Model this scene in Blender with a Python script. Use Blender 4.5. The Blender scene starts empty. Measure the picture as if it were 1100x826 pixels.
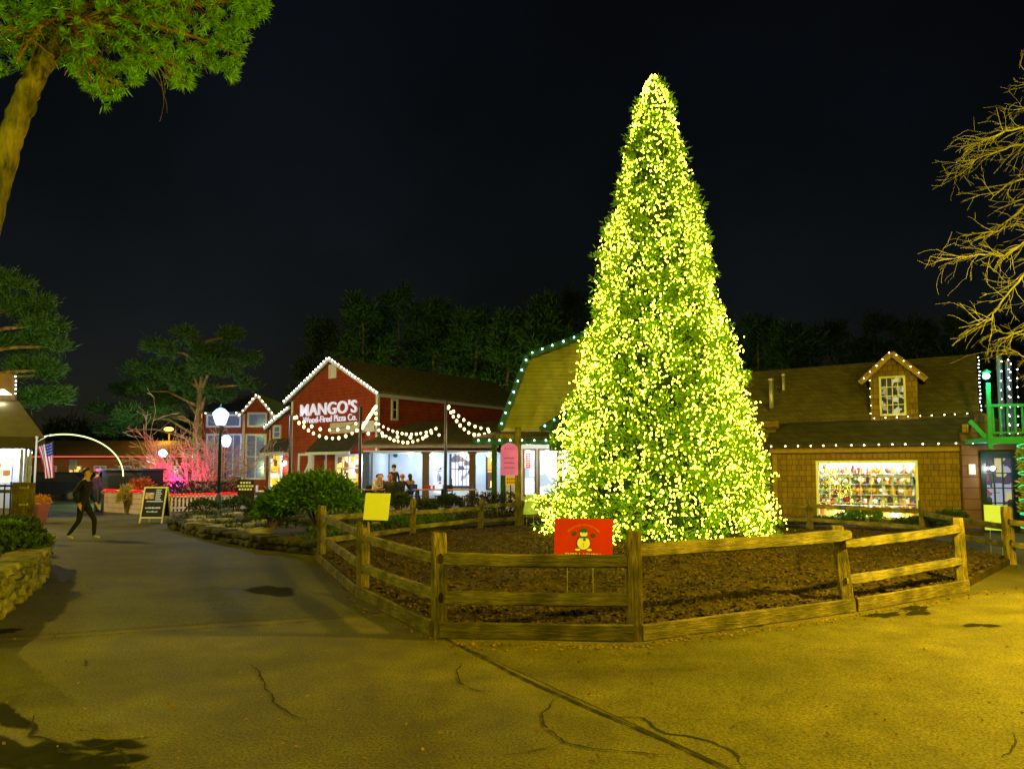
import bpy, bmesh, math, random
import numpy as np
from mathutils import Vector, Matrix

# ------------------------------------------------------------------ scene, camera, world, lights
SC = bpy.context.scene
COL = SC.collection
R = math.radians
FPX, SHIFT, PITCH, EYE = 800.0, 38.0, R(4.0), 1.65
cd = bpy.data.cameras.new("camera")
cam = bpy.data.objects.new("camera", cd)
COL.objects.link(cam)
cam.location = (0, 0, EYE)
cam.rotation_euler = (R(90) + PITCH, 0, 0)
cd.sensor_width = 36.0
cd.lens = FPX / 1100.0 * 36.0
cd.shift_y = SHIFT / 1100.0
cd.clip_start = 0.1
cd.clip_end = 2000
SC.camera = cam
SC.view_settings.view_transform = 'Standard'
SC.view_settings.look = 'None'
SC.view_settings.exposure = 0.58
SC.view_settings.gamma = 1.0
SC.view_settings.use_curve_mapping = False
SC.cycles.use_denoising = True
SC.cycles.use_light_tree = True
SC.cycles.sample_clamp_indirect = 4.0
SC.cycles.max_bounces = 5
SC.cycles.diffuse_bounces = 3
SC.cycles.glossy_bounces = 3
SC.cycles.transparent_max_bounces = 12
SC.cycles.caustics_reflective = False
SC.cycles.caustics_refractive = False

W = bpy.data.worlds.new("World")
SC.world = W
W.use_nodes = True
nt = W.node_tree
bg = nt.nodes['Background']
sky = nt.nodes.new('ShaderNodeTexSky')
sky.sky_type = 'NISHITA'
sky.sun_disc = False
sky.sun_elevation = R(8)
sky.sun_rotation = R(150)
sky.air_density = 1.0
sky.dust_density = 0.3
hs = nt.nodes.new('ShaderNodeMix')
hs.data_type = 'RGBA'
hs.blend_type = 'MULTIPLY'
hs.inputs['Factor'].default_value = 1.0
hs.inputs['B'].default_value = (2.3, 2.1, 1.7, 1)
nt.links.new(sky.outputs[0], hs.inputs['A'])
wn = nt.nodes.new('ShaderNodeTexNoise')
wn.inputs['Scale'].default_value = 2.2
wn.inputs['Detail'].default_value = 4
wc = nt.nodes.new('ShaderNodeTexCoord')
nt.links.new(wc.outputs['Generated'], wn.inputs['Vector'])
wr = nt.nodes.new('ShaderNodeValToRGB')
wr.color_ramp.elements[0].position = 0.35
wr.color_ramp.elements[1].position = 0.7
wr.color_ramp.elements[0].color = (0.55, 0.55, 0.55, 1)
wr.color_ramp.elements[1].color = (1.15, 1.1, 1.45, 1)
nt.links.new(wn.outputs['Fac'], wr.inputs[0])
h2 = nt.nodes.new('ShaderNodeMix')
h2.data_type = 'RGBA'
h2.blend_type = 'MULTIPLY'
h2.inputs['Factor'].default_value = 1.0
nt.links.new(hs.outputs['Result'], h2.inputs['A'])
nt.links.new(wr.outputs[0], h2.inputs['B'])
nt.links.new(h2.outputs['Result'], bg.inputs['Color'])
bg.inputs['Strength'].default_value = 0.0007

sd = bpy.data.lights.new("moon", 'SUN')
sd.energy = 0.012
sd.angle = R(0.5)
sd.color = (0.8, 0.88, 1.0)
so = bpy.data.objects.new("moon", sd)
so.rotation_euler = (R(82), 0, R(150 + 180))
so.rotation_euler = (R(50), 0, R(30))
COL.objects.link(so)


def lamp(name, loc, power, color, size=0.12, spot=None, target=None, blend=0.6):
    d = bpy.data.lights.new(name, 'SPOT' if spot else 'POINT')
    d.energy = power
    d.color = color
    d.shadow_soft_size = size
    if spot:
        d.spot_size = R(spot)
        d.spot_blend = blend
    o = bpy.data.objects.new(name, d)
    o.location = loc
    if target is not None:
        o.rotation_euler = (Vector(target) - Vector(loc)).to_track_quat('-Z', 'Y').to_euler()
    COL.objects.link(o)
    return o


SODIUM = (1.0, 0.72, 0.02)
# sodium lamps of the car park: one just outside the frame, others around the photographer, one added as fill
lamp("sodium_lamp_east", (7.0, 7.3, 3.7), 3500, SODIUM, 0.15)
lamp("sodium_lamp_south", (3.0, 0.5, 9.5), 1850, (1.0, 0.72, 0.003), 0.15)
lamp("sodium_lamp_back", (0.0, -10.0, 8.0), 2600, (1.0, 0.78, 0.02), 0.15)
lamp("sodium_lamp_west", (-8.0, 2.5, 4.0), 900, (0.85, 0.95, 0.01), 0.15)
lamp("restaurant_fill", (-19.0, 22.0, 9.0), 4600, (1.0, 0.72, 0.06), 0.15)  # added unseen lamp that brightens the restaurant roof and red wall

# ------------------------------------------------------------------ pixel -> world
cp, sp_ = math.cos(PITCH), math.sin(PITCH)


def ray(u, v):
    xc = (u - 550.0) / FPX
    yc = (413.0 - v + SHIFT) / FPX
    return Vector((xc, cp - sp_ * yc, sp_ + cp * yc))


def G(u, v, z=0.0):
    d = ray(u, v)
    t = (z - EYE) / d.z
    return Vector((d.x * t, d.y * t, z))


def P(u, v, Y):
    d = ray(u, v)
    t = Y / d.y
    return Vector((d.x * t, Y, EYE + d.z * t))


class Frame:
    """Local frame of a building: origin (x, y), x axis turned by ang degrees."""
    def __init__(s, x, y, ang):
        s.o = Vector((x, y)); s.a = R(ang)
        s.ux = Vector((math.cos(s.a), math.sin(s.a))); s.uy = Vector((-math.sin(s.a), math.cos(s.a)))

    def w(s, a, b, c):
        q = s.o + s.ux * a + s.uy * b
        return Vector((q.x, q.y, c))

    def on(s, u, v, b=0.0):          # pixel -> (a, c) on the plane local y = b
        d = ray(u, v)
        n = s.uy
        t = (s.o.dot(n) + b) / (d.x * n.x + d.y * n.y)
        p = Vector((d.x * t, d.y * t))
        return (p - s.o).dot(s.ux), EYE + d.z * t

    def onx(s, u, v, a):             # pixel -> (b, c) on the plane local x = a
        d = ray(u, v)
        n = s.ux
        t = (s.o.dot(n) + a) / (d.x * n.x + d.y * n.y)
        p = Vector((d.x * t, d.y * t))
        return (p - s.o).dot(s.uy), EYE + d.z * t


# ------------------------------------------------------------------ materials
MATS = {}


def mat(name, col, rough=0.8, var=0.25, scale=6.0, bump=0.0, bscale=None, stretch=None, spec=0.3, metal=0.0,
        emit=None, estr=0.0, coat=0.0, trans=0.0, detail=5.0, col2=None, sub=0.0):
    if name in MATS:
        return MATS[name]
    m = bpy.data.materials.new(name)
    m.use_nodes = True
    n, l = m.node_tree.nodes, m.node_tree.links
    b = n['Principled BSDF']
    b.inputs['Roughness'].default_value = rough
    b.inputs['Specular IOR Level'].default_value = spec
    b.inputs['Metallic'].default_value = metal
    b.inputs['Coat Weight'].default_value = coat
    tc = n.new('ShaderNodeTexCoord')
    mp = n.new('ShaderNodeMapping')
    if stretch:
        mp.inputs['Scale'].default_value = stretch
    l.new(tc.outputs['Object'], mp.inputs['Vector'])
    nz = n.new('ShaderNodeTexNoise')
    nz.inputs['Scale'].default_value = scale
    nz.inputs['Detail'].default_value = detail
    nz.inputs['Roughness'].default_value = 0.65
    l.new(mp.outputs[0], nz.inputs['Vector'])
    rp = n.new('ShaderNodeValToRGB')
    c = Vector(col)
    c2 = Vector(col2) if col2 else c * (1 + var)
    c1 = c if col2 else c * (1 - var)
    rp.color_ramp.elements[0].position = 0.32
    rp.color_ramp.elements[1].position = 0.68
    rp.color_ramp.elements[0].color = (*c1, 1)
    rp.color_ramp.elements[1].color = (*c2, 1)
    l.new(nz.outputs['Fac'], rp.inputs['Fac'])
    if bump >= 0.9:
        n2 = n.new('ShaderNodeTexNoise'); n2.inputs['Scale'].default_value = 2.2; n2.inputs['Detail'].default_value = 6
        l.new(tc.outputs['Object'], n2.inputs['Vector'])
        r2 = n.new('ShaderNodeValToRGB'); r2.color_ramp.elements[0].position = .36; r2.color_ramp.elements[1].position = .62
        r2.color_ramp.elements[0].color = (.38, .40, .42, 1); r2.color_ramp.elements[1].color = (1.15, 1.08, 1.0, 1)
        l.new(n2.outputs['Fac'], r2.inputs[0])
        m2 = n.new('ShaderNodeMix'); m2.data_type = 'RGBA'; m2.blend_type = 'MULTIPLY'; m2.inputs['Factor'].default_value = 1
        l.new(rp.outputs[0], m2.inputs['A']); l.new(r2.outputs[0], m2.inputs['B'])
        l.new(m2.outputs['Result'], b.inputs['Base Color'])
    else:
        l.new(rp.outputs[0], b.inputs['Base Color'])
    if bump:
        nb = n.new('ShaderNodeTexNoise')
        nb.inputs['Scale'].default_value = bscale or scale * 4
        nb.inputs['Detail'].default_value = 8
        l.new(mp.outputs[0], nb.inputs['Vector'])
        bp = n.new('ShaderNodeBump')
        bp.inputs['Strength'].default_value = bump
        bp.inputs['Distance'].default_value = 0.02
        l.new(nb.outputs['Fac'], bp.inputs['Height'])
        l.new(bp.outputs[0], b.inputs['Normal'])
    if emit:
        b.inputs['Emission Color'].default_value = (*emit, 1)
        b.inputs['Emission Strength'].default_value = estr
    MATS[name] = m
    return m


def glow(name, col, strength, sample=True):
    if name in MATS:
        return MATS[name]
    m = bpy.data.materials.new(name)
    m.use_nodes = True
    n, l = m.node_tree.nodes, m.node_tree.links
    n.remove(n['Principled BSDF'])
    e = n.new('ShaderNodeEmission')
    e.inputs[0].default_value = (*col, 1)
    e.inputs[1].default_value = strength
    l.new(e.outputs[0], n['Material Output'].inputs[0])
    if not sample:
        m.cycles.emission_sampling = 'NONE'
    MATS[name] = m
    return m


def siding(name, col, pitch=0.14, kind='clap', rough=0.75, spec=0.25, var=0.2):
    """horizontal clapboards or rows of shingles, in object coordinates"""
    if name in MATS:
        return MATS[name]
    m = bpy.data.materials.new(name)
    m.use_nodes = True
    n, l = m.node_tree.nodes, m.node_tree.links
    b = n['Principled BSDF']
    b.inputs['Roughness'].default_value = rough
    b.inputs['Specular IOR Level'].default_value = spec
    tc = n.new('ShaderNodeTexCoord')
    sx = n.new('ShaderNodeSeparateXYZ')
    l.new(tc.outputs['Object'], sx.inputs[0])
    nz = n.new('ShaderNodeTexNoise')
    nz.inputs['Scale'].default_value = 2.5
    nz.inputs['Detail'].default_value = 6
    l.new(tc.outputs['Object'], nz.inputs['Vector'])
    rp = n.new('ShaderNodeValToRGB')
    c = Vector(col)
    rp.color_ramp.elements[0].position = 0.3
    rp.color_ramp.elements[1].position = 0.7
    rp.color_ramp.elements[0].color = (*(c * (1 - var)), 1)
    rp.color_ramp.elements[1].color = (*(c * (1 + var)), 1)
    l.new(nz.outputs['Fac'], rp.inputs[0])
    bp = n.new('ShaderNodeBump')
    bp.inputs['Distance'].default_value = 0.03
    bp.inputs['Strength'].default_value = 0.9
    if kind == 'clap':
        dv = n.new('ShaderNodeMath'); dv.operation = 'DIVIDE'; dv.inputs[1].default_value = pitch
        l.new(sx.outputs['Z'], dv.inputs[0])
        fr = n.new('ShaderNodeMath'); fr.operation = 'FRACT'
        l.new(dv.outputs[0], fr.inputs[0])
        inv = n.new('ShaderNodeMath'); inv.operation = 'SUBTRACT'; inv.inputs[0].default_value = 1.0
        l.new(fr.outputs[0], inv.inputs[1])
        l.new(inv.outputs[0], bp.inputs['Height'])
        cr = n.new('ShaderNodeValToRGB')
        cr.color_ramp.elements[0].position = 0.0
        cr.color_ramp.elements[0].color = (0.35, 0.35, 0.35, 1)
        cr.color_ramp.elements[1].position = 0.16
        cr.color_ramp.elements[1].color = (1, 1, 1, 1)
        l.new(fr.outputs[0], cr.inputs[0])
        fac = cr.outputs[0]
    else:
        cb = n.new('ShaderNodeCombineXYZ')
        ad = n.new('ShaderNodeMath'); ad.operation = 'ADD'
        l.new(sx.outputs['X'], ad.inputs[0]); l.new(sx.outputs['Y'], ad.inputs[1])
        l.new(ad.outputs[0], cb.inputs[0]); l.new(sx.outputs['Z'], cb.inputs[1])
        br = n.new('ShaderNodeTexBrick')
        br.inputs['Scale'].default_value = 1.0
        br.inputs['Brick Width'].default_value = pitch * 1.05
        br.inputs['Row Height'].default_value = pitch
        br.inputs['Mortar Size'].default_value = pitch * 0.05
        br.inputs['Color1'].default_value = (0.80, 0.80, 0.80, 1)
        br.inputs['Color2'].default_value = (1.12, 1.12, 1.12, 1)
        br.inputs['Mortar'].default_value = (0.5, 0.5, 0.5, 1)
        br.inputs['Bias'].default_value = 0.0
        br.squash = 0.8
        l.new(cb.outputs[0], br.inputs['Vector'])
        inv = n.new('ShaderNodeMath'); inv.operation = 'SUBTRACT'; inv.inputs[0].default_value = 1.0
        l.new(br.outputs['Fac'], inv.inputs[1])
        l.new(inv.outputs[0], bp.inputs['Height'])
        fac = br.outputs['Color']
    mx = n.new('ShaderNodeMix'); mx.data_type = 'RGBA'; mx.blend_type = 'MULTIPLY'
    mx.inputs['Factor'].default_value = 1.0
    l.new(rp.outputs[0], mx.inputs['A']); l.new(fac, mx.inputs['B'])
    l.new(mx.outputs['Result'], b.inputs['Base Color'])
    l.new(bp.outputs[0], b.inputs['Normal'])
    MATS[name] = m
    return m


def lit_window(name, cols, strength, scale=3.0):
    """a lit room seen through a window: blocks of light and dark things, giving off light"""
    if name in MATS:
        return MATS[name]
    m = bpy.data.materials.new(name)
    m.use_nodes = True
    n, l = m.node_tree.nodes, m.node_tree.links
    b = n['Principled BSDF']
    b.inputs['Roughness'].default_value = 0.1
    b.inputs['Base Color'].default_value = (0.02, 0.02, 0.02, 1)
    tc = n.new('ShaderNodeTexCoord')
    vo = n.new('ShaderNodeTexVoronoi')
    vo.distance = 'CHEBYCHEV'
    vo.inputs['Scale'].default_value = scale
    l.new(tc.outputs['Object'], vo.inputs['Vector'])
    sx = n.new('ShaderNodeSeparateColor')
    l.new(vo.outputs['Color'], sx.inputs[0])
    rp = n.new('ShaderNodeValToRGB')
    rp.color_ramp.interpolation = 'CONSTANT'
    els = rp.color_ramp.elements
    while len(els) < len(cols):
        els.new(0.5)
    for i, c in enumerate(cols):
        els[i].position = i / len(cols)
        els[i].color = (*c, 1)
    l.new(sx.outputs[0], rp.inputs[0])
    l.new(rp.outputs[0], b.inputs['Emission Color'])
    b.inputs['Emission Strength'].default_value = strength
    MATS[name] = m
    return m


def foliage(name, c1, c2, rough=0.6, scale=1.5, trans=0.25):
    if name in MATS:
        return MATS[name]
    m = bpy.data.materials.new(name)
    m.use_nodes = True
    n, l = m.node_tree.nodes, m.node_tree.links
    b = n['Principled BSDF']
    b.inputs['Roughness'].default_value = rough
    b.inputs['Specular IOR Level'].default_value = 0.25
    geo = n.new('ShaderNodeNewGeometry')
    tc = n.new('ShaderNodeTexCoord')
    nz = n.new('ShaderNodeTexNoise')
    nz.inputs['Scale'].default_value = scale
    l.new(tc.outputs['Object'], nz.inputs['Vector'])
    av = n.new('ShaderNodeMath'); av.operation = 'MULTIPLY_ADD'
    av.inputs[1].default_value = 0.6
    l.new(geo.outputs['Random Per Island'], av.inputs[0])
    hf = n.new('ShaderNodeMath'); hf.operation = 'MULTIPLY'; hf.inputs[1].default_value = 0.45
    l.new(nz.outputs['Fac'], hf.inputs[0])
    l.new(hf.outputs[0], av.inputs[2])
    rp = n.new('ShaderNodeValToRGB')
    rp.color_ramp.elements[0].color = (*c1, 1)
    rp.color_ramp.elements[1].color = (*c2, 1)
    l.new(av.outputs[0], rp.inputs[0])
    l.new(rp.outputs[0], b.inputs['Base Color'])
    tr = n.new('ShaderNodeBsdfTranslucent')
    l.new(rp.outputs[0], tr.inputs[0])
    mx = n.new('ShaderNodeMixShader')
    mx.inputs[0].default_value = trans
    l.new(b.outputs[0], mx.inputs[1]); l.new(tr.outputs[0], mx.inputs[2])
    l.new(mx.outputs[0], n['Material Output'].inputs[0])
    MATS[name] = m
    return m


def glass_mat():
    if 'glass' in MATS:
        return MATS['glass']
    m = bpy.data.materials.new('glass')
    m.use_nodes = True
    n, l = m.node_tree.nodes, m.node_tree.links
    n.remove(n['Principled BSDF'])
    t = n.new('ShaderNodeBsdfTransparent')
    g = n.new('ShaderNodeBsdfGlossy'); g.inputs['Roughness'].default_value = 0.03
    mx = n.new('ShaderNodeMixShader'); mx.inputs[0].default_value = 0.06
    l.new(t.outputs[0], mx.inputs[1]); l.new(g.outputs[0], mx.inputs[2])
    l.new(mx.outputs[0], n['Material Output'].inputs[0])
    MATS['glass'] = m
    return m


# ------------------------------------------------------------------ mesh building
class MB:
    def __init__(s):
        s.v, s.f, s.m = [], [], []

    def add(s, vs, fs, mi=0):
        k = len(s.v)
        s.v.extend([tuple(p) for p in vs])
        s.f.extend([tuple(i + k for i in q) for q in fs])
        s.m.extend([mi] * len(fs))
        return s

    def box(s, x0, x1, y0, y1, z0, z1, mi=0):
        vs = [(x, y, z) for z in (z0, z1) for y in (y0, y1) for x in (x0, x1)]
        return s.add(vs, [(0, 2, 3, 1), (4, 5, 7, 6), (0, 1, 5, 4), (2, 6, 7, 3), (0, 4, 6, 2), (1, 3, 7, 5)], mi)

    def hull8(s, bot, top, mi=0):     # two quads of the same winding
        n = len(bot)
        vs = list(bot) + list(top)
        fs = [tuple(reversed(range(n))), tuple(range(n, 2 * n))]
        fs += [(i, (i + 1) % n, n + (i + 1) % n, n + i) for i in range(n)]
        return s.add(vs, fs, mi)

    def slab(s, quad, t, mi=0):       # a quad (top face) thickened downwards along its normal
        q = [Vector(p) for p in quad]
        n = (q[1] - q[0]).cross(q[2] - q[0]).normalized()
        if n.z < 0:
            q = list(reversed(q)); n = -n
        return s.hull8([p - n * t for p in q], q, mi)

    def beam(s, a, b, w, h, mi=0, up=(0, 0, 1)):
        a, b, up = Vector(a), Vector(b), Vector(up)
        d = (b - a).normalized()
        x = d.cross(up)
        if x.length < 1e-4:
            x = d.cross(Vector((0, 1, 0)))
        x.normalize()
        y = x.cross(d).normalized()
        q = [x * i * w / 2 + y * j * h / 2 for i, j in ((-1, -1), (1, -1), (1, 1), (-1, 1))]
        return s.hull8([b + p for p in reversed(q)], [a + p for p in reversed(q)], mi) if False else s.hull8([a + p for p in q], [b + p for p in q], mi)

    def tube(s, path, rad, n=8, mi=0, cap=True):
        path = [Vector(p) for p in path]
        if not isinstance(rad, (list, tuple)):
            rad = [rad] * len(path)
        k = len(s.v)
        prev = None
        for i, p in enumerate(path):
            d = (path[min(i + 1, len(path) - 1)] - path[max(i - 1, 0)])
            d = d.normalized() if d.length > 1e-9 else Vector((0, 0, 1))
            if prev is None:
                x = d.cross(Vector((0, 0, 1)))
                if x.length < 1e-3:
                    x = d.cross(Vector((0, 1, 0)))
            else:
                x = prev - d * prev.dot(d)
            x.normalize(); prev = x
            y = d.cross(x)
            for j in range(n):
                a = 2 * math.pi * j / n
                s.v.append(tuple(p + (x * math.cos(a) + y * math.sin(a)) * rad[i]))
        m = len(path)
        for i in range(m - 1):
            for j in range(n):
                s.f.append((k + i * n + j, k + i * n + (j + 1) % n, k + (i + 1) * n + (j + 1) % n, k + (i + 1) * n + j)); s.m.append(mi)
        if cap:
            s.f.append(tuple(k + j for j in reversed(range(n)))); s.m.append(mi)
            s.f.append(tuple(k + (m - 1) * n + j for j in range(n))); s.m.append(mi)
        return s

    def lathe(s, c, prof, n=16, mi=0):   # prof: (r, z) list, around z axis at c
        c = Vector(c)
        k = len(s.v)
        for r, z in prof:
            for j in range(n):
                a = 2 * math.pi * j / n
                s.v.append((c.x + r * math.cos(a), c.y + r * math.sin(a), c.z + z))
        for i in range(len(prof) - 1):
            for j in range(n):
                s.f.append((k + i * n + j, k + i * n + (j + 1) % n, k + (i + 1) * n + (j + 1) % n, k + (i + 1) * n + j)); s.m.append(mi)
        s.f.append(tuple(k + j for j in reversed(range(n)))); s.m.append(mi)
        s.f.append(tuple(k + (len(prof) - 1) * n + j for j in range(n))); s.m.append(mi)
        return s

    def ball(s, c, r, n=10, m=6, mi=0, sq=(1, 1, 1)):
        c = Vector(c)
        k = len(s.v)
        for i in range(m + 1):
            t = math.pi * i / m
            rr = max(math.sin(t), 0.02)
            for j in range(n):
                a = 2 * math.pi * j / n
                s.v.append((c.x + r * sq[0] * rr * math.cos(a), c.y + r * sq[1] * rr * math.sin(a), c.z + r * sq[2] * math.cos(t)))
        for i in range(m):
            for j in range(n):
                s.f.append((k + i * n + j, k + (i + 1) * n + j, k + (i + 1) * n + (j + 1) % n, k + i * n + (j + 1) % n)); s.m.append(mi)
        return s

    def build(s, name, mats, parent=None, smooth=False, loc=None):
        me = bpy.data.meshes.new(name)
        me.from_pydata(s.v, [], s.f)
        if not isinstance(mats, (list, tuple)):
            mats = [mats]
        for q in mats:
            me.materials.append(q)
        if len(mats) > 1:
            me.polygons.foreach_set('material_index', s.m)
        if smooth:
            me.polygons.foreach_set('use_smooth', [True] * len(me.polygons))
        me.update()
        return link(name, me, parent, loc)


def link(name, me, parent=None, loc=None):
    o = bpy.data.objects.new(name, me)
    COL.objects.link(o)
    if parent is not None:
        o.parent = parent
    if loc is not None:
        o.location = loc
    return o


def tag(o, label, cat, group=None, kind=None):
    if label: o['label'] = label
    if cat: o['category'] = cat
    if group: o['group'] = group
    if kind: o['kind'] = kind
    return o


def thing(name, label, cat, loc=(0, 0, 0), rz=0.0, group=None):
    o = bpy.data.objects.new(name, None)
    o.empty_display_size = 0.2
    COL.objects.link(o)
    o.location = loc
    o.rotation_euler = (0, 0, rz)
    return tag(o, label, cat, group)


def struct(o):
    o['kind'] = 'structure'
    return o


def copy_tree(o, parent=None):
    c = o.copy()
    COL.objects.link(c)
    if parent is not None:
        c.parent = parent
    for ch in list(o.children):
        copy_tree(ch, c)
    return c


def quads(name, verts, mats, parent=None, tri=False):
    """verts: (N, 4, 3) array -> one mesh of N quads"""
    n = len(verts)
    me = bpy.data.meshes.new(name)
    me.vertices.add(n * 4)
    me.vertices.foreach_set('co', verts.reshape(-1).astype(np.float32))
    me.loops.add(n * 4)
    me.loops.foreach_set('vertex_index', np.arange(n * 4, dtype=np.int32))
    me.polygons.add(n)
    me.polygons.foreach_set('loop_start', np.arange(0, n * 4, 4, dtype=np.int32))
    me.update(calc_edges=True)
    me.materials.append(mats)
    return link(name, me, parent)


def unit(a):
    return a / np.maximum(np.linalg.norm(a, axis=1, keepdims=True), 1e-9)


def leaves(base, dirs, length, width, rng, bend=0.0):
    """diamond leaves from base along dirs"""
    n = len(base)
    dirs = unit(dirs)
    rnd = rng.normal(size=(n, 3))
    side = unit(np.cross(dirs, rnd))
    L = np.reshape(length, (-1, 1)) * np.ones((n, 1))
    Wd = np.reshape(width, (-1, 1)) * np.ones((n, 1))
    tip = base + dirs * L
    tip[:, 2] -= (bend * L[:, 0])
    mid = base + dirs * L * 0.5
    return np.stack([base, mid + side * Wd, tip, mid - side * Wd], axis=1)


def tufts(centers, outdir, nper, length, width, rng, spread=0.8, jit=0.03):
    """fans of needles or leaves, each around its own direction"""
    c = np.repeat(centers, nper, axis=0) + rng.normal(size=(len(centers) * nper, 3)) * jit
    d = np.repeat(unit(outdir), nper, axis=0) + rng.normal(size=(len(centers) * nper, 3)) * spread
    l = length * rng.uniform(0.6, 1.25, len(c))
    return leaves(c, d, l, width * rng.uniform(0.7, 1.3, len(c)), rng)
rnd = random.Random(7)
RNG = np.random.default_rng(11)

# ------------------------------------------------------------------ ground, road, beds
def sheet(name, poly, z, m, parent=None, thick=0.0):
    b = MB()
    if thick:
        b.hull8([(x, y, z - thick) for x, y in poly], [(x, y, z) for x, y in poly])
    else:
        b.add([(x, y, z) for x, y in poly], [tuple(range(len(poly)))])
    o = b.build(name, m, parent)
    return o


def xy(u, v):
    p = G(u, v)
    return (p.x, p.y)


M_ground = mat('dark_soil', (0.03, 0.027, 0.018), 0.95, 0.4, 0.6, 0.4, 8)
struct(sheet('ground', [(-400, -60), (400, -60), (400, 600), (-400, 600)], -0.01, M_ground))


def asphalt(name, c, seed, rough=0.78):
    m = bpy.data.materials.new(name)
    m.use_nodes = True
    n, l = m.node_tree.nodes, m.node_tree.links
    b = n['Principled BSDF']
    tc = n.new('ShaderNodeTexCoord')
    mp = n.new('ShaderNodeMapping'); mp.inputs['Location'].default_value = (seed, seed * 2, 0)
    l.new(tc.outputs['Object'], mp.inputs[0])

    def noise(s, d=6, r=0.6):
        z = n.new('ShaderNodeTexNoise'); z.inputs['Scale'].default_value = s; z.inputs['Detail'].default_value = d
        z.inputs['Roughness'].default_value = r
        l.new(mp.outputs[0], z.inputs['Vector'])
        return z
    big, mid, fine = noise(0.35, 5), noise(2.2, 6, 0.7), noise(55, 4, 0.85)

    def ramp(src, a, c_, p0=0.3, p1=0.7):
        r = n.new('ShaderNodeValToRGB'); r.color_ramp.elements[0].position = p0; r.color_ramp.elements[1].position = p1
        r.color_ramp.elements[0].color = (a, a, a, 1); r.color_ramp.elements[1].color = (c_, c_, c_, 1)
        l.new(src, r.inputs[0]); return r.outputs[0]

    def mul(a, b_):
        x = n.new('ShaderNodeMix'); x.data_type = 'RGBA'; x.blend_type = 'MULTIPLY'; x.inputs['Factor'].default_value = 1
        l.new(a, x.inputs['A']); l.new(b_, x.inputs['B']); return x.outputs['Result']
    base = n.new('ShaderNodeRGB'); base.outputs[0].default_value = (*c, 1)
    col = mul(base.outputs[0], ramp(big.outputs['Fac'], 0.55, 1.4))
    col = mul(col, ramp(mid.outputs['Fac'], 0.62, 1.3))
    col = mul(col, ramp(fine.outputs['Fac'], 0.25, 1.9, 0.36, 0.64))
    l.new(col, b.inputs['Base Color'])
    l.new(ramp(mid.outputs['Fac'], rough - 0.16, rough + 0.1), b.inputs['Roughness'])
    b.inputs['Specular IOR Level'].default_value = 0.12
    bp = n.new('ShaderNodeBump'); bp.inputs['Strength'].default_value = 0.7; bp.inputs['Distance'].default_value = 0.006
    l.new(fine.outputs['Fac'], bp.inputs['Height'])
    bp2 = n.new('ShaderNodeBump'); bp2.inputs['Strength'].default_value = 0.5; bp2.inputs['Distance'].default_value = 0.03
    l.new(mid.outputs['Fac'], bp2.inputs['Height']); l.new(bp.outputs[0], bp2.inputs['Normal'])
    l.new(bp2.outputs[0], b.inputs['Normal'])
    return m


M_as1 = asphalt('asphalt', (0.078, 0.068, 0.036), 3.0)
M_as2 = asphalt('asphalt_path', (0.056, 0.054, 0.038), 9.0)
M_as3 = asphalt('asphalt_apron', (0.084, 0.072, 0.034), 17.0)
road = struct(sheet('road', [(-60, -20), (60, -20), (60, 62), (-60, 62)], 0.0, M_as1))
# the walkway going away is an older, greyer lay of asphalt behind a seam
s0, s1 = xy(-260, 702), xy(424, 657)
pw = struct(sheet('path', [s0, s1, xy(372, 640), xy(338, 604), xy(300, 592), xy(190, 566), (-13.5, 30), (-13.5, 60), (-40, 60), (-40, 10)], 0.004, M_as2))
ap = struct(sheet('road_apron', [xy(475, 684), xy(800, 832), xy(1000, 960), (60, -6), (60, 14), xy(1200, 618), xy(1040, 640), xy(912, 662), xy(685, 692)], 0.004, M_as3))

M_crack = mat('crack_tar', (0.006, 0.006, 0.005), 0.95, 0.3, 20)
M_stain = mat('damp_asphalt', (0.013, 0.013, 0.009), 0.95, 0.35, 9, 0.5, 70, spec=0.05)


def crack(pix, w, seed, jit=0.35, z=0.008):
    r = random.Random(seed)
    pts = [G(*p) for p in pix]
    path = []
    for a, b in zip(pts, pts[1:]):
        n = max(2, int((b - a).length / 0.045))
        for i in range(n):
            path.append(a.lerp(b, i / n))
    path.append(pts[-1])
    dx = dy = 0
    q = []
    for p in path:
        dx = dx * 0.8 + r.gauss(0, 1) * w * jit * 3; dy = dy * 0.8 + r.gauss(0, 1) * w * jit * 3
        q.append(Vector((p.x + dx, p.y + dy, z)))
    mb = MB()
    L, Rr = [], []
    for i, p in enumerate(q):
        d = (q[min(i + 1, len(q) - 1)] - q[max(i - 1, 0)]); d.z = 0
        d = d.normalized() if d.length > 1e-6 else Vector((1, 0, 0))
        s = Vector((-d.y, d.x, 0))
        taper = min(1, (i + 1) / 6, (len(q) - i) / 6)
        ww = w * 1.2 * (0.35 + r.random() * 0.95) * taper
        L.append(p + s * ww); Rr.append(p - s * ww)
    k = len(q)
    mb.add(L + Rr, [(i, i + 1, k + i + 1, k + i) for i in range(k - 1)])
    return mb.build('pavement_crack', M_crack, road)


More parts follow.
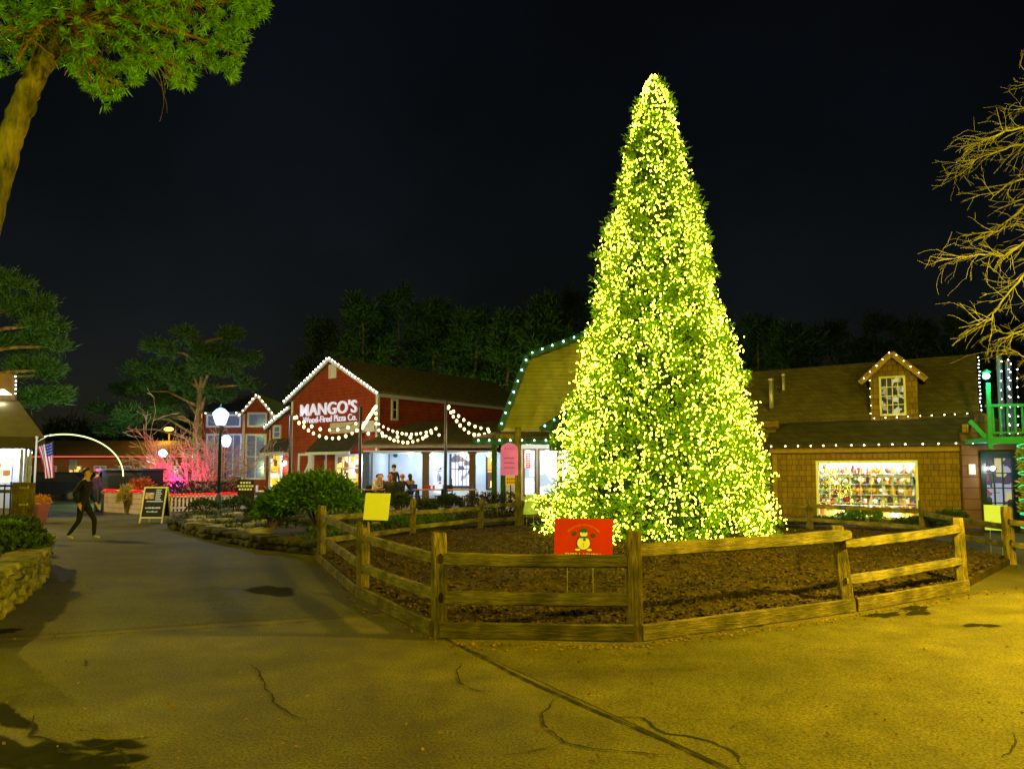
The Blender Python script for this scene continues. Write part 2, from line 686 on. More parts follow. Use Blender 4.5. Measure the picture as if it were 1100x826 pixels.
crack([(475, 684), (560, 728), (640, 764), (720, 798), (795, 834)], 0.013, 1, 0.05)
crack([(-20, 692), (140, 680), (300, 671), (424, 657)], 0.008, 2, 0.1)
crack([(268, 714), (283, 728), (289, 740), (300, 756), (312, 766), (328, 774)], 0.007, 3)
crack([(497, 711), (489, 722), (494, 733), (508, 741), (550, 745)], 0.006, 4)
crack([(596, 750), (582, 766), (585, 784), (606, 798), (640, 806), (725, 812)], 0.007, 5)
crack([(606, 798), (575, 808), (530, 814)], 0.005, 6)
crack([(650, 770), (690, 772), (716, 788), (760, 796), (790, 808), (803, 826)], 0.009, 7)
crack([(1091, 790), (1090, 806), (1080, 816)], 0.009, 8)
crack([(0, 752), (18, 748), (34, 742)], 0.008, 9)
crack([(40, 768), (36, 790), (60, 800), (100, 806), (135, 795), (170, 792)], 0.012, 10)
crack([(48, 800), (90, 815), (120, 808), (132, 830)], 0.012, 12)
crack([(93, 709), (96, 716)], 0.018, 11)


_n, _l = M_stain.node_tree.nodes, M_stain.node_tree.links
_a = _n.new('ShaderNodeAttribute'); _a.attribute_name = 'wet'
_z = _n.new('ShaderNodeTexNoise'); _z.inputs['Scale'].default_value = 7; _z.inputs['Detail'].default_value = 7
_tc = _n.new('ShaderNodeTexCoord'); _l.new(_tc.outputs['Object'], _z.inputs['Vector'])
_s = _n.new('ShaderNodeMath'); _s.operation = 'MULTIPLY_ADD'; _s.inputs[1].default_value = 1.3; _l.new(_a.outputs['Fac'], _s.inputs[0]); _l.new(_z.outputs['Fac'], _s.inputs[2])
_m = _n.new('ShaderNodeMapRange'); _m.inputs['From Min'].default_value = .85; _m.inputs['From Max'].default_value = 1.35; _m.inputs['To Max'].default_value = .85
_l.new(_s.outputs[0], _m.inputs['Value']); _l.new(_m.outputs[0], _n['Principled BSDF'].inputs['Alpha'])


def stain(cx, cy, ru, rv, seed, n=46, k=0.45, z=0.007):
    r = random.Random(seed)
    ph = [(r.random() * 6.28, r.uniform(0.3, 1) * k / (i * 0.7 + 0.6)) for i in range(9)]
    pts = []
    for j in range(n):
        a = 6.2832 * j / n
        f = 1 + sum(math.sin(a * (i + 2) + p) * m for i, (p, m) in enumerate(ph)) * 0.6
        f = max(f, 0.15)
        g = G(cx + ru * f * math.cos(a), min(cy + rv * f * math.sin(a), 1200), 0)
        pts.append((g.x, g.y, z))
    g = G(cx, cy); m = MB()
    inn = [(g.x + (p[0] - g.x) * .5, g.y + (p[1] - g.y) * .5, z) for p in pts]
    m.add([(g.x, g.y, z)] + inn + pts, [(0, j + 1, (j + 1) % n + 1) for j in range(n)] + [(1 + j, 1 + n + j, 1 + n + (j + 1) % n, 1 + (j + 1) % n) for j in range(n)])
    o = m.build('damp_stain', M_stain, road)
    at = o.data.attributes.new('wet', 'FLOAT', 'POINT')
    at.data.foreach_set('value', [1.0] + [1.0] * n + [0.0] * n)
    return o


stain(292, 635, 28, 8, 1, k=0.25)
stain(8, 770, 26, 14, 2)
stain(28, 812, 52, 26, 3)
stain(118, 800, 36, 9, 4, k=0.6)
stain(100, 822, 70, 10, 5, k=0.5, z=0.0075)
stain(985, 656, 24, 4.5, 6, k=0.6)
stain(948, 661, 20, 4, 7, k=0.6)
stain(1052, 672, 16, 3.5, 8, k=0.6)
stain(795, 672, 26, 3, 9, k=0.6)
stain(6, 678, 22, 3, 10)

# fallen leaves on the asphalt
def litter(name, pts, size, m, seed, lift=0.02, kind_label=None):
    r = np.random.default_rng(seed)
    c = np.array(pts, dtype=float)
    n = len(c)
    ang = r.uniform(0, 6.283, n)
    d = np.stack([np.cos(ang), np.sin(ang), r.uniform(-0.15, 0.35, n)], 1)
    q = leaves(c, d, size * r.uniform(0.5, 1.4, n), size * 0.32 * r.uniform(0.6, 1.3, n), r)
    q[:, :, 2] = np.maximum(q[:, :, 2], c[:, 2:3] - 0.005)
    o = quads(name, q, m)
    o['kind'] = 'stuff'
    o['label'] = kind_label
    return o


M_leaf = foliage('dry_leaf', (0.10, 0.05, 0.015), (0.28, 0.15, 0.05), 0.8, 3, 0.1)
edge_pts = []
for (a, b, n) in (((380, 650), (472, 688), 60), ((478, 692), (682, 694), 170), ((688, 692), (910, 663), 190), ((914, 662), (1050, 638), 120), ((1050, 638), (1110, 628), 60), ((345, 606), (385, 652), 70)):
    for i in range(n):
        t = rnd.random()
        v = a[1] + (b[1] - a[1]) * t + abs(rnd.gauss(0, 3.2))
        p = G(a[0] + (b[0] - a[0]) * t + rnd.gauss(0, 2), v)
        edge_pts.append((p.x, p.y, 0.012))
for i in range(260):
    p = G(rnd.uniform(-60, 1150), rnd.uniform(600, 826))
    edge_pts.append((p.x, p.y, 0.012))
litter('fallen_leaves', edge_pts, 0.035, M_leaf, 5, kind_label='small dry leaves fallen along the edge of the asphalt')

# ------------------------------------------------------------------ the fenced bed of the big tree
FP = [G(345, 601), G(389, 640), G(472, 683), G(682, 687), G(912, 656), G(1034, 634)]       # front posts
BK = [G(443, 577), G(516, 571.5), G(560, 567)]
BK2 = [G(1086, 606), G(993, 582), G(870, 572)]
bedpoly = [(p.x, p.y) for p in FP] + [(p.x, p.y) for p in BK2[:2]] + [(9.6, 19.6), (4.0, 21.2), (0.6, 21.4)] + [(p.x, p.y) for p in reversed(BK)]


def inside(x, y, poly):
    c = False
    n = len(poly)
    for i in range(n):
        (x1, y1), (x2, y2) = poly[i], poly[(i + 1) % n]
        if (y1 > y) != (y2 > y) and x < (x2 - x1) * (y - y1) / (y2 - y1) + x1:
            c = not c
    return c


def edist(x, y, poly):
    best = 9
    for (x1, y1), (x2, y2) in zip(poly, poly[1:] + poly[:1]):
        L = (x2 - x1) ** 2 + (y2 - y1) ** 2
        t = max(0, min(1, ((x - x1) * (x2 - x1) + (y - y1) * (y2 - y1)) / L))
        best = min(best, math.hypot(x - x1 - t * (x2 - x1), y - y1 - t * (y2 - y1)))
    return best


from mathutils import noise as mn


def bedz(x, y):
    e = min(1.0, edist(x, y, bedpoly) / 1.4)
    return 0.11 + 0.10 * e + 0.10 * mn.noise(Vector((x * 0.7, y * 0.7, 0))) * e + 0.035 * mn.noise(Vector((x * 4, y * 4, 2))) + 0.02 * mn.noise(Vector((x * 11, y * 11, 5)))


M_mulch = mat('mulch', (0.018, 0.011, 0.005), 0.95, 0.55, 9, 1.0, 40, col2=(0.055, 0.034, 0.016))
st = 0.16
gx = np.arange(-4.6, 12.4, st); gy = np.arange(6.8, 22.0, st)
idx = {}
mb = MB()
for i, x in enumerate(gx):
    for j, y in enumerate(gy):
        if inside(x, y, bedpoly) :
            idx[i, j] = len(mb.v)
            mb.v.append((x, y, bedz(x, y)))
for (i, j) in list(idx):
    q = [(i, j), (i + 1, j), (i + 1, j + 1), (i, j + 1)]
    if all(k in idx for k in q):
        mb.f.append(tuple(idx[k] for k in q)); mb.m.append(0)
# skirt to the exact outline
o = mb.build('mulch_bed', M_mulch, smooth=True); struct(o)
o = sheet('mulch_base', bedpoly, 0.10, M_mulch, thick=0.1); struct(o)
M_chip = foliage('bark_chip', (0.008, 0.005, 0.002), (0.11, 0.066, 0.028), 0.9, 0.8, 0.0)
pts = []
while len(pts) < 34000:
    y = 7.0 + 14 * rnd.random() ** 1.7
    x = rnd.uniform(-4.5, 12.2)
    if inside(x, y, bedpoly):
        pts.append((x, y, bedz(x, y) + 0.005))
litter('bark_mulch', pts, 0.055, M_chip, 6, kind_label='dark shredded bark mulch covering the fenced bed round the tree')

# ------------------------------------------------------------------ split-rail fence
def wood(name, c1, c2):
    return mat(name, c1, 0.85, 0.3, 5.0, 1.0, 14, stretch=(1.0, 9, 9), col2=c2, detail=8)


M_post = mat('weathered_post', (0.05, 0.042, 0.025), 0.85, 0.3, 5.0, 1.0, 14, stretch=(9, 9, 1.0), col2=(0.28, 0.22, 0.13), detail=8)
M_rail = wood('weathered_rail', (0.06, 0.052, 0.035), (0.25, 0.215, 0.15))
M_board = wood('edging_board_wood', (0.045, 0.04, 0.02), (0.19, 0.155, 0.085))
M_hole = mat('dark_mortise', (0.012, 0.010, 0.007), 0.95)


def rough_beam(name, a, b, w, h, m, parent, seed, taper=0.35, sag=0.0, n=16, wob=0.12):
    """a hand-split rail: local x runs along it, so the grain does too"""
    r = random.Random(seed)
    a, b = Vector(a), Vector(b)
    L = (b - a).length
    mb = MB()
    prof = [(-0.5, -0.42), (-0.15, -0.52), (0.42, -0.45), (0.52, -0.05), (0.46, 0.45), (0.05, 0.52), (-0.45, 0.44), (-0.53, 0.02)]
    ph = [r.random() * 6 for _ in range(10)]
    for i in range(n + 1):
        t = i / n
        e = 1 - taper * max(0, 1 - min(t, 1 - t) / 0.06) if taper else 1
        oz = sag * 4 * t * (1 - t) * -1 + math.sin(t * 3 + ph[0]) * wob * 0.18 * h
        oy = math.sin(t * 2.4 + ph[1]) * wob * 0.3 * w
        for j, (py, pz) in enumerate(prof):
            f = 1 + wob * 0.6 * math.sin(t * (5 + j) + ph[j]) + r.uniform(-1, 1) * wob * 0.22
            mb.v.append((t * L, py * w * e * f + oy, pz * h * e * f + oz))
    k = len(prof)
    for i in range(n):
        for j in range(k):
            mb.f.append((i * k + j, i * k + (j + 1) % k, (i + 1) * k + (j + 1) % k, (i + 1) * k + j)); mb.m.append(0)
    mb.f.append(tuple(reversed(range(k)))); mb.m.append(0)
    mb.f.append(tuple(n * k + j for j in range(k))); mb.m.append(0)
    o = mb.build(name, m, parent)
    d = (b - a).normalized()
    x = d; y = Vector((0, 0, 1)).cross(x).normalized(); z = x.cross(y)
    M = Matrix(((x.x, y.x, z.x, a.x), (x.y, y.y, z.y, a.y), (x.z, y.z, z.z, a.z), (0, 0, 0, 1)))
    o.matrix_local = M
    return o


def post(p, top, w, parent, seed, yaw=0.0, lean=(0, 0), m=None, holes=()):
    """a squared locust post with rounded shoulders and two mortises"""
    r = random.Random(seed)
    p = Vector(p)
    mb = MB()
    n = 12
    prof = [(-0.5, -0.46), (-0.46, -0.5), (0.45, -0.5), (0.5, -0.44), (0.5, 0.44), (0.44, 0.5), (-0.44, 0.5), (-0.5, 0.45)]
    for i in range(n + 1):
        t = i / n
        z = -0.15 + (top + 0.15) * t
        e = 1.0 if i < n else 0.90
        for j, (px, py) in enumerate(prof):
            f = 1 + r.uniform(-1, 1) * 0.02 + 0.03 * math.sin(t * 6 + j + seed)
            mb.v.append((px * w * e * f + lean[0] * z, py * w * 0.86 * e * f + lean[1] * z, z + (r.uniform(-0.008, 0.012) if i == n else 0)))
    k = 8
    for i in range(n):
        for j in range(k):
            mb.f.append((i * k + j, i * k + (j + 1) % k, (i + 1) * k + (j + 1) % k, (i + 1) * k + j)); mb.m.append(0)
    mb.f.append(tuple(n * k + j for j in range(k))); mb.m.append(0)
    o = mb.build('post', m or M_post, parent)
    o.matrix_local = Matrix.Translation(p) @ Matrix.Rotation(yaw, 4, 'Z')
    for zc in holes:
        hb = MB()
        hb.lathe((0, 0, 0), [(0.001, 0), (w * 0.2, 0), (w * 0.17, 0.006)], 10)
        hb.v = [(vx + lean[0] * zc * top, -(w * 0.455 + vz) + lean[1] * zc * top, vy * 1.9 + zc * top) for vx, vy, vz in hb.v]
        hb.build('mortise', M_hole, o)
    return o


fence = thing('split_rail_fence', 'weathered split-rail wooden fence ringing the mulch bed of the lit tree', 'fence', (0, 0, 0))
tops = [1.01, 0.98, 1.03, 1.06, 1.0, 1.0]
yaws = [0.9, 0.85, 0.35, 0.0, -0.2, -0.3]
leans = [(0, 0), (0.01, 0), (-0.01, 0.0), (0.0, 0.0), (-0.10, 0.05), (-0.03, 0.02)]
for i, p in enumerate(FP):
    post(p, tops[i], 0.14 if i else 0.13, fence, 20 + i, yaws[i], leans[i], holes=(0.38, 0.76) if i == 2 else ())
FB = [(BK[0], 0.97, (0.02, 0)), (BK[1], 0.90, (0.04, 0)), (BK[2], 0.80, (0, 0)), (BK2[0], 1.03, (-0.04, 0)), (BK2[1], 0.98, (-0.01, 0))]
for i, (p, t, l) in enumerate(FB):
    post(p, t, 0.15, fence, 40 + i, rnd.uniform(-0.3, 0.3), l, holes=(0.38, 0.74) if i == 3 else ())


def rails(p, q, zs, seed, w=0.085, h=0.108, ext=0.06):
    p, q = Vector(p), Vector(q)
    d = (q - p).normalized() * ext
    for k, (za, zb) in enumerate(zs):
        rough_beam('rail', p + Vector((0, 0, za)) - d, q + Vector((0, 0, zb)) + d, w, h, M_rail, fence, seed + k, sag=0.01)


rails(FP[0], FP[1], [(0.80, 0.82), (0.42, 0.40)], 100)
rails(FP[1], FP[2], [(0.78, 0.76), (0.38, 0.40)], 104)
rails(FP[2], FP[3], [(0.772, 0.768), (0.385, 0.395)], 108, h=.125)
rails(FP[3], FP[4], [(0.87, 0.90)], 112, h=0.135)
rails(FP[4], FP[5], [(0.79, 0.86), (0.36, 0.42)], 116)
rails(FP[0], BK[0], [(0.78, 0.66), (0.36, 0.22)], 120)
rails(BK[0], BK[1], [(0.62, 0.66), (0.26, 0.34)], 124)
rails(BK[1], BK[2], [(0.72, 0.70), (0.3, 0.3)], 128)
backp = Vector((4.4, 21.3, 0))
rails(BK[2], backp, [(0.72, 0.8), (0.35, 0.4)], 130)
rails(backp, BK2[2], [(0.8, 0.74), (0.4, 0.36)], 132)
rails(BK2[2], BK2[1], [(0.74, 0.72), (0.36, 0.34)], 134)
rails(BK2[1], BK2[0], [(0.66, 0.66), (0.3, 0.34)], 138)
rails(BK2[0], G(1240, 628), [(0.75, 0.7), (0.36, 0.34)], 142)
post(backp, 0.97, 0.15, fence, 60)
post(BK2[2], 0.97, 0.15, fence, 61)
for i in range(len(FP) - 1):
    a, b = FP[i], FP[i + 1]
    d = (b - a).normalized(); nrm = Vector((d.y, -d.x, 0)) * 0.085
    hh = 0.165 if i else 0.14
    rough_beam('edging_board', a + nrm + d * 0.02 + Vector((0, 0, hh / 2 - 0.005)), b + nrm - d * 0.02 + Vector((0, 0, hh / 2 - 0.005)), 0.05, hh, M_board, fence, 200 + i, taper=0, wob=0.05)

# ------------------------------------------------------------------ the lit christmas tree
TX = (707 - 550) / FPX * 17.4
TY = 17.4
tree = thing('christmas_tree', 'tall cone-shaped evergreen covered from top to base in golden lights', 'tree', (TX, TY, 0.15))
prof_px = [(80, 2), (88, 8), (97, 14), (108, 20), (138, 28), (172, 37), (206, 47), (240, 55), (256, 60), (273, 65), (300, 66), (348, 79), (410, 99), (456, 108), (501, 122), (547, 133), (577, 141), (592, 134)]
PH = []
for v, r in prof_px:
    q = P(707, v, TY)
    PH.append((q.z - 0.15, r / FPX * TY))
PH.sort()
hz = np.array([a for a, _ in PH]); hr = np.array([b for _, b in PH])
TOP = hz[-1]


def rad(z):
    return np.interp(z, hz, hr)


M_fir = foliage('fir_needles', (0.05, 0.14, 0.006), (0.20, 0.38, 0.015), 0.6, 1.2, 0.25)
M_bark = mat('pine_bark', (0.10, 0.065, 0.04), 0.95, 0.4, 5, 1.0, 14, stretch=(1, 1, 0.3), col2=(0.24, 0.16, 0.10))
mb = MB(); mb.tube([(0, 0, -0.2), (0, 0, 3), (0, 0, TOP - 0.8)], [0.2, 0.15, 0.03], 10)
mb.build('trunk', M_bark, tree)
# branches: slightly drooping whorls carrying sprays
nb = 1500
zz = TOP * (1 - np.sqrt(RNG.uniform(0.0, 1, nb)))
zz = np.clip(zz, 0.12, TOP - 0.05)
th = RNG.uniform(0, 2 * np.pi, nb)
lump = np.array([0.93 + 0.09 * mn.noise(Vector((math.cos(t) * 1.7, math.sin(t) * 1.7, z * 0.9))) + 0.16 * mn.noise(Vector((math.cos(t) * 4.5, math.sin(t) * 4.5, z * 2.3))) for t, z in zip(th, zz)])
rr = rad(zz) * lump * RNG.uniform(0.84, 0.96, nb) * np.where(zz > TOP * .6, .93, 1)
spur = RNG.uniform(0, 1, nb) < 0.05
rr[spur] *= 1.12
# two stray boughs that stick out
stray = [(P(640, 275, TY), 0.0), (P(650, 250, TY), 0.0), (P(757, 250, TY), 0.0)]
tips = np.stack([np.cos(th) * rr, np.sin(th) * rr, zz], 1)
mb = MB()
for i in range(0, nb, 3):
    t = tips[i]
    mb.tube([(0, 0, t[2] + 0.1 * rr[i]), tuple(t * np.array([0.9, 0.9, 1]))], [0.02, 0.006], 4, cap=False)
mb.build('branch_frame', M_bark, tree)['kind'] = 'stuff'
base, dr = [], []
for i in range(nb):
    t = tips[i]
    out = np.array([math.cos(th[i]), math.sin(th[i]), RNG.uniform(-0.25, 0.45)])
    n = 9
    along = RNG.uniform(0.66, 1.0, n) ** 0.7
    for a in along:
        p = t * np.array([a, a, 1]) + np.array([0, 0, (1 - a) * rr[i] * 0.15]) + RNG.normal(size=3) * min(0.085, .16 * rr[i])
        base.append(p); dr.append(out)
for sp, _ in stray:
    s = np.array([sp.x - TX, 0.0, sp.z - 0.15])
    for a in np.linspace(0.6, 1, 26):
        p = s * np.array([a, a, 1]) + RNG.normal(size=3) * np.array([0.06, 0.06, 0.07]) - np.array([0, 0, (1 - a) * 0.35])
        base.append(p); dr.append(np.array([np.sign(s[0]), 0, 0.2]))
base = np.array(base); dr = np.array(dr)
q = tufts(base, dr, 8, 0.14, 0.014, RNG, 0.85, 0.03)
crown = quads('crown', q, M_fir, tree)
# dark solid core added to block the view through the crown
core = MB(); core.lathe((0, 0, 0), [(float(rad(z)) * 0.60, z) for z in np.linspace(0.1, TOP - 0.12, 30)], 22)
core.build('dark_core', mat('dark_core', (0.008, 0.03, 0.004), 0.95, 0.5, 8, 1.0, 20), tree)

# thousands of tiny bulbs
M_fairy = glow('fairy_bulb', (1.0, 0.88, 0.03), 36)
_n, _l = M_fairy.node_tree.nodes, M_fairy.node_tree.links
_g = _n.new('ShaderNodeNewGeometry'); _r = _n.new('ShaderNodeMapRange')
_r.inputs['To Min'].default_value = 6; _r.inputs['To Max'].default_value = 50
_l.new(_g.outputs['Random Per Island'], _r.inputs['Value']); _l.new(_r.outputs[0], _n['Emission'].inputs[1])
nl = 14500
zl = np.clip(TOP * (1 - np.sqrt(RNG.uniform(0, 1, nl))), 0.03, TOP)
zl[:420] = TOP * RNG.uniform(.84, 1.0, 420)
tl = RNG.uniform(0, 2 * np.pi, nl)
lump = np.array([0.93 + 0.09 * mn.noise(Vector((math.cos(t) * 1.7, math.sin(t) * 1.7, z * 0.9))) + 0.16 * mn.noise(Vector((math.cos(t) * 4.5, math.sin(t) * 4.5, z * 2.3))) for t, z in zip(tl, zl)])
rl = rad(zl) * lump * (0.70 + .31 * RNG.uniform(0, 1, nl) ** .8) * np.where(RNG.uniform(0, 1, nl) < .03, 1.07, 1)
c = np.stack([np.cos(tl) * rl, np.sin(tl) * rl, zl], 1)
c = c[np.array([mn.noise(Vector((p[0] * 1.5, p[1] * 1.5, p[2] * 1.9 + 7))) > -.36 for p in c])]
ex = []
for sp, _ in stray:
    s = np.array([sp.x - TX, 0.0, sp.z - 0.15])
    for a in np.linspace(0.7, 1, 9):
        ex.append(s * np.array([a, a, 1]) + RNG.normal(size=3) * 0.05 - np.array([0, 0, (1 - a) * 0.35]))
c = np.concatenate([c, np.array(ex)])
n = len(c)
rb = 0.0108 * RNG.uniform(0.7, 1.45, n)
octv = np.array([(1, 0, 0), (0, 1, 0), (-1, 0, 0), (0, -1, 0), (0, 0, 1.5), (0, 0, -1.5)], float)
octf = np.array([(0, 1, 4), (1, 2, 4), (2, 3, 4), (3, 0, 4), (1, 0, 5), (2, 1, 5), (3, 2, 5), (0, 3, 5)])
V = (c[:, None, :] + octv[None] * rb[:, None, None]).reshape(-1, 3)
F = (octf[None] + (np.arange(n) * 6)[:, None, None]).reshape(-1, 3)
me = bpy.data.meshes.new('fairy_lights')
me.from_pydata(V.tolist(), [], F.tolist())
me.materials.append(M_fairy)
fl = link('fairy_lights', me, None, (TX, TY, 0.15))
tag(fl, 'thousands of tiny golden fairy lights wound over the tall evergreen', 'fairy lights', None, 'stuff')

# ------------------------------------------------------------------ building parts
M_white = mat('white_trim', (0.62, 0.62, 0.66), 0.6, 0.1, 5)
M_red = siding('red_clapboard', (0.29, 0.048, 0.016), 0.2)
M_roofb = siding('brown_asphalt_shingle', (0.12, 0.105, 0.045), 0.16, 'shingle', 0.9)
M_roofd = siding('dark_asphalt_shingle', (0.06, 0.055, 0.030), 0.16, 'shingle', 0.9)
M_black = mat('black_paint', (0.012, 0.013, 0.014), 0.4, 0.2, 10)
M_dglass = mat('dark_glass', (0.02, 0.022, 0.03), 0.08, 0.1, 3, spec=0.6)
M_blueglass = mat('dim_window', (0.05, 0.055, 0.08), 0.12, 0.2, 2, spec=0.5, emit=(0.25, 0.27, 0.42), estr=0.16)
M_warm = lit_window('warm_lit_room', [(1, 0.42, 0.02), (1, 0.75, 0.15), (0.25, 0.08, 0.02), (1, 0.5, 0.03), (0.9, 0.85, 0.6), (0.1, 0.05, 0.03)], 1.1, 2.3)
M_shopwin = lit_window('shop_interior', [(0.95, 0.97, 1.0), (0.3, 0.35, 0.45), (0.85, 0.9, 1), (0.75, 0.6, 0.4), (0.1, 0.1, 0.16), (0.9, 0.9, 1.0), (0.6, 0.65, 0.8)], 1.0, 3.0)
M_teal = mat('teal_paint', (0.01, 0.10, 0.10), 0.5, 0.2, 6)
M_green = mat('green_paint', (0.01, 0.09, 0.045), 0.5, 0.2, 6)
M_brownw = mat('brown_stain_wood', (0.13, 0.075, 0.03), 0.7, 0.3, 4, 0.4, 12, stretch=(1, 1, 8))
M_shake = siding('cedar_shake', (0.19, 0.125, 0.035), 0.17, 'shingle', 0.85)
M_yel = siding('yellow_clapboard', (0.52, 0.49, 0.15), 0.15)
M_tan = mat('tan_trim', (0.24, 0.16, 0.05), 0.6, 0.15, 6)
M_porchwall = mat('pale_blue_wall', (0.50, 0.56, 0.62), 0.7, 0.08, 2)
M_bulb = glow('white_bulb', (0.9, 0.95, 1.0), 14)
M_bulbw = glow('warm_white_bulb', (1.0, 0.80, 0.45), 16)
M_bulbg = glow('cool_green_bulb', (0.6, 1.0, 0.85), 12)
M_festoon = glow('festoon_bulb', (1.0, 0.70, 0.26), 5)
M_wire = mat('black_wire', (0.01, 0.01, 0.01), 0.6)
GL = glass_mat()


def wallp(mb, a0, a1, c0, c1, b=0.0, t=0.2, holes=(), mi=0):
    """a wall panel in the plane local y=b..b+t with rectangular holes"""
    xs = sorted({a0, a1, *[h[0] for h in holes], *[h[1] for h in holes]})
    zs = sorted({c0, c1, *[h[2] for h in holes], *[h[3] for h in holes]})
    for i in range(len(xs) - 1):
        for j in range(len(zs) - 1):
            cx, cz = (xs[i] + xs[i + 1]) / 2, (zs[j] + zs[j + 1]) / 2
            if any(h[0] < cx < h[1] and h[2] < cz < h[3] for h in holes):
                continue
            mb.box(xs[i], xs[i + 1], b, b + t, zs[j], zs[j + 1], mi)


def prism_y(mb, poly, y0, y1, mi=0):      # poly in (x, z)
    mb.hull8([(x, y1, z) for x, z in poly], [(x, y0, z) for x, z in poly], mi)


def prism_x(mb, poly, x0, x1, mi=0):      # poly in (y, z)
    mb.hull8([(x0, y, z) for y, z in poly], [(x1, y, z) for y, z in poly], mi)


def window(par, a0, a1, c0, c1, b, cols, rows, frame_m, pane_m, tw=0.09, mw=0.035, name='window', axis='y', label=None, sgn=-1):
    """window: frame with bars (part) and pane (sub-part), standing proud of the wall plane"""
    f = MB(); d = 0.07

    def bx(p0, p1, q0, q1, d0, d1, m=f):
        if axis == 'y':
            m.box(p0, p1, min(b + sgn * d0, b + sgn * d1), max(b + sgn * d0, b + sgn * d1), q0, q1)
        else:
            m.box(min(b + sgn * d0, b + sgn * d1), max(b + sgn * d0, b + sgn * d1), p0, p1, q0, q1)
    bx(a0, a0 + tw, c0, c1, 0, d); bx(a1 - tw, a1, c0, c1, 0, d)
    bx(a0 + tw, a1 - tw, c1 - tw, c1, 0, d); bx(a0 + tw, a1 - tw, c0, c0 + tw, 0, d)
    for i in range(1, cols):
        x = a0 + tw + (a1 - a0 - 2 * tw) * i / cols
        bx(x - mw / 2, x + mw / 2, c0 + tw, c1 - tw, 0.012, 0.045)
    for j in range(1, rows):
        z = c0 + tw + (c1 - c0 - 2 * tw) * j / rows
        bx(a0 + tw, a1 - tw, z - mw / 2, z + mw / 2, 0.014, 0.040)
    o = f.build(name, frame_m, par)
    g = MB()
    bx(a0 + tw, a1 - tw, c0 + tw, c1 - tw, 0.002, 0.012, g)
    g.build('pane', pane_m, o)
    if label: o['label'] = label
    return o


BULB = {}


def light_string(label, pts, spacing, m, r=0.035, group='light strings along the roof edges', off=(0, 0, 0), sag=0.0, name='light_string', wire=0.006, skip=0):
    """cable with single bulbs, world coordinates"""
    pts = [Vector(p) + Vector(off) for p in pts]
    path = [pts[0]]
    for a, b in zip(pts, pts[1:]):
        L = (b - a).length
        n = max(1, int(L / 0.35)) if sag else 1
        for i in range(1, n + 1):
            t = i / n
            p = a.lerp(b, t)
            p.z -= sag * 4 * t * (1 - t)
            path.append(p)
    t0 = thing(name, label, 'light string', path[0], 0, group)
    loc = [p - path[0] for p in path]
    mb = MB(); mb.tube(loc, wire, 5)
    mb.build('cable', M_wire, t0)
    key = (m.name, round(r, 3))
    if key not in BULB:
        q = MB(); q.ball((0, 0, -r * 0.8), r, 10, 6, sq=(0.9, 0.9, 1.1))
        me = bpy.data.meshes.new('bulb'); me.from_pydata(q.v, [], q.f); me.materials.append(m)
        me.polygons.foreach_set('use_smooth', [True] * len(me.polygons))
        BULB[key] = me
    d = 0.0
    nxt = spacing * 0.5
    for a, b in zip(loc, loc[1:]):
        L = (b - a).length
        while nxt <= d + L:
            p = a.lerp(b, (nxt - d) / L)
            bo = link('bulb', BULB[key], t0, p + Vector((rnd.gauss(0, 0.006), -0.0, -0.004)))
            sc = rnd.uniform(0.85, 1.15)
            bo.scale = (sc, sc, sc)
            nxt += spacing * rnd.uniform(0.9, 1.1)
        d += L
    return t0


def text(name, s, par, a0, a1, c0, c1, b, m, bold=0.0, thick=0.02, rot=0.0, shear=0.0, track=1.0):
    cu = bpy.data.curves.new(name, 'FONT')
    cu.body = s
    cu.offset = bold
    cu.extrude = thick
    cu.shear = shear
    cu.space_character = track
    o = bpy.data.objects.new(name, cu)
    COL.objects.link(o)
    bpy.context.view_layer.update()
    dg = bpy.context.evaluated_depsgraph_get()
    me = bpy.data.meshes.new_from_object(o.evaluated_get(dg))
    bpy.data.objects.remove(o)
    co = np.zeros(len(me.vertices) * 3); me.vertices.foreach_get('co', co); co = co.reshape(-1, 3)
    lo, hi = co.min(0), co.max(0)
    x = a0 + (co[:, 0] - lo[0]) / (hi[0] - lo[0]) * (a1 - a0)
    z = c0 + (co[:, 1] - lo[1]) / (hi[1] - lo[1]) * (c1 - c0)
    y = b - co[:, 2] * 1.0
    me.vertices.foreach_set('co', np.stack([x, y, z], 1).reshape(-1))
    me.materials.clear(); me.materials.append(m)
    me.update()
    return link(name, me, par)


# ------------------------------------------------------------------ red pizza restaurant
FM = Frame(-13.9, 46.9, -37.9)
WID = 7.98
mg = thing('restaurant_building', 'long red clapboard restaurant with a lit white-edged gable and open porch', 'restaurant', (-13.9, 46.9, 0), FM.a)
EV, AP, LEN = 6.2, 8.35, 15.0
w = MB()
prism_y(w, [(0, 0), (WID, 0), (WID, EV), (WID / 2, AP - 0.05), (0, EV)], 0, 0.25)
w.box(WID - 0.25, WID, 0.26, LEN, 0, EV - 0.05)
w.box(0, 0.25, 0.26, LEN, 0, EV - 0.05)
w.box(0.25, WID - 0.25, LEN - 0.2, LEN, 0, EV)
w.build('wall', M_red, mg)
rf = MB()
sl = (AP - EV) / (WID / 2)
for s in (0, 1):
    x0 = -0.35 if not s else WID + 0.35
    z0 = EV - sl * 0.35
    rf.slab([(x0, -0.3, z0 + 0.16), (WID / 2, -0.3, AP + 0.16), (WID / 2, LEN, AP + 0.16), (x0, LEN, z0 + 0.16)], 0.12)
rf.build('roof', siding('olive_asphalt_shingle', (0.22, 0.20, 0.07), 0.16, 'shingle', 0.9), mg)
tr = MB()
for s in (0, 1):
    x0 = -0.4 if not s else WID + 0.4
    z0 = EV - sl * 0.4
    tr.beam((x0, -0.34, z0 + 0.03), (WID / 2, -0.34, AP + 0.04), 0.08, 0.24, up=(0, 0, 1))
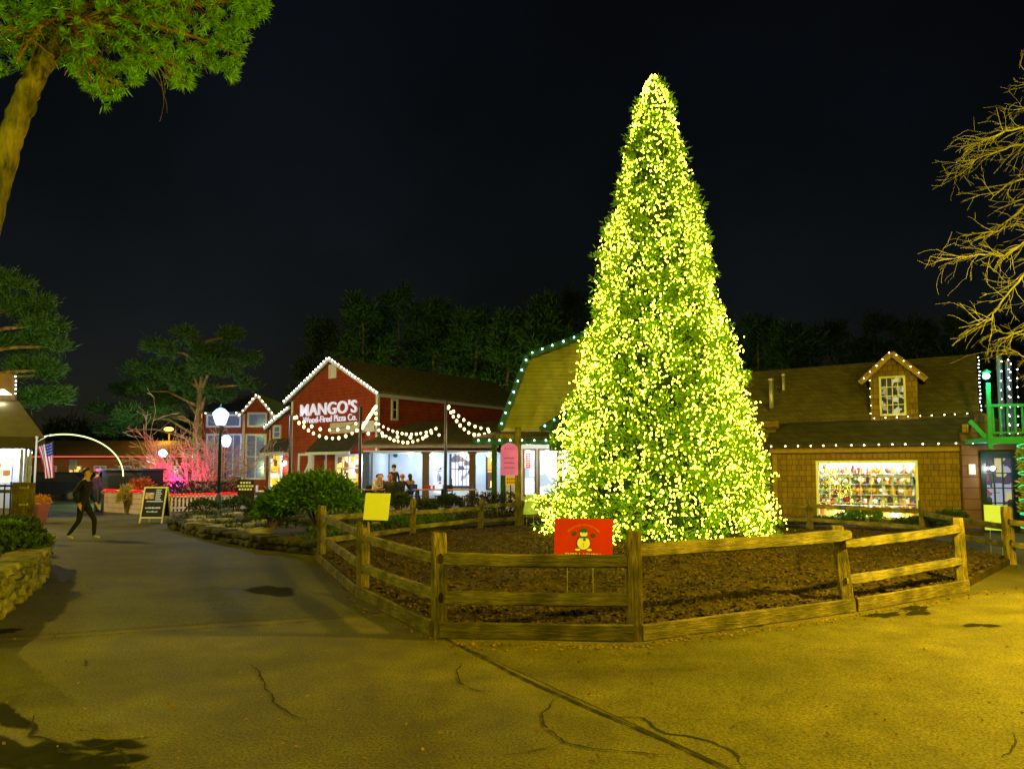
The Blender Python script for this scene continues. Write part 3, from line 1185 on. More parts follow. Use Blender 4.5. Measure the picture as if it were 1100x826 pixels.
tr.box(WID + 0.02, WID + 0.10, 0, LEN - 0.3, EV - 0.30, EV - 0.05)
tr.box(WID - 0.13, WID + 0.04, -0.035, 0.13, 0, EV - 0.1)
tr.box(-0.04, 0.13, -0.035, 0.13, 0, EV - 0.1)
tr.build('trim', M_white, mg)


def on(fr, u0, v0, u1, v1, b=0.0):
    a0, c1 = fr.on(u0, v0, b); a1, c0 = fr.on(u1, v1, b)
    return a0, a1, c0, c1


a0, a1, c0, c1 = on(FM, 354, 392, 362, 406)
window(mg, a0, a1, c0, c1, -0.001, 1, 2, M_white, M_white, 0.12, 0.05)
a0, a1, c0, c1 = on(FM, 321, 487, 337, 524)
dr_ = MB()
dr_.box(a0, a0 + .14, -0.07, -0.002, c0, c1); dr_.box(a1 - .14, a1, -0.07, -0.002, c0, c1)
dr_.box(a0 + .14, a1 - .14, -0.07, -0.002, c1 - .15, c1); dr_.box(a0 + .14, a1 - .14, -0.07, -0.002, c0, c0 + .15)
dr_.beam((a0 + .12, -0.03, c0 + .1), (a1 - .12, -0.03, c1 - .1), 0.045, 0.13)
o = dr_.build('barn_door_frame', M_white, mg)
# side window high up
b0, cc1 = FM.onx(420, 428, WID); b1, cc0 = FM.onx(427, 452, WID)
window(mg, b0, b1, cc0, cc1, WID + 0.001, 1, 2, M_white, M_dglass, 0.12, 0.05, axis='x', sgn=1)
# entrance with its own small roof and lit french doors
a0, a1, c0, c1 = on(FM, 361, 488, 389, 530)
window(mg, a0, a1, c0, c1, -0.001, 4, 3, M_white, M_warm, 0.16, 0.07, name='french_door')
a0, a1, c0, c1 = on(FM, 346, 472, 390, 484)
pr = MB()
pr.slab([(a0 - .1, -1.1, c0), (a1 + .1, -1.1, c0), (a1 + .1, -0.01, c1 + .25), (a0 - .1, -0.01, c1 + .25)], 0.1)
pr.build('entry_roof', M_roofd, mg)
pw_ = MB()
pw_.box(a0 - .12, a1 + .12, -1.14, -1.05, c0 - .22, c0 - .06)
e0, e1, _, _ = on(FM, 346, 472, 353, 484)
pw_.box(e0, e0 + .3, -1.0, -0.9, 0, c0 - .15); pw_.box(e0 + .36, e0 + .5, -0.1, -0.005, 0, c0)
pw_.box(e0 + .8, WID - .2, -0.06, -0.003, c1 + .32, c1 + .95)
pw_.build('entry_frame', M_white, mg)

# lettering on the gable
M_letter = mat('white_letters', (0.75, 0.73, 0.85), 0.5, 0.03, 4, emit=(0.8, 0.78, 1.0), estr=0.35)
a0, a1, _, _ = on(FM, 324, 431, 384, 446)
_, ct = FM.on(350, 432, 0); _, cb = FM.on(350, 445.5, 0)
text('sign_lettering', "MANGO'S", mg, a0, a1, cb, ct, -0.06, M_letter, 0.012, 0.05, track=1.05)
_, ct = FM.on(350, 446.5, 0); _, cb = FM.on(350, 453.5, 0)
a0, a1, _, _ = on(FM, 327, 431, 384, 446)
text('sign_lettering', "Wood-Fired Pizza Co.", mg, a0, a1, cb, ct, -0.06, M_letter, 0.004, 0.03, track=1.05)

# low wing on the gable's far side
ws = FM.on(291, 447, 0.4)[0]
lw = MB()
prism_y(lw, [(ws, 0), (-0.002, 0), (-0.002, EV - 0.45), (ws, 4.6)], 0.4, 6.0)
lo_ = lw.build('side_wing', M_red, mg)
lr = MB(); lr.slab([(ws - .3, 0.15, 4.55), (-0.01, 0.15, EV - 0.25), (-0.01, 6, EV - 0.25), (ws - .3, 6, 4.55)], 0.12)
lr.build('wing_roof', M_roofb, mg)
lt = MB(); lt.beam((ws - .35, 0.11, 4.48), (-0.4, 0.11, EV - 0.42), 0.07, 0.22); lt.build('wing_trim', M_white, mg)
a0, a1, c0, c1 = on(FM, 294, 457, 302, 471, 0.4)
window(mg, a0, a1, c0, c1, 0.399, 1, 2, M_white, M_blueglass, 0.12, 0.05)
a0, a1, c0, c1 = on(FM, 290, 485, 303, 522, 0.4)
window(mg, a0, a1, 0.3, c1, 0.399, 1, 2, M_white, M_warm, 0.2, 0.06, name='door')
a0, a1, c0, c1 = on(FM, 280, 475, 307, 484, -0.4)
hd = MB(); hd.slab([(a0, -0.5, c0), (a1, -0.5, c0), (a1, 0.39, c1 + .2), (a0, 0.39, c1 + .2)], 0.1)
hd.build('hood', M_roofd, mg)
hd = MB(); hd.box(a0 + .1, a1, -0.54, -0.46, c0 - .3, c0 - .11); hd.box(a1 - .1, a1, -0.45, 0.39, c0 - .3, c0 - .11)
hd.build('hood_trim', M_white, mg)


def sconce(fr, par, u, v, b=-0.12, r=0.13, power=30):
    a, c = fr.on(u, v, b)
    m = MB(); m.lathe((a, b, c - 0.14), [(0.03, 0), (0.09, 0.02), (r, 0.14), (0.09, 0.27), (0.03, 0.3)], 10)
    o = m.build('sconce', glow('sconce_glow', (0.95, 0.92, 1.0), 12), par, smooth=True)
    m = MB(); m.box(a - 0.04, a + 0.04, b + 0.02, 0.0, c - 0.02, c + 0.2)
    m.build('bracket', M_black, o)
    p = fr.w(a, b - 0.35, c)
    lamp('sconce_light', p, power, (0.9, 0.85, 1.0), 0.1)


sconce(FM, mg, 305.5, 497.5, 0.2, power=45)
sconce(FM, mg, 391.5, 498, -0.15, 0.16, power=70)

# white edge lights on the gable
g1 = [FM.w(-0.45, -0.40, EV - sl * 0.45 + 0.12), FM.w(WID / 2, -0.40, AP + 0.18), FM.w(WID + 0.45, -0.40, EV - sl * 0.45 + 0.12)]
light_string('white bulbs edging the big red gable above the restaurant lettering', g1, 0.30, M_bulb, 0.036)
light_string('white bulbs edging the low lean-to roof beside the big red gable', [FM.w(ws - .35, 0.05, 4.6), FM.w(-0.45, 0.05, EV - 0.33)], 0.30, M_bulb, 0.036)

# patio porch in front of the long side: its own frame, parallel to the picture
FPo = Frame(-7.9, 37.0, -3.0)
e0 = FPo.on(396, 477, 0)[0]; e1 = FPo.on(530, 477, 0)[0]
po = thing('restaurant_porch', 'low brown-roofed porch with timber posts along the red restaurant, pale blue inside', 'porch', (-7.9, 37.0, 0), FPo.a)
DEP = 4.2
PFL = 0.35
_, ez = FPo.on(450, 478, 0)
m_ = MB()
m_.slab([(e0 - .3, -0.4, ez + .08), (e1 + .3, -0.4, ez + .08), (e1 + .3, DEP + 1.6, ez + 1.55), (e0 + 1.2, DEP + 1.6, ez + 1.55)], 0.12)
m_.build('roof', M_roofb, po)
m_ = MB(); m_.box(e0 - .3, e1 + .3, -0.42, -0.3, ez - .16, ez - .02); m_.build('fascia', mat('grey_fascia', (.22, .2, .2), .6), po)
m_ = MB(); m_.box(e0 - .2, e1 + .2, -0.3, DEP + .1, ez - .34, ez - .28); m_.build('ceiling', M_porchwall, po)
m_ = MB()
m_.box(e0, e1 + .2, DEP, DEP + .2, PFL, ez - .3)
m_.box(e0, e0 + .1, 0.5, DEP, PFL, ez - .3)
m_.build('wall', M_porchwall, po)
m_ = MB(); m_.box(e0 - .2, e1 + .2, -0.3, DEP + .2, 0.0, PFL); m_.build('deck', mat('deck_boards', (.16, .13, .11), .8, .3, 4, .3), po)
for u, mm, ww in ((394, mat('slate_blue_post', (.05, .09, .20), .5), .34), (457.5, M_brownw, .30), (507.5, M_brownw, .30)):
    a, _ = FPo.on(u, 500, 0)
    m_ = MB(); m_.box(a - ww / 2, a + ww / 2, -ww / 2, ww / 2, PFL, ez - .28)
    m_.box(a - ww * .7, a + ww * .7, -ww * .7, ww * .7, ez - .42, ez - .345)
    m_.build('post', mm, po)
M_navy = mat('navy_frame', (.02, .025, .06), .5)
a0, a1, c0, c1 = on(FPo, 402, 484, 418, 530, DEP); window(po, a0, a1, PFL + .05, c1, DEP - .001, 2, 3, M_navy, M_warm, .14, .05, name='door')
a0, a1, c0, c1 = on(FPo, 465, 491, 476, 530, DEP); window(po, a0, a1, PFL + .05, c1, DEP - .001, 1, 3, M_white, M_shopwin, .1, .05, name='door')
a0, a1, c0, c1 = on(FPo, 483, 484, 507, 524, DEP); window(po, a0, a1, c0, c1, DEP - .001, 5, 2, M_navy, M_shopwin, .12, .04)
a0, a1, c0, c1 = on(FPo, 522, 484, 531, 526, DEP); window(po, a0, a1, c0, c1, DEP - .001, 1, 2, M_navy, M_warm, .1, .04)
m_ = MB(); aa, cc = FPo.on(425, 489, DEP); m_.lathe((0, 0, 0), [(0.02, 0), (0.12, 0.02), (0.12, 0.05)], 12)
m_.v = [(aa + x, DEP - z, cc + y) for x, y, z in m_.v]; m_.build('wall_ornament', M_green, po)
for u in (430, 455, 492, 520):
    a, _ = FPo.on(u, 500, 0)
    p = FPo.w(a, 2.6, ez - .55)
    m_ = MB(); m_.ball((a, 2.6, ez - .45), .10, 10, 6); m_.build('ceiling_lamp', glow('porch_lamp', (.85, .92, 1), 10), po)
    lamp('porch_light', p + Vector((0, 0, -0.1)), 60, (.72, .85, 1.0), .1)

# ------------------------------------------------------------------ red stair tower
FT = Frame(P(261, 470, 50).x, 50, 3.0)
tw_ = thing('tower_building', 'small red clapboard tower with a tall white-framed window and bulbs on its gable', 'building', (FT.o.x, FT.o.y, 0), FT.a)
wt = FT.on(291.5, 470, 0)[0]
te = FT.on(276, 443, 0)[1]; ta = FT.on(276, 425, 0)[1]
w = MB(); prism_y(w, [(0, 0), (wt, 0), (wt, te), (wt / 2, ta), (0, te)], 0, 0.2); w.box(0, .2, .21, 6, 0, te); w.box(wt - .2, wt, .21, 6, 0, te)
w.build('wall', M_red, tw_)
r_ = MB(); s2 = (ta - te) / (wt / 2)
r_.slab([(-.25, -.25, te - .25 * s2 + .1), (wt / 2, -.25, ta + .1), (wt / 2, 6, ta + .1), (-.25, 6, te - .25 * s2 + .1)], .1)
r_.slab([(wt + .25, -.25, te - .25 * s2 + .1), (wt / 2, -.25, ta + .1), (wt / 2, 6, ta + .1), (wt + .25, 6, te - .25 * s2 + .1)], .1)
r_.build('roof', M_roofd, tw_)
t_ = MB(); t_.box(-.05, .12, -.04, .12, 0, te - .1); t_.box(wt - .12, wt + .05, -.04, .12, 0, te - .1)
for s in (0, 1):
    x0 = -.28 if not s else wt + .28
    t_.beam((x0, -.28, te - .28 * s2), (wt / 2, -.28, ta), .06, .18)
t_.build('trim', M_white, tw_)
a0, a1, c0, c1 = on(FT, 266, 443, 287, 459); window(tw_, a0, a1, c0, c1, -.001, 1, 1, M_white, M_blueglass, .13, .05)
a0, a1, c0, c1 = on(FT, 264, 466, 285.5, 515); window(tw_, a0, a1, c0, c1, -.001, 2, 2, M_white, M_blueglass, .13, .08)
# its wing running back to the left
FW = Frame(P(218, 470, 56).x, 56.0, -8.0)
wa = FW.on(262, 470, 0)[0]
we = FW.on(240, 443, 0)[1]; wr_ = FW.on(240, 425, 3.0)[1]
wg = thing('glazed_wing_building', 'glazed wing with a grey pitched roof reaching behind the bare magenta tree', 'building', (FW.o.x, FW.o.y, 0), FW.a)
w = MB(); w.box(0, wa, 0, .2, 0, we); w.box(0, .2, .21, 6, 0, we); w.build('wall', M_red, wg)
r_ = MB(); r_.slab([(-.3, -.4, we), (wa - .1, -.4, we), (wa - .1, 3, wr_), (-.3, 3, wr_)], .12); r_.slab([(-.3, 6.4, we), (wa - .1, 6.4, we), (wa - .1, 3, wr_), (-.3, 3, wr_)], .12)
r_.build('roof', mat('grey_roof', (.12, .12, .15), .8, .2, 4), wg)
for (u0, u1, v0, v1, cl) in ((242, 259, 445, 459, 1), (242, 259, 466, 512, 2), (222, 238, 445, 459, 1), (222, 238, 466, 512, 2)):
    a0, a1, c0, c1 = on(FW, u0, v0, u1, v1); window(wg, a0, a1, c0, c1, -.001, cl, 1, M_white, M_blueglass, .13, .07)
gt = [FT.w(-.3, -.33, te - .3 * s2 + .08), FT.w(wt / 2, -.33, ta + .12), FT.w(wt + .3, -.33, te - .3 * s2 + .08)]
light_string('small warm bulbs edging the gable of the red tower', gt, .34, M_bulbw, .034)
light_string('dim bulbs along the eave of the grey-roofed glazed wing', [FW.w(0, -.45, we - .05), FW.w(wa, -.45, we - .05)], .8, M_bulbw, .04)

# ------------------------------------------------------------------ yellow gambrel shop behind the tree
FGm = Frame(P(536, 463, 30).x, 30.0, 0)
gb = thing('gambrel_building', 'yellow gambrel-roofed shop with green bargeboards and bright shop windows behind the lit tree', 'shop', (FGm.o.x, 30, 0))
pt = lambda u, v: FGm.on(u, v, 0)
ge = pt(537, 463); gk = pt(567, 384); gap_ = pt(672, 346)
sym = 2 * gap_[0]
poly = [(0.05, 0), (sym - .05, 0), (sym - ge[0], ge[1]), (sym - gk[0], gk[1]), gap_, gk, ge]
w = MB(); prism_y(w, [(ge[0], ge[1]), (sym - ge[0], ge[1]), (sym - gk[0], gk[1]), gap_, gk], 0, .2)
w.build('wall', M_yel, gb)
w = MB(); w.box(.1, sym - .1, .25, .4, 0, ge[1]); w.build('lower_wall', mat('cream_wall', (.42, .40, .32), .7, .1, 3), gb)
r_ = MB()
prf = [ge, gk, gap_, (sym - gk[0], gk[1]), (sym - ge[0], ge[1])]
for p, q in zip(prf, prf[1:]):
    r_.slab([(p[0], -.3, p[1] + .15), (q[0], -.3, q[1] + .15), (q[0], 9, q[1] + .15), (p[0], 9, p[1] + .15)], .12)
r_.build('roof', M_roofd, gb)
b_ = MB()
for p, q in zip(prf, prf[1:]):
    b_.beam((p[0], -.34, p[1] + .02), (q[0], -.34, q[1] + .02), .07, .26)
b_.build('bargeboard', M_green, gb)
# pent roof over the shop front with green trim
l0, cz = FGm.on(508, 473, -1.6); l1, _ = FGm.on(640, 473, -1.6)
r_ = MB(); r_.slab([(l0, -1.7, cz + .12), (l1 + 3, -1.7, cz + .12), (l1 + 3, -.01, ge[1] - .02), (l0 + .8, -.01, ge[1] - .02)], .1); r_.build('pent_roof', M_roofb, gb)
b_ = MB(); b_.box(l0, l1 + 3, -1.78, -1.68, cz - .16, cz + .04); b_.build('fascia', M_green, gb)
pg = MB(); k0 = FGm.on(583, 463, -1.9); k1 = FGm.on(640, 425, -1.9)
k2 = (2 * k1[0] - k0[0], k0[1])
prism_y(pg, [k0, k2, k1], -1.86, -1.82); pg.box(k0[0] + .25, k2[0] - .25, -1.9, -1.8, cz - .4, k0[1] - .02)
pg.build('porch_gable', M_teal, gb)
b_ = MB(); b_.beam((k0[0] - .1, -1.95, k0[1] + .05), (k1[0], -1.95, k1[1] + .1), .1, .2); b_.beam((k2[0] + .1, -1.95, k2[1] + .05), (k1[0], -1.95, k1[1] + .1), .1, .2); b_.build('porch_trim', M_green, gb)
# shop windows
for (u0, u1) in ((562, 576), (578, 600), (602, 626), (628, 650)):
    a0, a1, c0, c1 = on(FGm, u0, 482, u1, 533, .25)
    window(gb, a0, a1, c0, c1, .249, 1, 1, M_brownw, lit_window('shop_display', [(1, 1, 1), (.95, .97, 1), (.6, .7, .9), (1, .95, .95), (.9, .95, 1), (.3, .4, .5)], 1.15, 1.6), .07, .05, name='shop_window')
for u in (531, 540.5):
    a, _ = FGm.on(u, 500, -1.6)
    m_ = MB(); m_.box(a - .1, a + .1, -1.7, -1.5, 0, cz - .17); m_.build('post', M_green, gb)
a0, a1, c0, c1 = on(FGm, 563.5, 486, 571, 503, .1)
ban = MB(); ban.box(a0, a1, .08, .1, c0, c1)
bn = ban.build('window_banner', mat('banner_paper', (.75, .62, .6), .6), gb)
br = MB()
for k in range(7):
    z = c0 + (c1 - c0) * (k + .5) / 7.2
    for q in range(2):
        x = a0 + (a1 - a0) * (.18 + .35 * q)
        br.box(x, x + (a1 - a0) * .28, .066, .078, z - .028, z + .028)
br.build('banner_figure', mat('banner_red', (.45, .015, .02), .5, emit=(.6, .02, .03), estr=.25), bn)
edge = [FGm.w(p[0], -.42, p[1] + .1) for p in prf[:3]]
light_string('bluish white bulbs on the green edge of the yellow gambrel roof', edge, .44, M_bulbg, .030)
light_string('bulbs along the green fascia over the bright shop windows', [FGm.w(l0, -1.85, cz + .02), FGm.w(l1 + 1, -1.85, cz + .02)], .44, M_bulbg, .028)
light_string('bulbs rising along the teal porch gable beside the lit tree', [FGm.w(k0[0] - .1, -2.03, k0[1] + .1), FGm.w(k1[0], -2.03, k1[1] + .15)], .44, M_bulbg, .028)
for u in (568, 590, 615):
    a, _ = FGm.on(u, 500, -.5)
    lamp('shopfront_light', FGm.w(a, -.9, cz - .35), 35, (.85, .93, 1.0), .1)

# ------------------------------------------------------------------ brown shingled shop on the right
FB_ = Frame(8.28, 23.5, -30)
sh = thing('shingle_shop', 'brown cedar-shingled shop with a dormer and a big window crammed with goods', 'shop', (8.28, 23.5, 0), FB_.a)
SL = 5.25
ev = 2.46
wn = on(FB_, 879, 497.5, 985, 556)
a0, a1, c0, c1 = wn
w = MB(); wallp(w, 0, SL, 0, ev, 0, .16, [(a0, a1, c0, c1)])
w.box(SL - .16, SL, .161, 5.4, 0, 3.0)
prism_x(w, [(.8, 3.0), (8.2, 3.0), (4.5, 5.5)], SL - .16, SL - .003)
w.box(0, .16, .161, 1.0, 0, ev)
w.box(-4.0, 0, .8, 1.0, 0, 3.3)
w.box(-4, SL, 8.0, 8.2, 0, 3.0)
w.build('wall', M_shake, sh)
t_ = MB()
t_.box(-.06, .07, -.035, -.002, 0, ev - .25); t_.box(SL - .1, SL + .04, -.035, -.002, 0, ev - .25)
t_.box(-.12, SL + .12, -.16, -.02, ev - .22, ev - .06)
t_.build('corner_trim', M_tan, sh)
RZ = 5.45
r_ = MB()
r_.slab([(-.25, -.4, ev + .02), (SL + .35, -.4, ev + .02), (SL + .3, 1.2, 3.28), (.35, 1.2, 3.28)], .1)
r_.slab([(-.25, -.4, ev + .02), (.35, 1.2, 3.28), (-.2, 1.25, 3.2), (-.3, .5, ev + .02)], .08)
r_.build('pent_roof', M_roofd, sh)
r_ = MB()
r_.slab([(-5, 1.2, 3.30), (SL + .32, 1.2, 3.30), (SL + .42, 4.4, RZ + .1), (-5, 4.4, RZ - .05)], .14)
r_.slab([(-5, 8.2, 3.30), (SL + .32, 8.2, 3.30), (SL + .42, 4.4, RZ + .1), (-5, 4.4, RZ - .05)], .14)
r_.slab([(-5, .55, 3.02), (-.05, .55, 3.02), (-.05, 1.19, 3.30), (-5, 1.19, 3.30)], .1)
r_.build('roof', M_roofb, sh)
# dormer
da0, dc1 = FB_.on(934, 404, 1.15); da1, _ = FB_.on(985, 404, 1.15)
_, dz0 = FB_.on(958, 454, 1.15); dpk = FB_.on(955.5, 375, 1.15)
dm = (da0 + da1) / 2
dw = MB(); pk = dc1 + (da1 - da0) / 2 * .95
prism_y(dw, [(da0, dz0 - .1), (da1, dz0 - .1), (da1, dc1), (dm, pk), (da0, dc1)], 1.15, 3.6)
dob = dw.build('dormer', M_shake, sh)
dr2 = MB(); ov = .22
for s in (-1, 1):
    xe = dm + s * ((da1 - da0) / 2 + ov)
    ze = dc1 - ov * .95
    dr2.slab([(xe, .85, ze + .09), (dm, .85, pk + .09), (dm, 4.2, pk + .09), (xe, 3.2, ze + .09)], .08)
dr2.build('dormer_roof', M_roofb, dob)
dt = MB()
for s in (-1, 1):
    xe = dm + s * ((da1 - da0) / 2 + ov + .03)
    dt.beam((xe, .82, dc1 - (ov + .03) * .95), (dm, .82, pk + .0), .06, .17)
dt.build('dormer_trim', M_tan, dob)
a0d, a1d, c0d, c1d = on(FB_, 944, 405, 974, 446, 1.15)
window(sh, a0d, a1d, c0d, c1d, 1.149, 4, 4, M_white, lit_window('dormer_room', [(.02, .02, .015), (.3, .26, .12), (.03, .03, .02), (.01, .01, .01), (.55, .5, .25), (.02, .03, .01)], .7, 7), .06, .025)
# big shop window: frame, bars, glass and a lit room behind
wf = MB(); tw2 = .07
wf.box(a0 - tw2, a0, -.05, .1, c0 - tw2, c1 + tw2); wf.box(a1, a1 + tw2, -.05, .1, c0 - tw2, c1 + tw2)
wf.box(a0, a1, -.05, .1, c1, c1 + tw2); wf.box(a0 - .04, a1 + .04, -.09, .1, c0 - tw2, c0)
for i in range(1, 9):
    x = a0 + (a1 - a0) * i / 9
    wf.box(x - .011, x + .011, .02, .05, c0, c1)
for i in range(1, 4):
    z = c0 + (c1 - c0) * i / 4
    wf.box(a0, a1, .021, .049, z - .011, z + .011)
wfo = wf.build('window', mat('window_white', (.7, .74, .7), .5, .05, 4), sh)
g_ = MB(); g_.box(a0, a1, .055, .06, c0, c1); g_.build('pane', GL, wfo)
rm = MB()
M_room = mat('bright_room_wall', (.8, .78, .72), .8, .05, 2)
dpt = .9
rm.box(a0 - .1, a1 + .1, dpt, dpt + .05, c0 - .1, c1 + .1); rm.box(a0 - .14, a0 - .1, .165, dpt, c0 - .1, c1 + .1)
rm.box(a1 + .1, a1 + .14, .165, dpt, c0 - .1, c1 + .1); rm.box(a0 - .1, a1 + .1, .165, dpt, c1 + .1, c1 + .14); rm.box(a0 - .1, a1 + .1, .165, dpt, c0 - .14, c0 - .1)
rm.build('display_case', M_room, sh)
shelfz = [c0 + (c1 - c0) * k for k in (0.0, .2, .4, .6, .8)]
sv = MB()
for z in shelfz[1:]:
    sv.box(a0 - .09, a1 + .09, .35, .75, z - .012, z)
shelf = sv.build('display_shelf', M_white, sh)
for f in (.2, .5, .8):
    lamp('display_light', FB_.w(a0 + (a1 - a0) * f, .24, c1 + .05), 38, (1, .97, .92), .05)
    lamp('display_light_low', FB_.w(a0 + (a1 - a0) * f, .22, c0 + .04), 22, (1, .97, .92), .05)
cols = [(.8, .75, .65), (.85, .85, .85), (.75, .28, .04), (.8, .5, .05), (.15, .35, .06), (.05, .12, .4), (.5, .04, .03), (.12, .06, .04), (.85, .8, .3), (.25, .5, .6), (.9, .9, .9), (.7, .4, .25)]
cm = [mat('ornament_paint_%d' % i, c, .4, .15, 12) for i, c in enumerate(cols)]


def orn(kind, m, m2):
    b = MB()
    if kind == 0:
        b.ball((0, 0, .07), .07, 12, 8); b.lathe((0, 0, .135), [(.018, 0), (.018, .025)], 8, 1)
    elif kind == 1:
        b.lathe((0, 0, 0), [(.05, 0), (.055, .02), (.05, .12), (.018, .15), (.018, .19)], 12); b.lathe((0, 0, .19), [(.024, 0), (.024, .02)], 8, 1)
    elif kind == 2:
        b.box(-.075, .075, -.05, .05, 0, .12); b.box(-.078, .078, -.012, .012, -.001, .123, 1); b.ball((0, 0, .13), .022, 8, 5, 1)
    elif kind == 3:
        b.lathe((0, 0, 0), [(.075, 0), (.06, .05), (.035, .12), (.008, .2)], 12); b.ball((0, 0, .2), .02, 8, 5, 1)
    else:
        b.ball((0, 0, .055), .055, 10, 7, 1); b.ball((0, 0, .135), .038, 10, 7, 1); b.lathe((0, 0, .16), [(.045, 0), (.028, .012), (.026, .05)], 10)
    me = bpy.data.meshes.new('ornament'); me.from_pydata(b.v, [], b.f); me.materials.append(m); me.materials.append(m2)
    me.polygons.foreach_set('material_index', b.m)
    return me


kinds = {}
for si, z in enumerate(shelfz):
    n = 27
    for i in range(n):
        k = rnd.randrange(5); ci = rnd.choice([0, 1, 2, 3, 4, 5, 6, 7, 8, 9, 10, 11, 2, 3, 7]) if si else rnd.choice([2, 3, 3, 8, 2])
        cj = rnd.randrange(12)
        if (k, ci, cj) not in kinds:
            kinds[k, ci, cj] = orn(k, cm[ci], cm[cj])
        x = a0 + (a1 - a0) * (i + .5) / n + rnd.uniform(-.03, .03)
        o = link('ornament', kinds[k, ci, cj], None, FB_.w(x, rnd.uniform(.42, .66), z + .001 if si else c0 - .098))
        s = rnd.uniform(.95, 1.55) * (1.0 if si else 1.5)
        o.scale = (s, s, s); o.rotation_euler = (0, 0, rnd.uniform(0, 6.28))
        tag(o, 'small bright ornament among the many crammed behind the big white-framed shop window', 'ornament', 'ornaments crammed on the shop window shelves')
hk = {}
for i in range(84):
    ci, cj = rnd.randrange(12), rnd.randrange(12)
    if (ci, cj) not in hk:
        b = MB(); k = rnd.randrange(3)
        if k == 0: b.ball((0, 0, -.05), .05, 10, 7)
        elif k == 1:
            b.lathe((0, 0, -.12), [(.002, 0), (.05, .05), (.05, .06), (.002, .12)], 6)
        else:
            b.box(-.045, .045, -.012, .012, -.12, 0)
        b.tube([(0, 0, 0), (0, 0, .12)], .003, 4, 1)
        me = bpy.data.meshes.new('hanging_ornament'); me.from_pydata(b.v, [], b.f); me.materials.append(cm[ci]); me.materials.append(M_wire)
        me.polygons.foreach_set('material_index', b.m); hk[ci, cj] = me
    sh_i = rnd.randrange(1, 5)
    zt = (shelfz + [c1 + .07])[sh_i + rnd.choice((0, 0, 0, 1)) if sh_i < 5 else 5]
    o = link('hanging_ornament', hk[ci, cj], None, FB_.w(a0 + (a1 - a0) * rnd.uniform(.02, .98), rnd.uniform(.36, .41) if rnd.random() < .7 else .5, zt - .125))
    o.rotation_euler = (0, 0, rnd.uniform(0, 6.28))
    tag(o, 'little ornament dangling on a thread from a shelf inside the big lit shop window', 'ornament', 'ornaments dangling in the big shop window')
# edge lights of the shop
light_string('spaced bulbs along the low eave above the big shop window', [FB_.w(-.2, -.46, ev + .0), FB_.w(SL + .3, -.46, ev + .0)], .38, M_bulbw, .020)
light_string('bulbs down the sloping end of the brown shingled roof', [FB_.w(SL + .47, 4.3, RZ + .05), FB_.w(SL + .36, 1.25, 3.36), FB_.w(SL + .4, -.42, ev + .08)], .24, M_bulb, .017)
light_string('bulbs along the crease of the shop roof beside the dormer foot', [FB_.w(da0 - .05, 1.0, 3.32), FB_.w(SL + .2, 1.1, 3.38)], .3, M_bulbw, .014)
hh = dc1 - (ov + .05) * .95
light_string('tiny bulbs on the pointed gable of the shingled dormer', [FB_.w(dm - (da1 - da0) / 2 - ov, .77, hh + .08), FB_.w(dm, .77, pk + .08), FB_.w(dm + (da1 - da0) / 2 + ov, .77, hh + .08)], .26, M_bulbw, .012)
light_string('tiny bulbs down the side edges of the shingled dormer', [FB_.w(da0, 1.12, dc1), FB_.w(da0, 1.12, 3.4)], .26, M_bulbw, .012)
light_string('short row of bulbs over the gap between shop and lit tree', [FB_.w(-.9, .45, 3.02), FB_.w(-.28, .4, 2.75)], .2, M_bulbw, .02)
# vent pipes on the roof
for (u, v0, v1, r, lb) in ((829, 409, 438, .075, 'thick metal vent pipe standing on the brown shingled roof'), (842, 404, 420, .055, 'thin short vent pipe standing on the brown shingled roof')):
    # find roof point by marching along the ray
    d = ray(u, v1); p = None
    for t in np.linspace(20, 40, 2000):
        q = Vector((0, 0, EYE)) + d * t
        b = (Vector((q.x, q.y)) - FB_.o).dot(FB_.uy)
        if b > 1.2 and q.z <= 3.3 + (RZ - 3.3) * (b - 1.2) / 3.2:
            p = q; break
    if p is not None:
        top = P(u, v0, p.y).z
        vp = thing('vent_pipe', lb, 'vent pipe', p, 0, 'vent pipes on the shop roof')
        M_galv = mat('galvanised_metal', (.42, .42, .40), .45, .2, 12, metal=.5)
        b = MB(); b.lathe((0, 0, -.2), [(r, 0), (r, top - p.z + .2)], 12); b.build('pipe', M_galv, vp, True)
        b = MB(); b.lathe((0, 0, top - p.z), [(r * 1.35, 0), (r * 1.35, .06), (r * .5, .1)], 12); b.build('cap', M_galv, vp)
        b = MB(); b.slab([(-.2, -.18, -.12), (.2, -.18, -.12), (.2, .18, .13), (-.2, .18, .13)], .03); b.build('flashing', mat('lead_flashing', (.05, .05, .05), .6), vp)

# green ribbon decoration on the shop corner
gr = MB(); gr.box(-.03, .03, -.02, .02, -1.05, 0)
for k in range(10):
    gr.beam((-.07, 0, -.1 * k - .05), (.07, 0, -.1 * k - .09), .03, .03)
a, c = FB_.on(1035.5, 493, -.15)
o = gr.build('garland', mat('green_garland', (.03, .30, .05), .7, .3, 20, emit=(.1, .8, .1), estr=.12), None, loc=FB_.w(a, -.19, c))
o.rotation_euler = (0, 0, FB_.a)
tag(o, 'narrow green garland hanging on the corner of the shingled shop', 'garland')

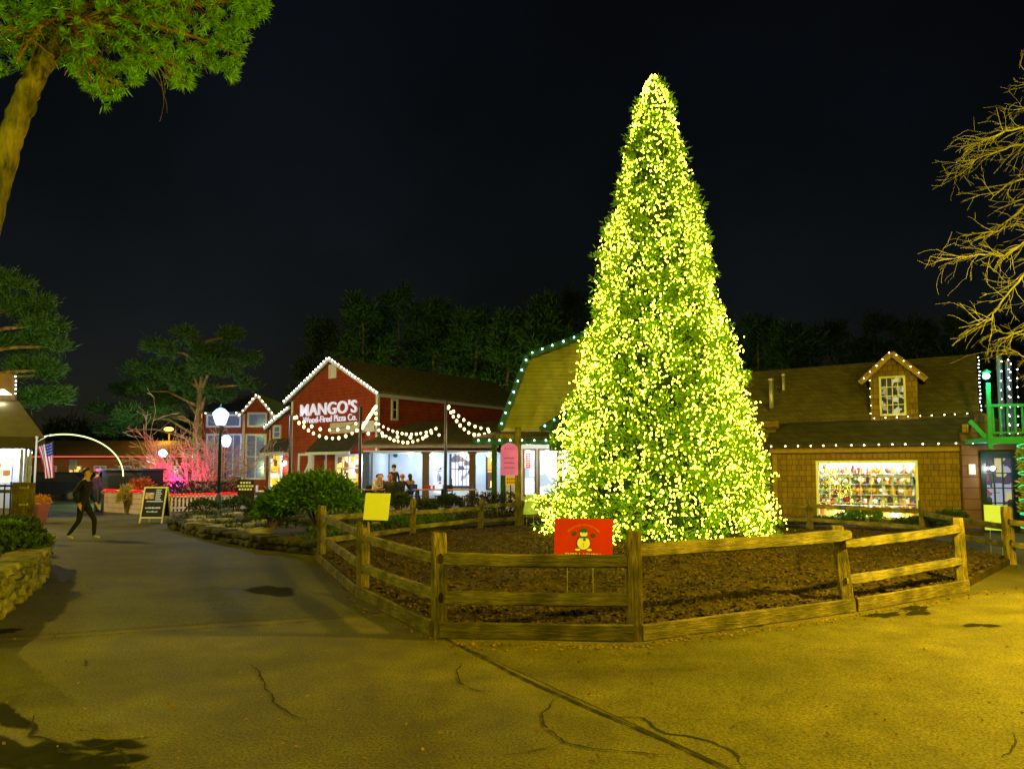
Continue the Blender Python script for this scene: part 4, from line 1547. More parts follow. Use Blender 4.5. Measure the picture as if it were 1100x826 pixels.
# entrance block with green stair balcony, far right
FE = Frame(*(P(1049, 500, 20.6).xy), -12)
en = thing('entrance_porch', 'dark glazed shop door under a green-lit balcony at the end of the shingled shop', 'entrance', (FE.o.x, FE.o.y, 0), FE.a)
M_brick = siding('rust_board', (.12, .06, .025), .3)
a0, c1 = FE.on(1052, 486, 0); a1, _ = FE.on(1091, 486, 0)
w = MB(); wallp(w, -.35, 5, 0, 2.75, 0, .15, [(a0, a1, 0, c1)])
prism_y(w, [(-.1, 2.76), (1.3, 2.76), (.1, 3.35)], .02, .12)
w.build('wall', M_brick, en)
f = MB(); f.box(a0, a0 + .13, -.06, .1, 0, c1); f.box(a1 - .13, a1, -.06, .1, 0, c1); f.box(a0 + .13, a1 - .13, -.06, .1, c1 - .16, c1)
f.box(a0 + .13, a1 - .13, -.03, .03, 0, .4)
for i in (1, 2): f.box(a0 + .13 + (a1 - a0 - .26) * i / 3 - .015, a0 + .13 + (a1 - a0 - .26) * i / 3 + .015, -.02, .03, .4, c1 - .16)
for i in (1, 2, 3): f.box(a0 + .13, a1 - .13, -.021, .029, .4 + (c1 - .56) * i / 4 - .015, .4 + (c1 - .56) * i / 4 + .015)
dd = f.build('door', mat('dark_green_door', (.008, .02, .02), .35), en)
g_ = MB(); g_.box(a0 + .13, a1 - .13, .035, .05, .4, c1 - .16)
g_.build('pane', lit_window('door_room', [(.02, .02, .03), (.35, .38, .45), (.05, .03, .08), (.12, .14, .2), (.6, .5, .2), (.03, .03, .03), (.3, .05, .08)], .6, 4.5), dd)
h_ = MB(); h_.ball((a1 - .065, -.09, 1.0), .03, 8, 6); h_.ball((a1 - .065, -.09, 1.13), .022, 8, 6); h_.build('handle', mat('brass', (.6, .35, .08), .3, metal=.8), dd)
a, c = FE.on(1066, 503, -.1); b_ = MB(); b_.ball((a, -.12, c), .06, 10, 6); b_.build('lamp', glow('door_lamp', (1, .98, .95), 14), en)
lamp('door_light', FE.w(a, -.4, c), 22, (.95, .97, 1), .06)
a, c = FE.on(1045.5, 504, -.1); b_ = MB(); b_.box(a - .08, a + .08, -.03, -.003, c - .14, c + .14); b_.build('notice', M_white, en)
# balcony
FBal = Frame(*(P(1060, 470, 19.2).xy), -12)
bl = thing('balcony', 'green-painted timber balcony lit by a green lamp above the dark door', 'balcony', (FBal.o.x, FBal.o.y, 0), FBal.a)
_, zd = FBal.on(1080, 470, 0); _, zr = FBal.on(1080, 434, 0)
M_gp = mat('bright_green_paint', (.02, .30, .14), .5, .15, 8)
b_ = MB(); b_.box(0, 4, 0, 1.5, zd - .1, zd); b_.box(0, 4, -.06, -.005, zd - .16, zd + .02); b_.build('deck', M_gp, bl)
b_ = MB(); b_.box(0, 4, -.05, .03, zr - .07, zr); b_.box(0, 4, -.04, .02, zd + .1, zd + .15); b_.build('rail', M_gp, bl)
for i in range(22):
    b_ = MB(); x = .16 + i * .17
    b_.box(x - .02, x + .02, -.03, .01, zd + .15, zr - .07); b_.build('baluster', M_gp, bl)
b_ = MB(); b_.box(.0, .1, -.1, -.061, zd - .3, zr + .55); b_.box(1.3, 1.4, -.1, -.061, 0, zd - .17) if False else None; b_.build('post', M_gp, bl)
b_ = MB(); b_.beam((.15, .1, zd - .15), (-.35, .1, zd + .45), .06, .1); b_.build('brace', M_gp, bl)
ga, gc = FBal.on(1059, 404, 0)
b_ = MB(); b_.ball((ga, -.02, gc), .085, 12, 8); b_.build('lamp_globe', glow('green_lamp', (.12, 1, .45), 9), bl)
b_ = MB(); b_.lathe((ga, -.02, gc + .09), [(.12, 0), (.03, .08)], 10); b_.build('lamp_cap', M_gp, bl)
lamp('green_balcony_light', FBal.w(ga + .1, -.35, gc), 45, (.05, 1.0, .40), .08)
for (u, v0, v1, lb) in ((1077, 383, 470, 'mast wound with bulbs nearest the green balcony lamp'), (1086.5, 388, 470, 'blue mast wound with bulbs behind the green balcony rail')):
    p0 = P(u, v1, 19.9); p1 = P(u, v0, 19.9)
    t0 = thing('mast', lb, 'mast', (p0.x, p0.y, p0.z), 0, 'light-wound masts on the balcony')
    b_ = MB(); b_.lathe((0, 0, 0), [(.07, 0), (.07, p1.z - p0.z)], 10); b_.build('pole', mat('blue_pole', (.06, .08, .25), .5), t0)
    for s in (-1, 1):
        light_string(('warm ' if s < 0 else 'cold ') + lb.replace('mast wound with bulbs', 'bulbs wound on the mast'), [Vector((p0.x + s * .11, 19.8, p0.z)), Vector((p1.x + s * .09, 19.8, p1.z))], .24, M_bulb if s > 0 else M_bulbw, .013, 'bulbs wound on the balcony masts')
# conifer in a pot with green light spiral, at the frame edge
q = P(1099, 560, 19.0)
tp = thing('topiary_tree', 'small tree wound with thin green light rope at the edge of the balcony', 'tree', (q.x + .42, 19.0, 0))
b_ = MB(); b_.tube([(0, 0, 0), (0, 0, 2.3)], [.06, .03], 8); b_.build('trunk', M_bark, tp)
pz = RNG.uniform(.5, 2.5, 500); pa = RNG.uniform(0, 6.283, 500); pr_ = .38 * np.sqrt(RNG.uniform(0, 1, 500))
cc_ = np.stack([pr_ * np.cos(pa), pr_ * np.sin(pa), pz], 1)
quads('crown', tufts(cc_, np.stack([np.cos(pa), np.sin(pa), pa * 0 + .3], 1), 6, .12, .02, RNG), foliage('yellow_leaf', (.10, .16, .02), (.4, .42, .06)), tp)
b_ = MB(); b_.tube([(math.cos(t) * .40, math.sin(t) * .40, .1 + t * .055) for t in np.linspace(0, 44, 240)], .014, 5)
b_.build('light_rope', glow('green_rope', (.05, 1, .3), .8), tp)

# ------------------------------------------------------------------ left shop front
FL = Frame(*(P(0, 470, 26).xy), 32)
lf = thing('awning_shop', 'white shop front under a dark hipped awning at the edge of the walk', 'shop', (FL.o.x, FL.o.y, 0), FL.a)
a0, c1 = FL.on(-60, 476, 1.2); a1, c0 = FL.on(24, 560, 1.2)
win = on(FL, -8, 489, 13, 520, 1.2)
w = MB(); wallp(w, a0, a1, 0, c1, 1.2, .2, [win]); w.build('wall', mat('white_boards', (.55, .57, .60), .7, .1, 3), lf)
window(lf, *win, 1.33, 2, 2, M_white, lit_window('gold_room', [(1, .6, .1), (1, .85, .4), (.3, .12, .03), (1, .95, .8)], 1.3, 4), .08, .04)
wd = FL.on(48, 470, 0)[0]
_, z0 = FL.on(48, 470, 0); _, z1 = FL.on(20, 431, 2.5)
xr = FL.on(20, 431, 2.5)[0]
aw = MB(); aw.slab([(a0, -.4, z0), (wd, -.4, z0), (xr, 2.5, z1), (a0, 2.5, z1)], .12)
aw.slab([(wd, -.4, z0), (wd, 3, z0), (xr, 3.0, z1), (xr, 2.5, z1)], .12)
aw.box(a0, wd + .02, -.44, -.37, z0 - .42, z0 - .0)
aw.build('awning', mat('awning_cloth', (.022, .021, .014), .9, .25, 3), lf)
gx0 = FL.on(-30, 400, 2.7)[0]; gx1, gz1 = FL.on(17, 402, 2.7)
w = MB(); w.box(gx0, gx1, 2.7, 5, z1 - .5, gz1); w.build('upper_wall', mat('brown_boards', (.05, .03, .015), .8, .2, 4), lf)
b_ = MB(); a, c = FL.on(3, 421, 2.5); b_.lathe((a, 2.4, c - .1), [(.04, .2), (.28, .02), (.30, 0), (.04, -.02)], 14); b_.build('lamp_shade', glow('barn_lamp', (1, .85, .45), 2.5), lf)
lamp('barn_light', FL.w(a, 2.2, c - .4), 30, (1, .85, .45), .1)
light_string('bulbs down the corner of the brown upper wall beyond the awning', [FL.w(gx1, 2.62, gz1), FL.w(gx1 + .03, 2.62, z1 + .2)], .16, M_bulb, .02)
for u in (22, 30):
    a, c = FL.on(u, 482, .8)
    lamp('awning_light', FL.w(a, .4, z0 - .55), 45, (.72, .8, 1.0), .12)
for i, (u, dy) in enumerate(((20, 1.1), (26, .9), (31, .6))):
    a, c = FL.on(u, 486, dy)
    b_ = MB(); b_.ball((a, dy, c), .11, 10, 6); b_.build('globe_lamp', glow('cold_globe', (.75, .85, 1), 12), lf)
for u in (23, 27.5, 32):
    a, _ = FL.on(u, 500, .2); b_ = MB(); b_.box(a - .05, a + .05, .15, .25, 0, z0 - .43); b_.build('post', mat('pale_post', (.5, .52, .6), .5), lf)

# arch of light over the walk
c0_ = G(84, 545); AY = 31.0
ap_ = P(68, 466.5, AY); rg = P(128, 500, AY)
rad_a = 65 / FPX * AY
cx = P(68, 505, AY).x
ar = thing('light_arch', 'thin glowing white arch spanning the far end of the walk', 'arch', (cx, AY, 0))
hgt = ap_.z
spring = hgt - 45 / FPX * AY
pth = [(-rad_a, 0, 0), (-rad_a, 0, spring)] + [(-rad_a * math.cos(t), 0, spring + (hgt - spring) * math.sin(t)) for t in np.linspace(.08, math.pi - .08, 40)] + [(rad_a, 0, spring), (rad_a, 0, 0)]
b_ = MB(); b_.tube(pth, .03, 6); b_.build('frame', M_black, ar)
b_ = MB(); b_.tube([(x, -.045, z) for x, y, z in pth[1:-1]], .024, 8); b_.build('light_tube', glow('arch_tube', (.80, 1, .35), 1.6), ar)

# ------------------------------------------------------------------ planting beds and stone edging
M_bed = mat('bed_soil', (.022, .018, .012), .95, .5, 5, 1.0, 30, col2=(.06, .05, .035))
island = [xy(186, 566), xy(230, 577), xy(290, 589), xy(338, 594), (BK[0].x - .9, BK[0].y - 2.6), (BK[0].x - .1, BK[0].y + .4), (BK[1].x, BK[1].y + .5), (BK[2].x, BK[2].y + .6), (1.5, 23.5), (-1.0, 27.5), (-8.5, 29.0), (-11.5, 29.5), (-12.0, 27.0)]
b_ = MB(); b_.hull8([(x, y, 0.0) for x, y in island], [(x, y, .13) for x, y in island]); o = b_.build('planting_bed_ground', M_bed); struct(o)
pav = [(-12.5, 29.9), (-1.2, 27.9), (.6, 28.2), (.6, 37), (-2, 46), (-16, 52), (-21, 46)]
b_ = MB(); b_.hull8([(x, y, 0) for x, y in pav], [(x, y, .2) for x, y in pav]); o = b_.build('patio_pavement', mat('patio_concrete', (.16, .15, .14), .85, .2, 2, .4, 20)); struct(o)
shopbed = [FB_.w(a, b, 0).xy[:] for a, b in ((-3, -.15), (SL + .2, -.15), (SL + .2, -1.5), (-3, -1.5))]
b_ = MB(); b_.hull8([(x, y, 0) for x, y in reversed(shopbed)], [(x, y, .1) for x, y in reversed(shopbed)]); struct(b_.build('shop_bed_ground', M_bed))
lbed = [xy(-120, 640), (-6.3, 9.1), (-7.3, 11.2), (-8.6, 13.6), (-12, 16), (-16, 25), (-30, 25), (-30, 8)]
b_ = MB(); b_.hull8([(x, y, 0) for x, y in reversed(lbed)], [(x, y, .45) for x, y in reversed(lbed)]); struct(b_.build('raised_bed_ground', M_bed))


def stone(mb, c, s, r, yaw):
    """one rounded field stone"""
    k = len(mb.v)
    n = 3
    pts = {}
    for i in range(n + 1):
        for j in range(n + 1):
            for q in range(n + 1):
                if 0 < i < n and 0 < j < n and 0 < q < n:
                    continue
                v = Vector((i / n * 2 - 1, j / n * 2 - 1, q / n * 2 - 1))
                w_ = v * (1 / max(v.length, 1e-6)) * 1.15
                v = v.lerp(w_, .30)
                f = 1 + .30 * mn.noise(v * 1.3 + Vector((c[0] * 9, c[1] * 9, c[2] * 9)))
                v = Vector((v.x * s[0] * f, v.y * s[1] * f, v.z * s[2] * f))
                v = Matrix.Rotation(yaw, 3, 'Z') @ v + Vector(c)
                pts[i, j, q] = len(mb.v); mb.v.append(tuple(v))
    for i in range(n):
        for j in range(n):
            for (ax, fl) in ((0, 0), (0, n), (1, 0), (1, n), (2, 0), (2, n)):
                def g(a, b):
                    t = [a, b]; t.insert(ax, fl); return pts[tuple(t)]
                f = [g(i, j), g(i + 1, j), g(i + 1, j + 1), g(i, j + 1)]
                if (fl == 0) != (ax == 1): f.reverse()
                mb.f.append(tuple(f)); mb.m.append(0)


def stone_wall(name, label, path, h, sz, m, seed, rows, thick=.14, cap=False):
    r = random.Random(seed)
    mb = MB()
    P_ = [Vector((x, y, 0)) for x, y in path]
    for row in range(rows):
        zc = h * (row + .5) / rows
        for a, b in zip(P_, P_[1:]):
            d = (b - a); L = d.length; d.normalize()
            t = r.uniform(0, sz)
            while t < L:
                l = sz * r.uniform(.6, 1.5)
                p = a + d * (t + l / 2)
                nrm = Vector((-d.y, d.x, 0))
                p = p + nrm * r.uniform(-.04, .04)
                if cap and row == rows - 1:
                    stone(mb, (p.x, p.y, zc), (l * .66, thick * 1.5, h / rows * .42), r, math.atan2(d.y, d.x) + r.uniform(-.08, .08))
                else:
                    stone(mb, (p.x, p.y, zc + r.uniform(-.02, .02)), (l * .54, thick * r.uniform(.8, 1.15), h / rows * r.uniform(.5, .62)), r, math.atan2(d.y, d.x) + r.uniform(-.2, .2))
                t += l * .98
    o = mb.build(name, m, smooth=True)
    return tag(o, label, 'stone wall')


M_stone = mat('field_stone', (.04, .045, .02), .9, .5, 5, 1.0, 22, col2=(.26, .25, .12))
M_stoned = mat('dark_field_stone', (.012, .014, .012), .9, .4, 5, 1.0, 26, col2=(.065, .065, .05))
stone_wall('stone_wall', 'low mossy dry-stone wall curving round the raised bed at the frame edge', [(-5.0, 6.6), (-5.75, 8.2), (-6.35, 9.6), (-7.1, 11.2), (-8.1, 12.9), (-9.2, 14.0), (-11.5, 15.2)], .58, .30, M_stone, 3, 5, cap=True)
stone_wall('stone_edging', 'dark rough stone edging between the walkway and the shrub bed', [xy(186, 567), xy(228, 578), xy(286, 589.5), xy(340, 595)], .26, .34, M_stoned, 4, 2, thick=.2)
stone_wall('stone_edging', 'dark stones along the near rim of the terrace bed behind the hedge', [(-8.3, 23.8), (-6.5, 22.8), (-4.6, 21.2), (-3.2, 20.4)], .3, .55, M_stoned, 8, 1, thick=.3)

# ------------------------------------------------------------------ foliage plants
F_rhodo = foliage('rhododendron_leaf', (.02, .07, .01), (.13, .30, .03), .45, 2.5, .2)
F_dark = foliage('dark_shrub_leaf', (.012, .028, .008), (.05, .09, .02), .6, 2.5, .1)
F_box = foliage('brown_hedge_leaf', (.02, .018, .008), (.08, .06, .025), .7, 4, .1)
F_grass = foliage('grassy_leaf', (.03, .08, .012), (.12, .22, .04), .6, 2, .2)
F_pine = foliage('pine_needle', (.012, .045, .014), (.05, .12, .035), .6, .5, .2)
F_woods = foliage('woods_needle', (.010, .035, .010), (.045, .10, .025), .7, .15, .2)
F_near = foliage('near_pine_needle', (.04, .15, .006), (.18, .42, .02), .5, 1.1, .35)


def shrub(name, label, cat, c, r, n, per, ln, wd, m, group=None, seed=0, up=.3, spread=.7, flat=False):
    """ellipsoidal bush of radii r centred at c on the ground, with stems"""
    g = np.random.default_rng(seed + 50)
    o = thing(name, label, cat, c, 0, group)
    d = unit(g.normal(size=(n, 3)))
    d[:, 2] = np.abs(d[:, 2]) - .25 * (g.uniform(0, 1, n) < .4)
    rr = g.uniform(.55, 1.0, n) ** .5
    lump_ = np.array([.86 + .26 * mn.noise(Vector((float(q[0]) * 2.1 + seed, float(q[1]) * 2.1, float(q[2]) * 2.1))) for q in d])
    p = d * (rr * lump_)[:, None] * np.array(r)
    if flat:
        p = g.uniform(-1, 1, (n, 3)) * np.array(r); d = unit(p / np.array(r)) + 0
    p[:, 2] += r[2] * .95
    p[:, 2] = np.maximum(p[:, 2], .03)
    dd = d + np.array([0, 0, up])
    quads('foliage', tufts(p, dd, per, ln, wd, g, spread, ln * .25), m, o)
    b = MB()
    for i in range(9):
        q = p[g.integers(n)]
        b.tube([(0, 0, -.05), tuple(q * np.array([.4, .4, .5])), tuple(q * .85)], [.03, .02, .008], 5)
    b.build('stem', M_bark, o)
    return o


def shrub_px(name, label, cat, u0, u1, v0, v1, Y, depth, *a, **k):
    p = P((u0 + u1) / 2, v1, Y)
    rx = (u1 - u0) / 2 / FPX * Y
    h = P(550, v0, Y).z - max(p.z, 0.08)
    return shrub(name, label, cat, (p.x, Y, max(p.z, .08)), (rx, depth, h / 1.92), *a, **k)


shrub_px('rhododendron', 'big glossy-leaved rhododendron hedge beside the fence corner', 'shrub', 288, 393, 508, 569, 18.6, .9, 2600, 8, .17, .030, F_rhodo, seed=1, spread=.9)
shrub_px('rhododendron', 'smaller rhododendron clump tucked against the walkway end of the big hedge', 'shrub', 274, 312, 530, 568, 19.0, .6, 600, 8, .15, .028, F_rhodo, seed=2, spread=.9)
G_sh = 'low shrubs in the planting bed'
for i, (lb, u0, u1, v0, v1, Y, F_) in enumerate((
        ('low dark shrub at the foot of the lit street lamp', 200, 238, 536, 556, 27.5, F_dark),
        ('low shrub between the street lamp and the black menu sign', 238, 272, 533, 552, 28, F_dark),
        ('rounded shrub in front of the white garden table', 262, 300, 535, 563, 22.5, F_dark),
        ('round clipped bush behind the yellow sign', 412, 446, 529, 552, 22.0, F_dark),
        ('small bush next to the yellow-lit fence post by the terrace', 448, 470, 536, 556, 22.5, F_dark),
        ('dark bush between the terrace tables and the clipped hedge', 465, 500, 531, 551, 24.5, F_dark))):
    shrub_px('low_shrub', lb, 'shrub', u0, u1, v0, v1, Y, .6, 200, 8, .10, .02, F_, G_sh, seed=10 + i)
p = P(528, 549, 23)
shrub('clipped_hedge', 'square-clipped brownish hedge in front of the restaurant porch windows', 'hedge', (p.x, 23, .1), (.78, .35, .46), 900, 6, .07, .014, F_box, seed=30, flat=True)
for i, (u, v, Y, lb) in enumerate(((430, 571, 20.5, 'bright ground-hugging plant inside the far fence near the yellow sign'), (470, 570, 21.2, 'pale spreading plant low behind the far split rails'), (365, 574, 17.6, 'yellow-lit low plant behind the fence corner post'))):
    q = P(u, v, Y)
    shrub('ground_plant', lb, 'plant', (q.x, Y, .1), (.75, .5, .14), 160, 7, .12, .02, F_grass, 'low plants around the far fence', seed=40 + i, up=.8)
q = P(930, 565, 21.2)
for i, (u, v1, v0, Y, rx, lb) in enumerate(((926, 566, 545, 21.2, .75, 'leafy green bush standing below the middle of the big shop window'), (872, 568, 556, 22.4, .9, 'low bush beneath the near edge of the lit shop window beside the tree'), (985, 566, 556, 20.6, .8, 'low bush beneath the far end of the shop window sill'), (1022, 568, 547, 19.8, .55, 'dark bush against the shingled wall below the green garland'))):
    q = P(u, v1, Y); h = P(u, v0, Y).z
    shrub('foundation_bush', lb, 'shrub', (q.x, Y, .08), (rx, .35, (h - .08) / 1.92), 260, 8, .09, .018, F_rhodo if i == 0 else F_dark, 'bushes along the shingled shop wall', seed=60 + i)
# plants over the raised bed on the left
for i, (x, y, lb) in enumerate(((-6.75, 10.6, 'dark trailing plant on top of the stone wall nearest the camera'), (-7.9, 12.3, 'broad-leaved plant spilling over the bend of the stone wall'), (-8.9, 13.4, 'bright-edged leafy plant at the far tip of the stone wall'), (-9.6, 14.8, 'low dark plant behind the stone wall below the wooden gate post'), (-8.2, 10.6, 'dark low plant further in on the raised bed'))):
    shrub('bed_plant', lb, 'plant', (x - .4, y + .2, .45), (.5, .45, .15), 190, 7, .10, .024, F_grass if i == 2 else F_dark, 'plants on the raised stone bed', seed=80 + i, up=.7)
shrub('golden_shrub', 'small yellow-lit grass clump under the red rope light', 'shrub', (P(135, 553, 29.5).x, 29.5, 0), (.32, .3, .62), 260, 6, .14, .016, foliage('golden_leaf', (.16, .12, .02), (.5, .42, .08), .6, 2, .3), seed=90, up=.8)
rx_ = P(162, 520, 31).x
shrub('red_leaf_shrub', 'orange and red leaved shrub beside the dark kiosk wall', 'shrub', (P(150, 553, 31).x, 31, 0), (.6, .5, .75), 420, 6, .14, .03, foliage('red_leaf', (.18, .02, .01), (.55, .15, .03), .6, 2, .3), seed=91)


gcv = np.random.default_rng(9)
gc_pts = []
while len(gc_pts) < 2600:
    x, y = gcv.uniform(-12.5, 1.5), gcv.uniform(15, 29.5)
    if inside(x, y, island) and mn.noise(Vector((x * .6, y * .6, 0))) > -.12:
        gc_pts.append((x, y, .13))
gc_pts = np.array(gc_pts)
gco = quads('ground_cover', tufts(gc_pts, np.tile([0, 0, 1.0], (len(gc_pts), 1)), 5, .11, .018, gcv, .8, .05), F_dark)
tag(gco, 'low dark ground cover spread over the planting bed', 'ground cover', None, 'stuff')
rk = random.Random(12)
for i in range(16):
    u_, v_ = rk.uniform(205, 300), rk.uniform(556, 580)
    q = G(u_, v_)
    if not inside(q.x, q.y, island): continue
    b_ = MB(); stone(b_, (0, 0, 0), (rk.uniform(.2, .42), rk.uniform(.15, .3), rk.uniform(.08, .14)), rk, rk.uniform(0, 3))
    o = b_.build('rock', mat('slate_rock', (.16, .16, .19), .8, .4, 3, .9, 18, col2=(.30, .30, .35)), smooth=True, loc=(q.x, q.y, .17))
    tag(o, 'flat grey slate rock lying among the ground cover of the planting bed', 'rock', 'slate rocks in the planting bed')


def twigs(mb, p, d, L, r, depth, rg, droop=0.0, spread=.55, minr=.004, nch=(2, 3), n=4, seg=3):
    pts, rs = [p], [r]
    q, dd = Vector(p), Vector(d).normalized()
    for i in range(seg):
        dd = (dd + Vector((rg.gauss(0, .14), rg.gauss(0, .14), rg.gauss(0, .12) - droop))).normalized()
        q = q + dd * (L / seg)
        pts.append(q.copy()); rs.append(max(r * (1 - .45 * (i + 1) / seg), minr))
    mb.tube(pts, rs, n, cap=False)
    if depth <= 0:
        return
    for _ in range(rg.randint(*nch)):
        i = rg.randint(1, seg)
        c = (dd + Vector((rg.gauss(0, spread), rg.gauss(0, spread), rg.gauss(0, spread * .8)))).normalized()
        twigs(mb, pts[i], c, L * rg.uniform(.5, .8), max(rs[i] * .65, minr), depth - 1, rg, droop, spread, minr, nch, n, seg)


def ptree(name, label, Y, blobs, base_px, trunk, m, tuft, per=7, dens=1.0, group=None, seed=0, wd=.07, spread=.65, cat='tree', dscale=1.0, limbs=True, squash=1.0):
    """tree with a crown of several uneven clumps; blobs in pixels at depth Y: (u, v, ru, rv, n)"""
    g = np.random.default_rng(seed + 500)
    bx = P(base_px, 507, Y).x
    o = thing(name, label, cat, (bx, Y, 0), 0, group)
    cs, ds = [], []
    tb = MB()
    tz = P(base_px, min(b[1] for b in blobs), Y).z
    tb.tube([(0, 0, -.3), (g.normal() * .2, 0, tz * .4), (g.normal() * .3, 0, tz * .9)], [trunk, trunk * .7, trunk * .15], 8)
    for bi, (u, v, ru, rv, n) in enumerate(blobs):
        c = P(u, v, Y); c = np.array([c.x - bx, g.normal() * ru / FPX * Y * .5 * dscale, c.z])
        rx, rz = ru / FPX * Y, rv / FPX * Y * squash
        n = int(n * dens)
        d = unit(g.normal(size=(n, 3)))
        rr = g.uniform(.15, 1, n) ** .45
        lum = np.array([.8 + .4 * mn.noise(Vector((float(q[0]) * 2.3 + bi, float(q[1]) * 2.3 + seed, float(q[2]) * 2.3))) for q in d])
        K = 7
        subc = unit(g.normal(size=(K, 3))) * g.uniform(.35, .85, (K, 1)); wk = g.integers(0, K, n)
        p = c + (subc[wk] + d * (rr * lum)[:, None] * g.uniform(.28, .5, K)[wk][:, None]) * np.array([rx, rx * dscale * .8, rz])
        p += g.normal(size=p.shape) * .05 * rx
        cs.append(p); ds.append(d * np.array([1, 1, .5]) + np.array([c[0] / (abs(c[0]) + 3), 0, .55]))
        if limbs:
            tb.tube([(0, 0, max(c[2] - rx * .7, tz * .2)), tuple(c * np.array([.5, .5, 1]) + np.array([0, 0, -rz * .4])), tuple(c + np.array([0, 0, -rz * .2]))], [trunk * .35, trunk * .22, trunk * .08], 5)
    tb.build('trunk', M_bark, o)
    cs = np.concatenate(cs); ds = np.concatenate(ds)
    quads('crown', tufts(cs, ds, per, tuft, wd, g, spread, tuft * .35), m, o)
    return o


rg = random.Random(5)
# the layered pine behind the street lamp
ptree('pine_tree', 'wide layered pine spreading behind the blue-white street lamp', 44, [
    (200, 362, 13, 15, 110), (246, 360, 13, 13, 110), (185, 378, 22, 13, 160), (222, 378, 24, 14, 200), (256, 382, 18, 10, 130), (160, 398, 30, 13, 220),
    (200, 400, 34, 16, 300), (240, 402, 28, 12, 220), (268, 414, 10, 6, 60), (135, 417, 30, 11, 200), (172, 425, 38, 14, 280), (222, 424, 26, 10, 150), (120, 440, 24, 9, 150), (150, 448, 34, 10, 200), (112, 459, 22, 7, 120), (180, 446, 22, 7, 90), (205, 412, 30, 10, 150)],
    214, .32, F_pine, .36, 9, 1.7, seed=1, wd=.022, spread=.5, squash=.60)
# left-hand pine cut by the frame
ptree('pine_tree', 'dark pine rising over the awning shop at the frame edge', 36, [
    (10, 305, 30, 15, 220), (-30, 330, 50, 30, 200), (30, 330, 30, 16, 260), (50, 350, 22, 12, 170), (20, 365, 42, 18, 300), (62, 372, 12, 6, 60), (30, 398, 34, 14, 240), (58, 398, 16, 9, 90), (-10, 420, 45, 14, 200), (45, 428, 26, 11, 180), (65, 425, 11, 7, 60), (55, 402, 14, 7, 60)],
    -40, .4, F_pine, .36, 9, 1.5, seed=2, wd=.020, spread=.55, squash=.75)
# woods behind the restaurant: one pine after another
specs = [(348, 338, 26, 'tall'), (388, 310, 30, ''), (428, 304, 32, ''), (468, 312, 30, ''), (508, 322, 28, ''), (546, 330, 24, ''), (584, 308, 28, ''), (618, 304, 28, ''), (655, 306, 28, '')]
LB = ['outermost pale-edged pine of the wood behind the red restaurant roof', 'broad pine directly behind the peak of the red gable', 'highest bushy pine behind the restaurant roof', 'dense pine behind the middle of the long brown roof', 'dim pine behind the far end of the long brown roof', 'shorter dark pine in the dip of the treeline before the gambrel roof', 'pine right behind the gambrel roof corner', 'tall pine touching the lit tree above the gambrel roof', 'pine mostly hidden behind the upper part of the lit tree']
for i, (u, vt, w_, _) in enumerate(specs):
    Y = 72 + rnd.uniform(-3, 6)
    bl_ = []
    v = vt + 14
    k = 0
    while v < 425:
        t = (v - vt - 14) / 90
        ww = w_ * min(1.2, .42 + t * 1.5)
        for s in (-.5, .45):
            bl_.append((u + s * ww + rnd.uniform(-4, 4), v + rnd.uniform(2, 10), ww * .62, 12, 46))
        v += 17
    ptree('woodland_pine', LB[i], Y, bl_, u, .4, F_woods, .8, 8, 1.5, 'pines in the wood behind the restaurant', seed=20 + i, wd=.05, spread=.5, limbs=False)
LB2 = ['dim pine rising just beyond the lit tree over the shop roof', 'low dim pine above the vent pipes of the shop roof', 'dim pine above the shop roof short of the dormer', 'dim pine right behind the dormer peak', 'dim pine above the far half of the shop roof', 'dim pine behind the end of the shop roof by the bare tree', 'dim pine at the frame edge behind the balcony']
for i, (u, vt) in enumerate(((818, 346), (850, 352), (892, 356), (945, 350), (990, 350), (1035, 346), (1085, 350))):
    Y = 66 + rnd.uniform(-3, 6)
    bl_ = []
    v = vt
    while v < 425:
        t = (v - vt) / 70
        ww = 32 * min(1.2, .5 + t * 1.3)
        for s in (-.5, .45):
            bl_.append((u + s * ww + rnd.uniform(-4, 4), v + rnd.uniform(2, 8), ww * .62, 11, 40))
        v += 17
    ptree('woodland_pine', LB2[i], Y, bl_, u, .4, F_woods, .8, 8, 1.4, 'pines in the wood behind the shingled shop', seed=40 + i, wd=.05, spread=.5, limbs=False)
LB3 = ['black outline of a tree beyond the end of the walk, above the light arch', 'black outline of a tree beyond the car park behind the kiosk', 'dark tree behind the grey-roofed wing']
for i, (u, vt) in enumerate(((75, 455), (140, 462), (215, 450))):
    ptree('far_tree', LB3[i], 92, [(u + a_, vt + 8 + b__, 24, 12, 60) for a_, b__ in ((-22, 8), (0, 0), (20, 6), (-35, 16), (38, 16), (0, 20))], u, .3, F_dark, 1.2, 6, 1, 'dark trees beyond the car park', seed=60 + i, wd=.1, limbs=False)

# the near pine, upper left: leaning trunk and a spreading bough of fan-like tufts
Yn = 9.0
npn = thing('pine_tree', 'close leaning pine with a bright green bough hanging into the upper corner', 'tree', (P(-60, 560, Yn).x, Yn, 0))
loc0 = Vector((P(-60, 560, Yn).x, Yn, 0))


def pl(u, v, Y=Yn):
    return P(u, v, Y) - loc0


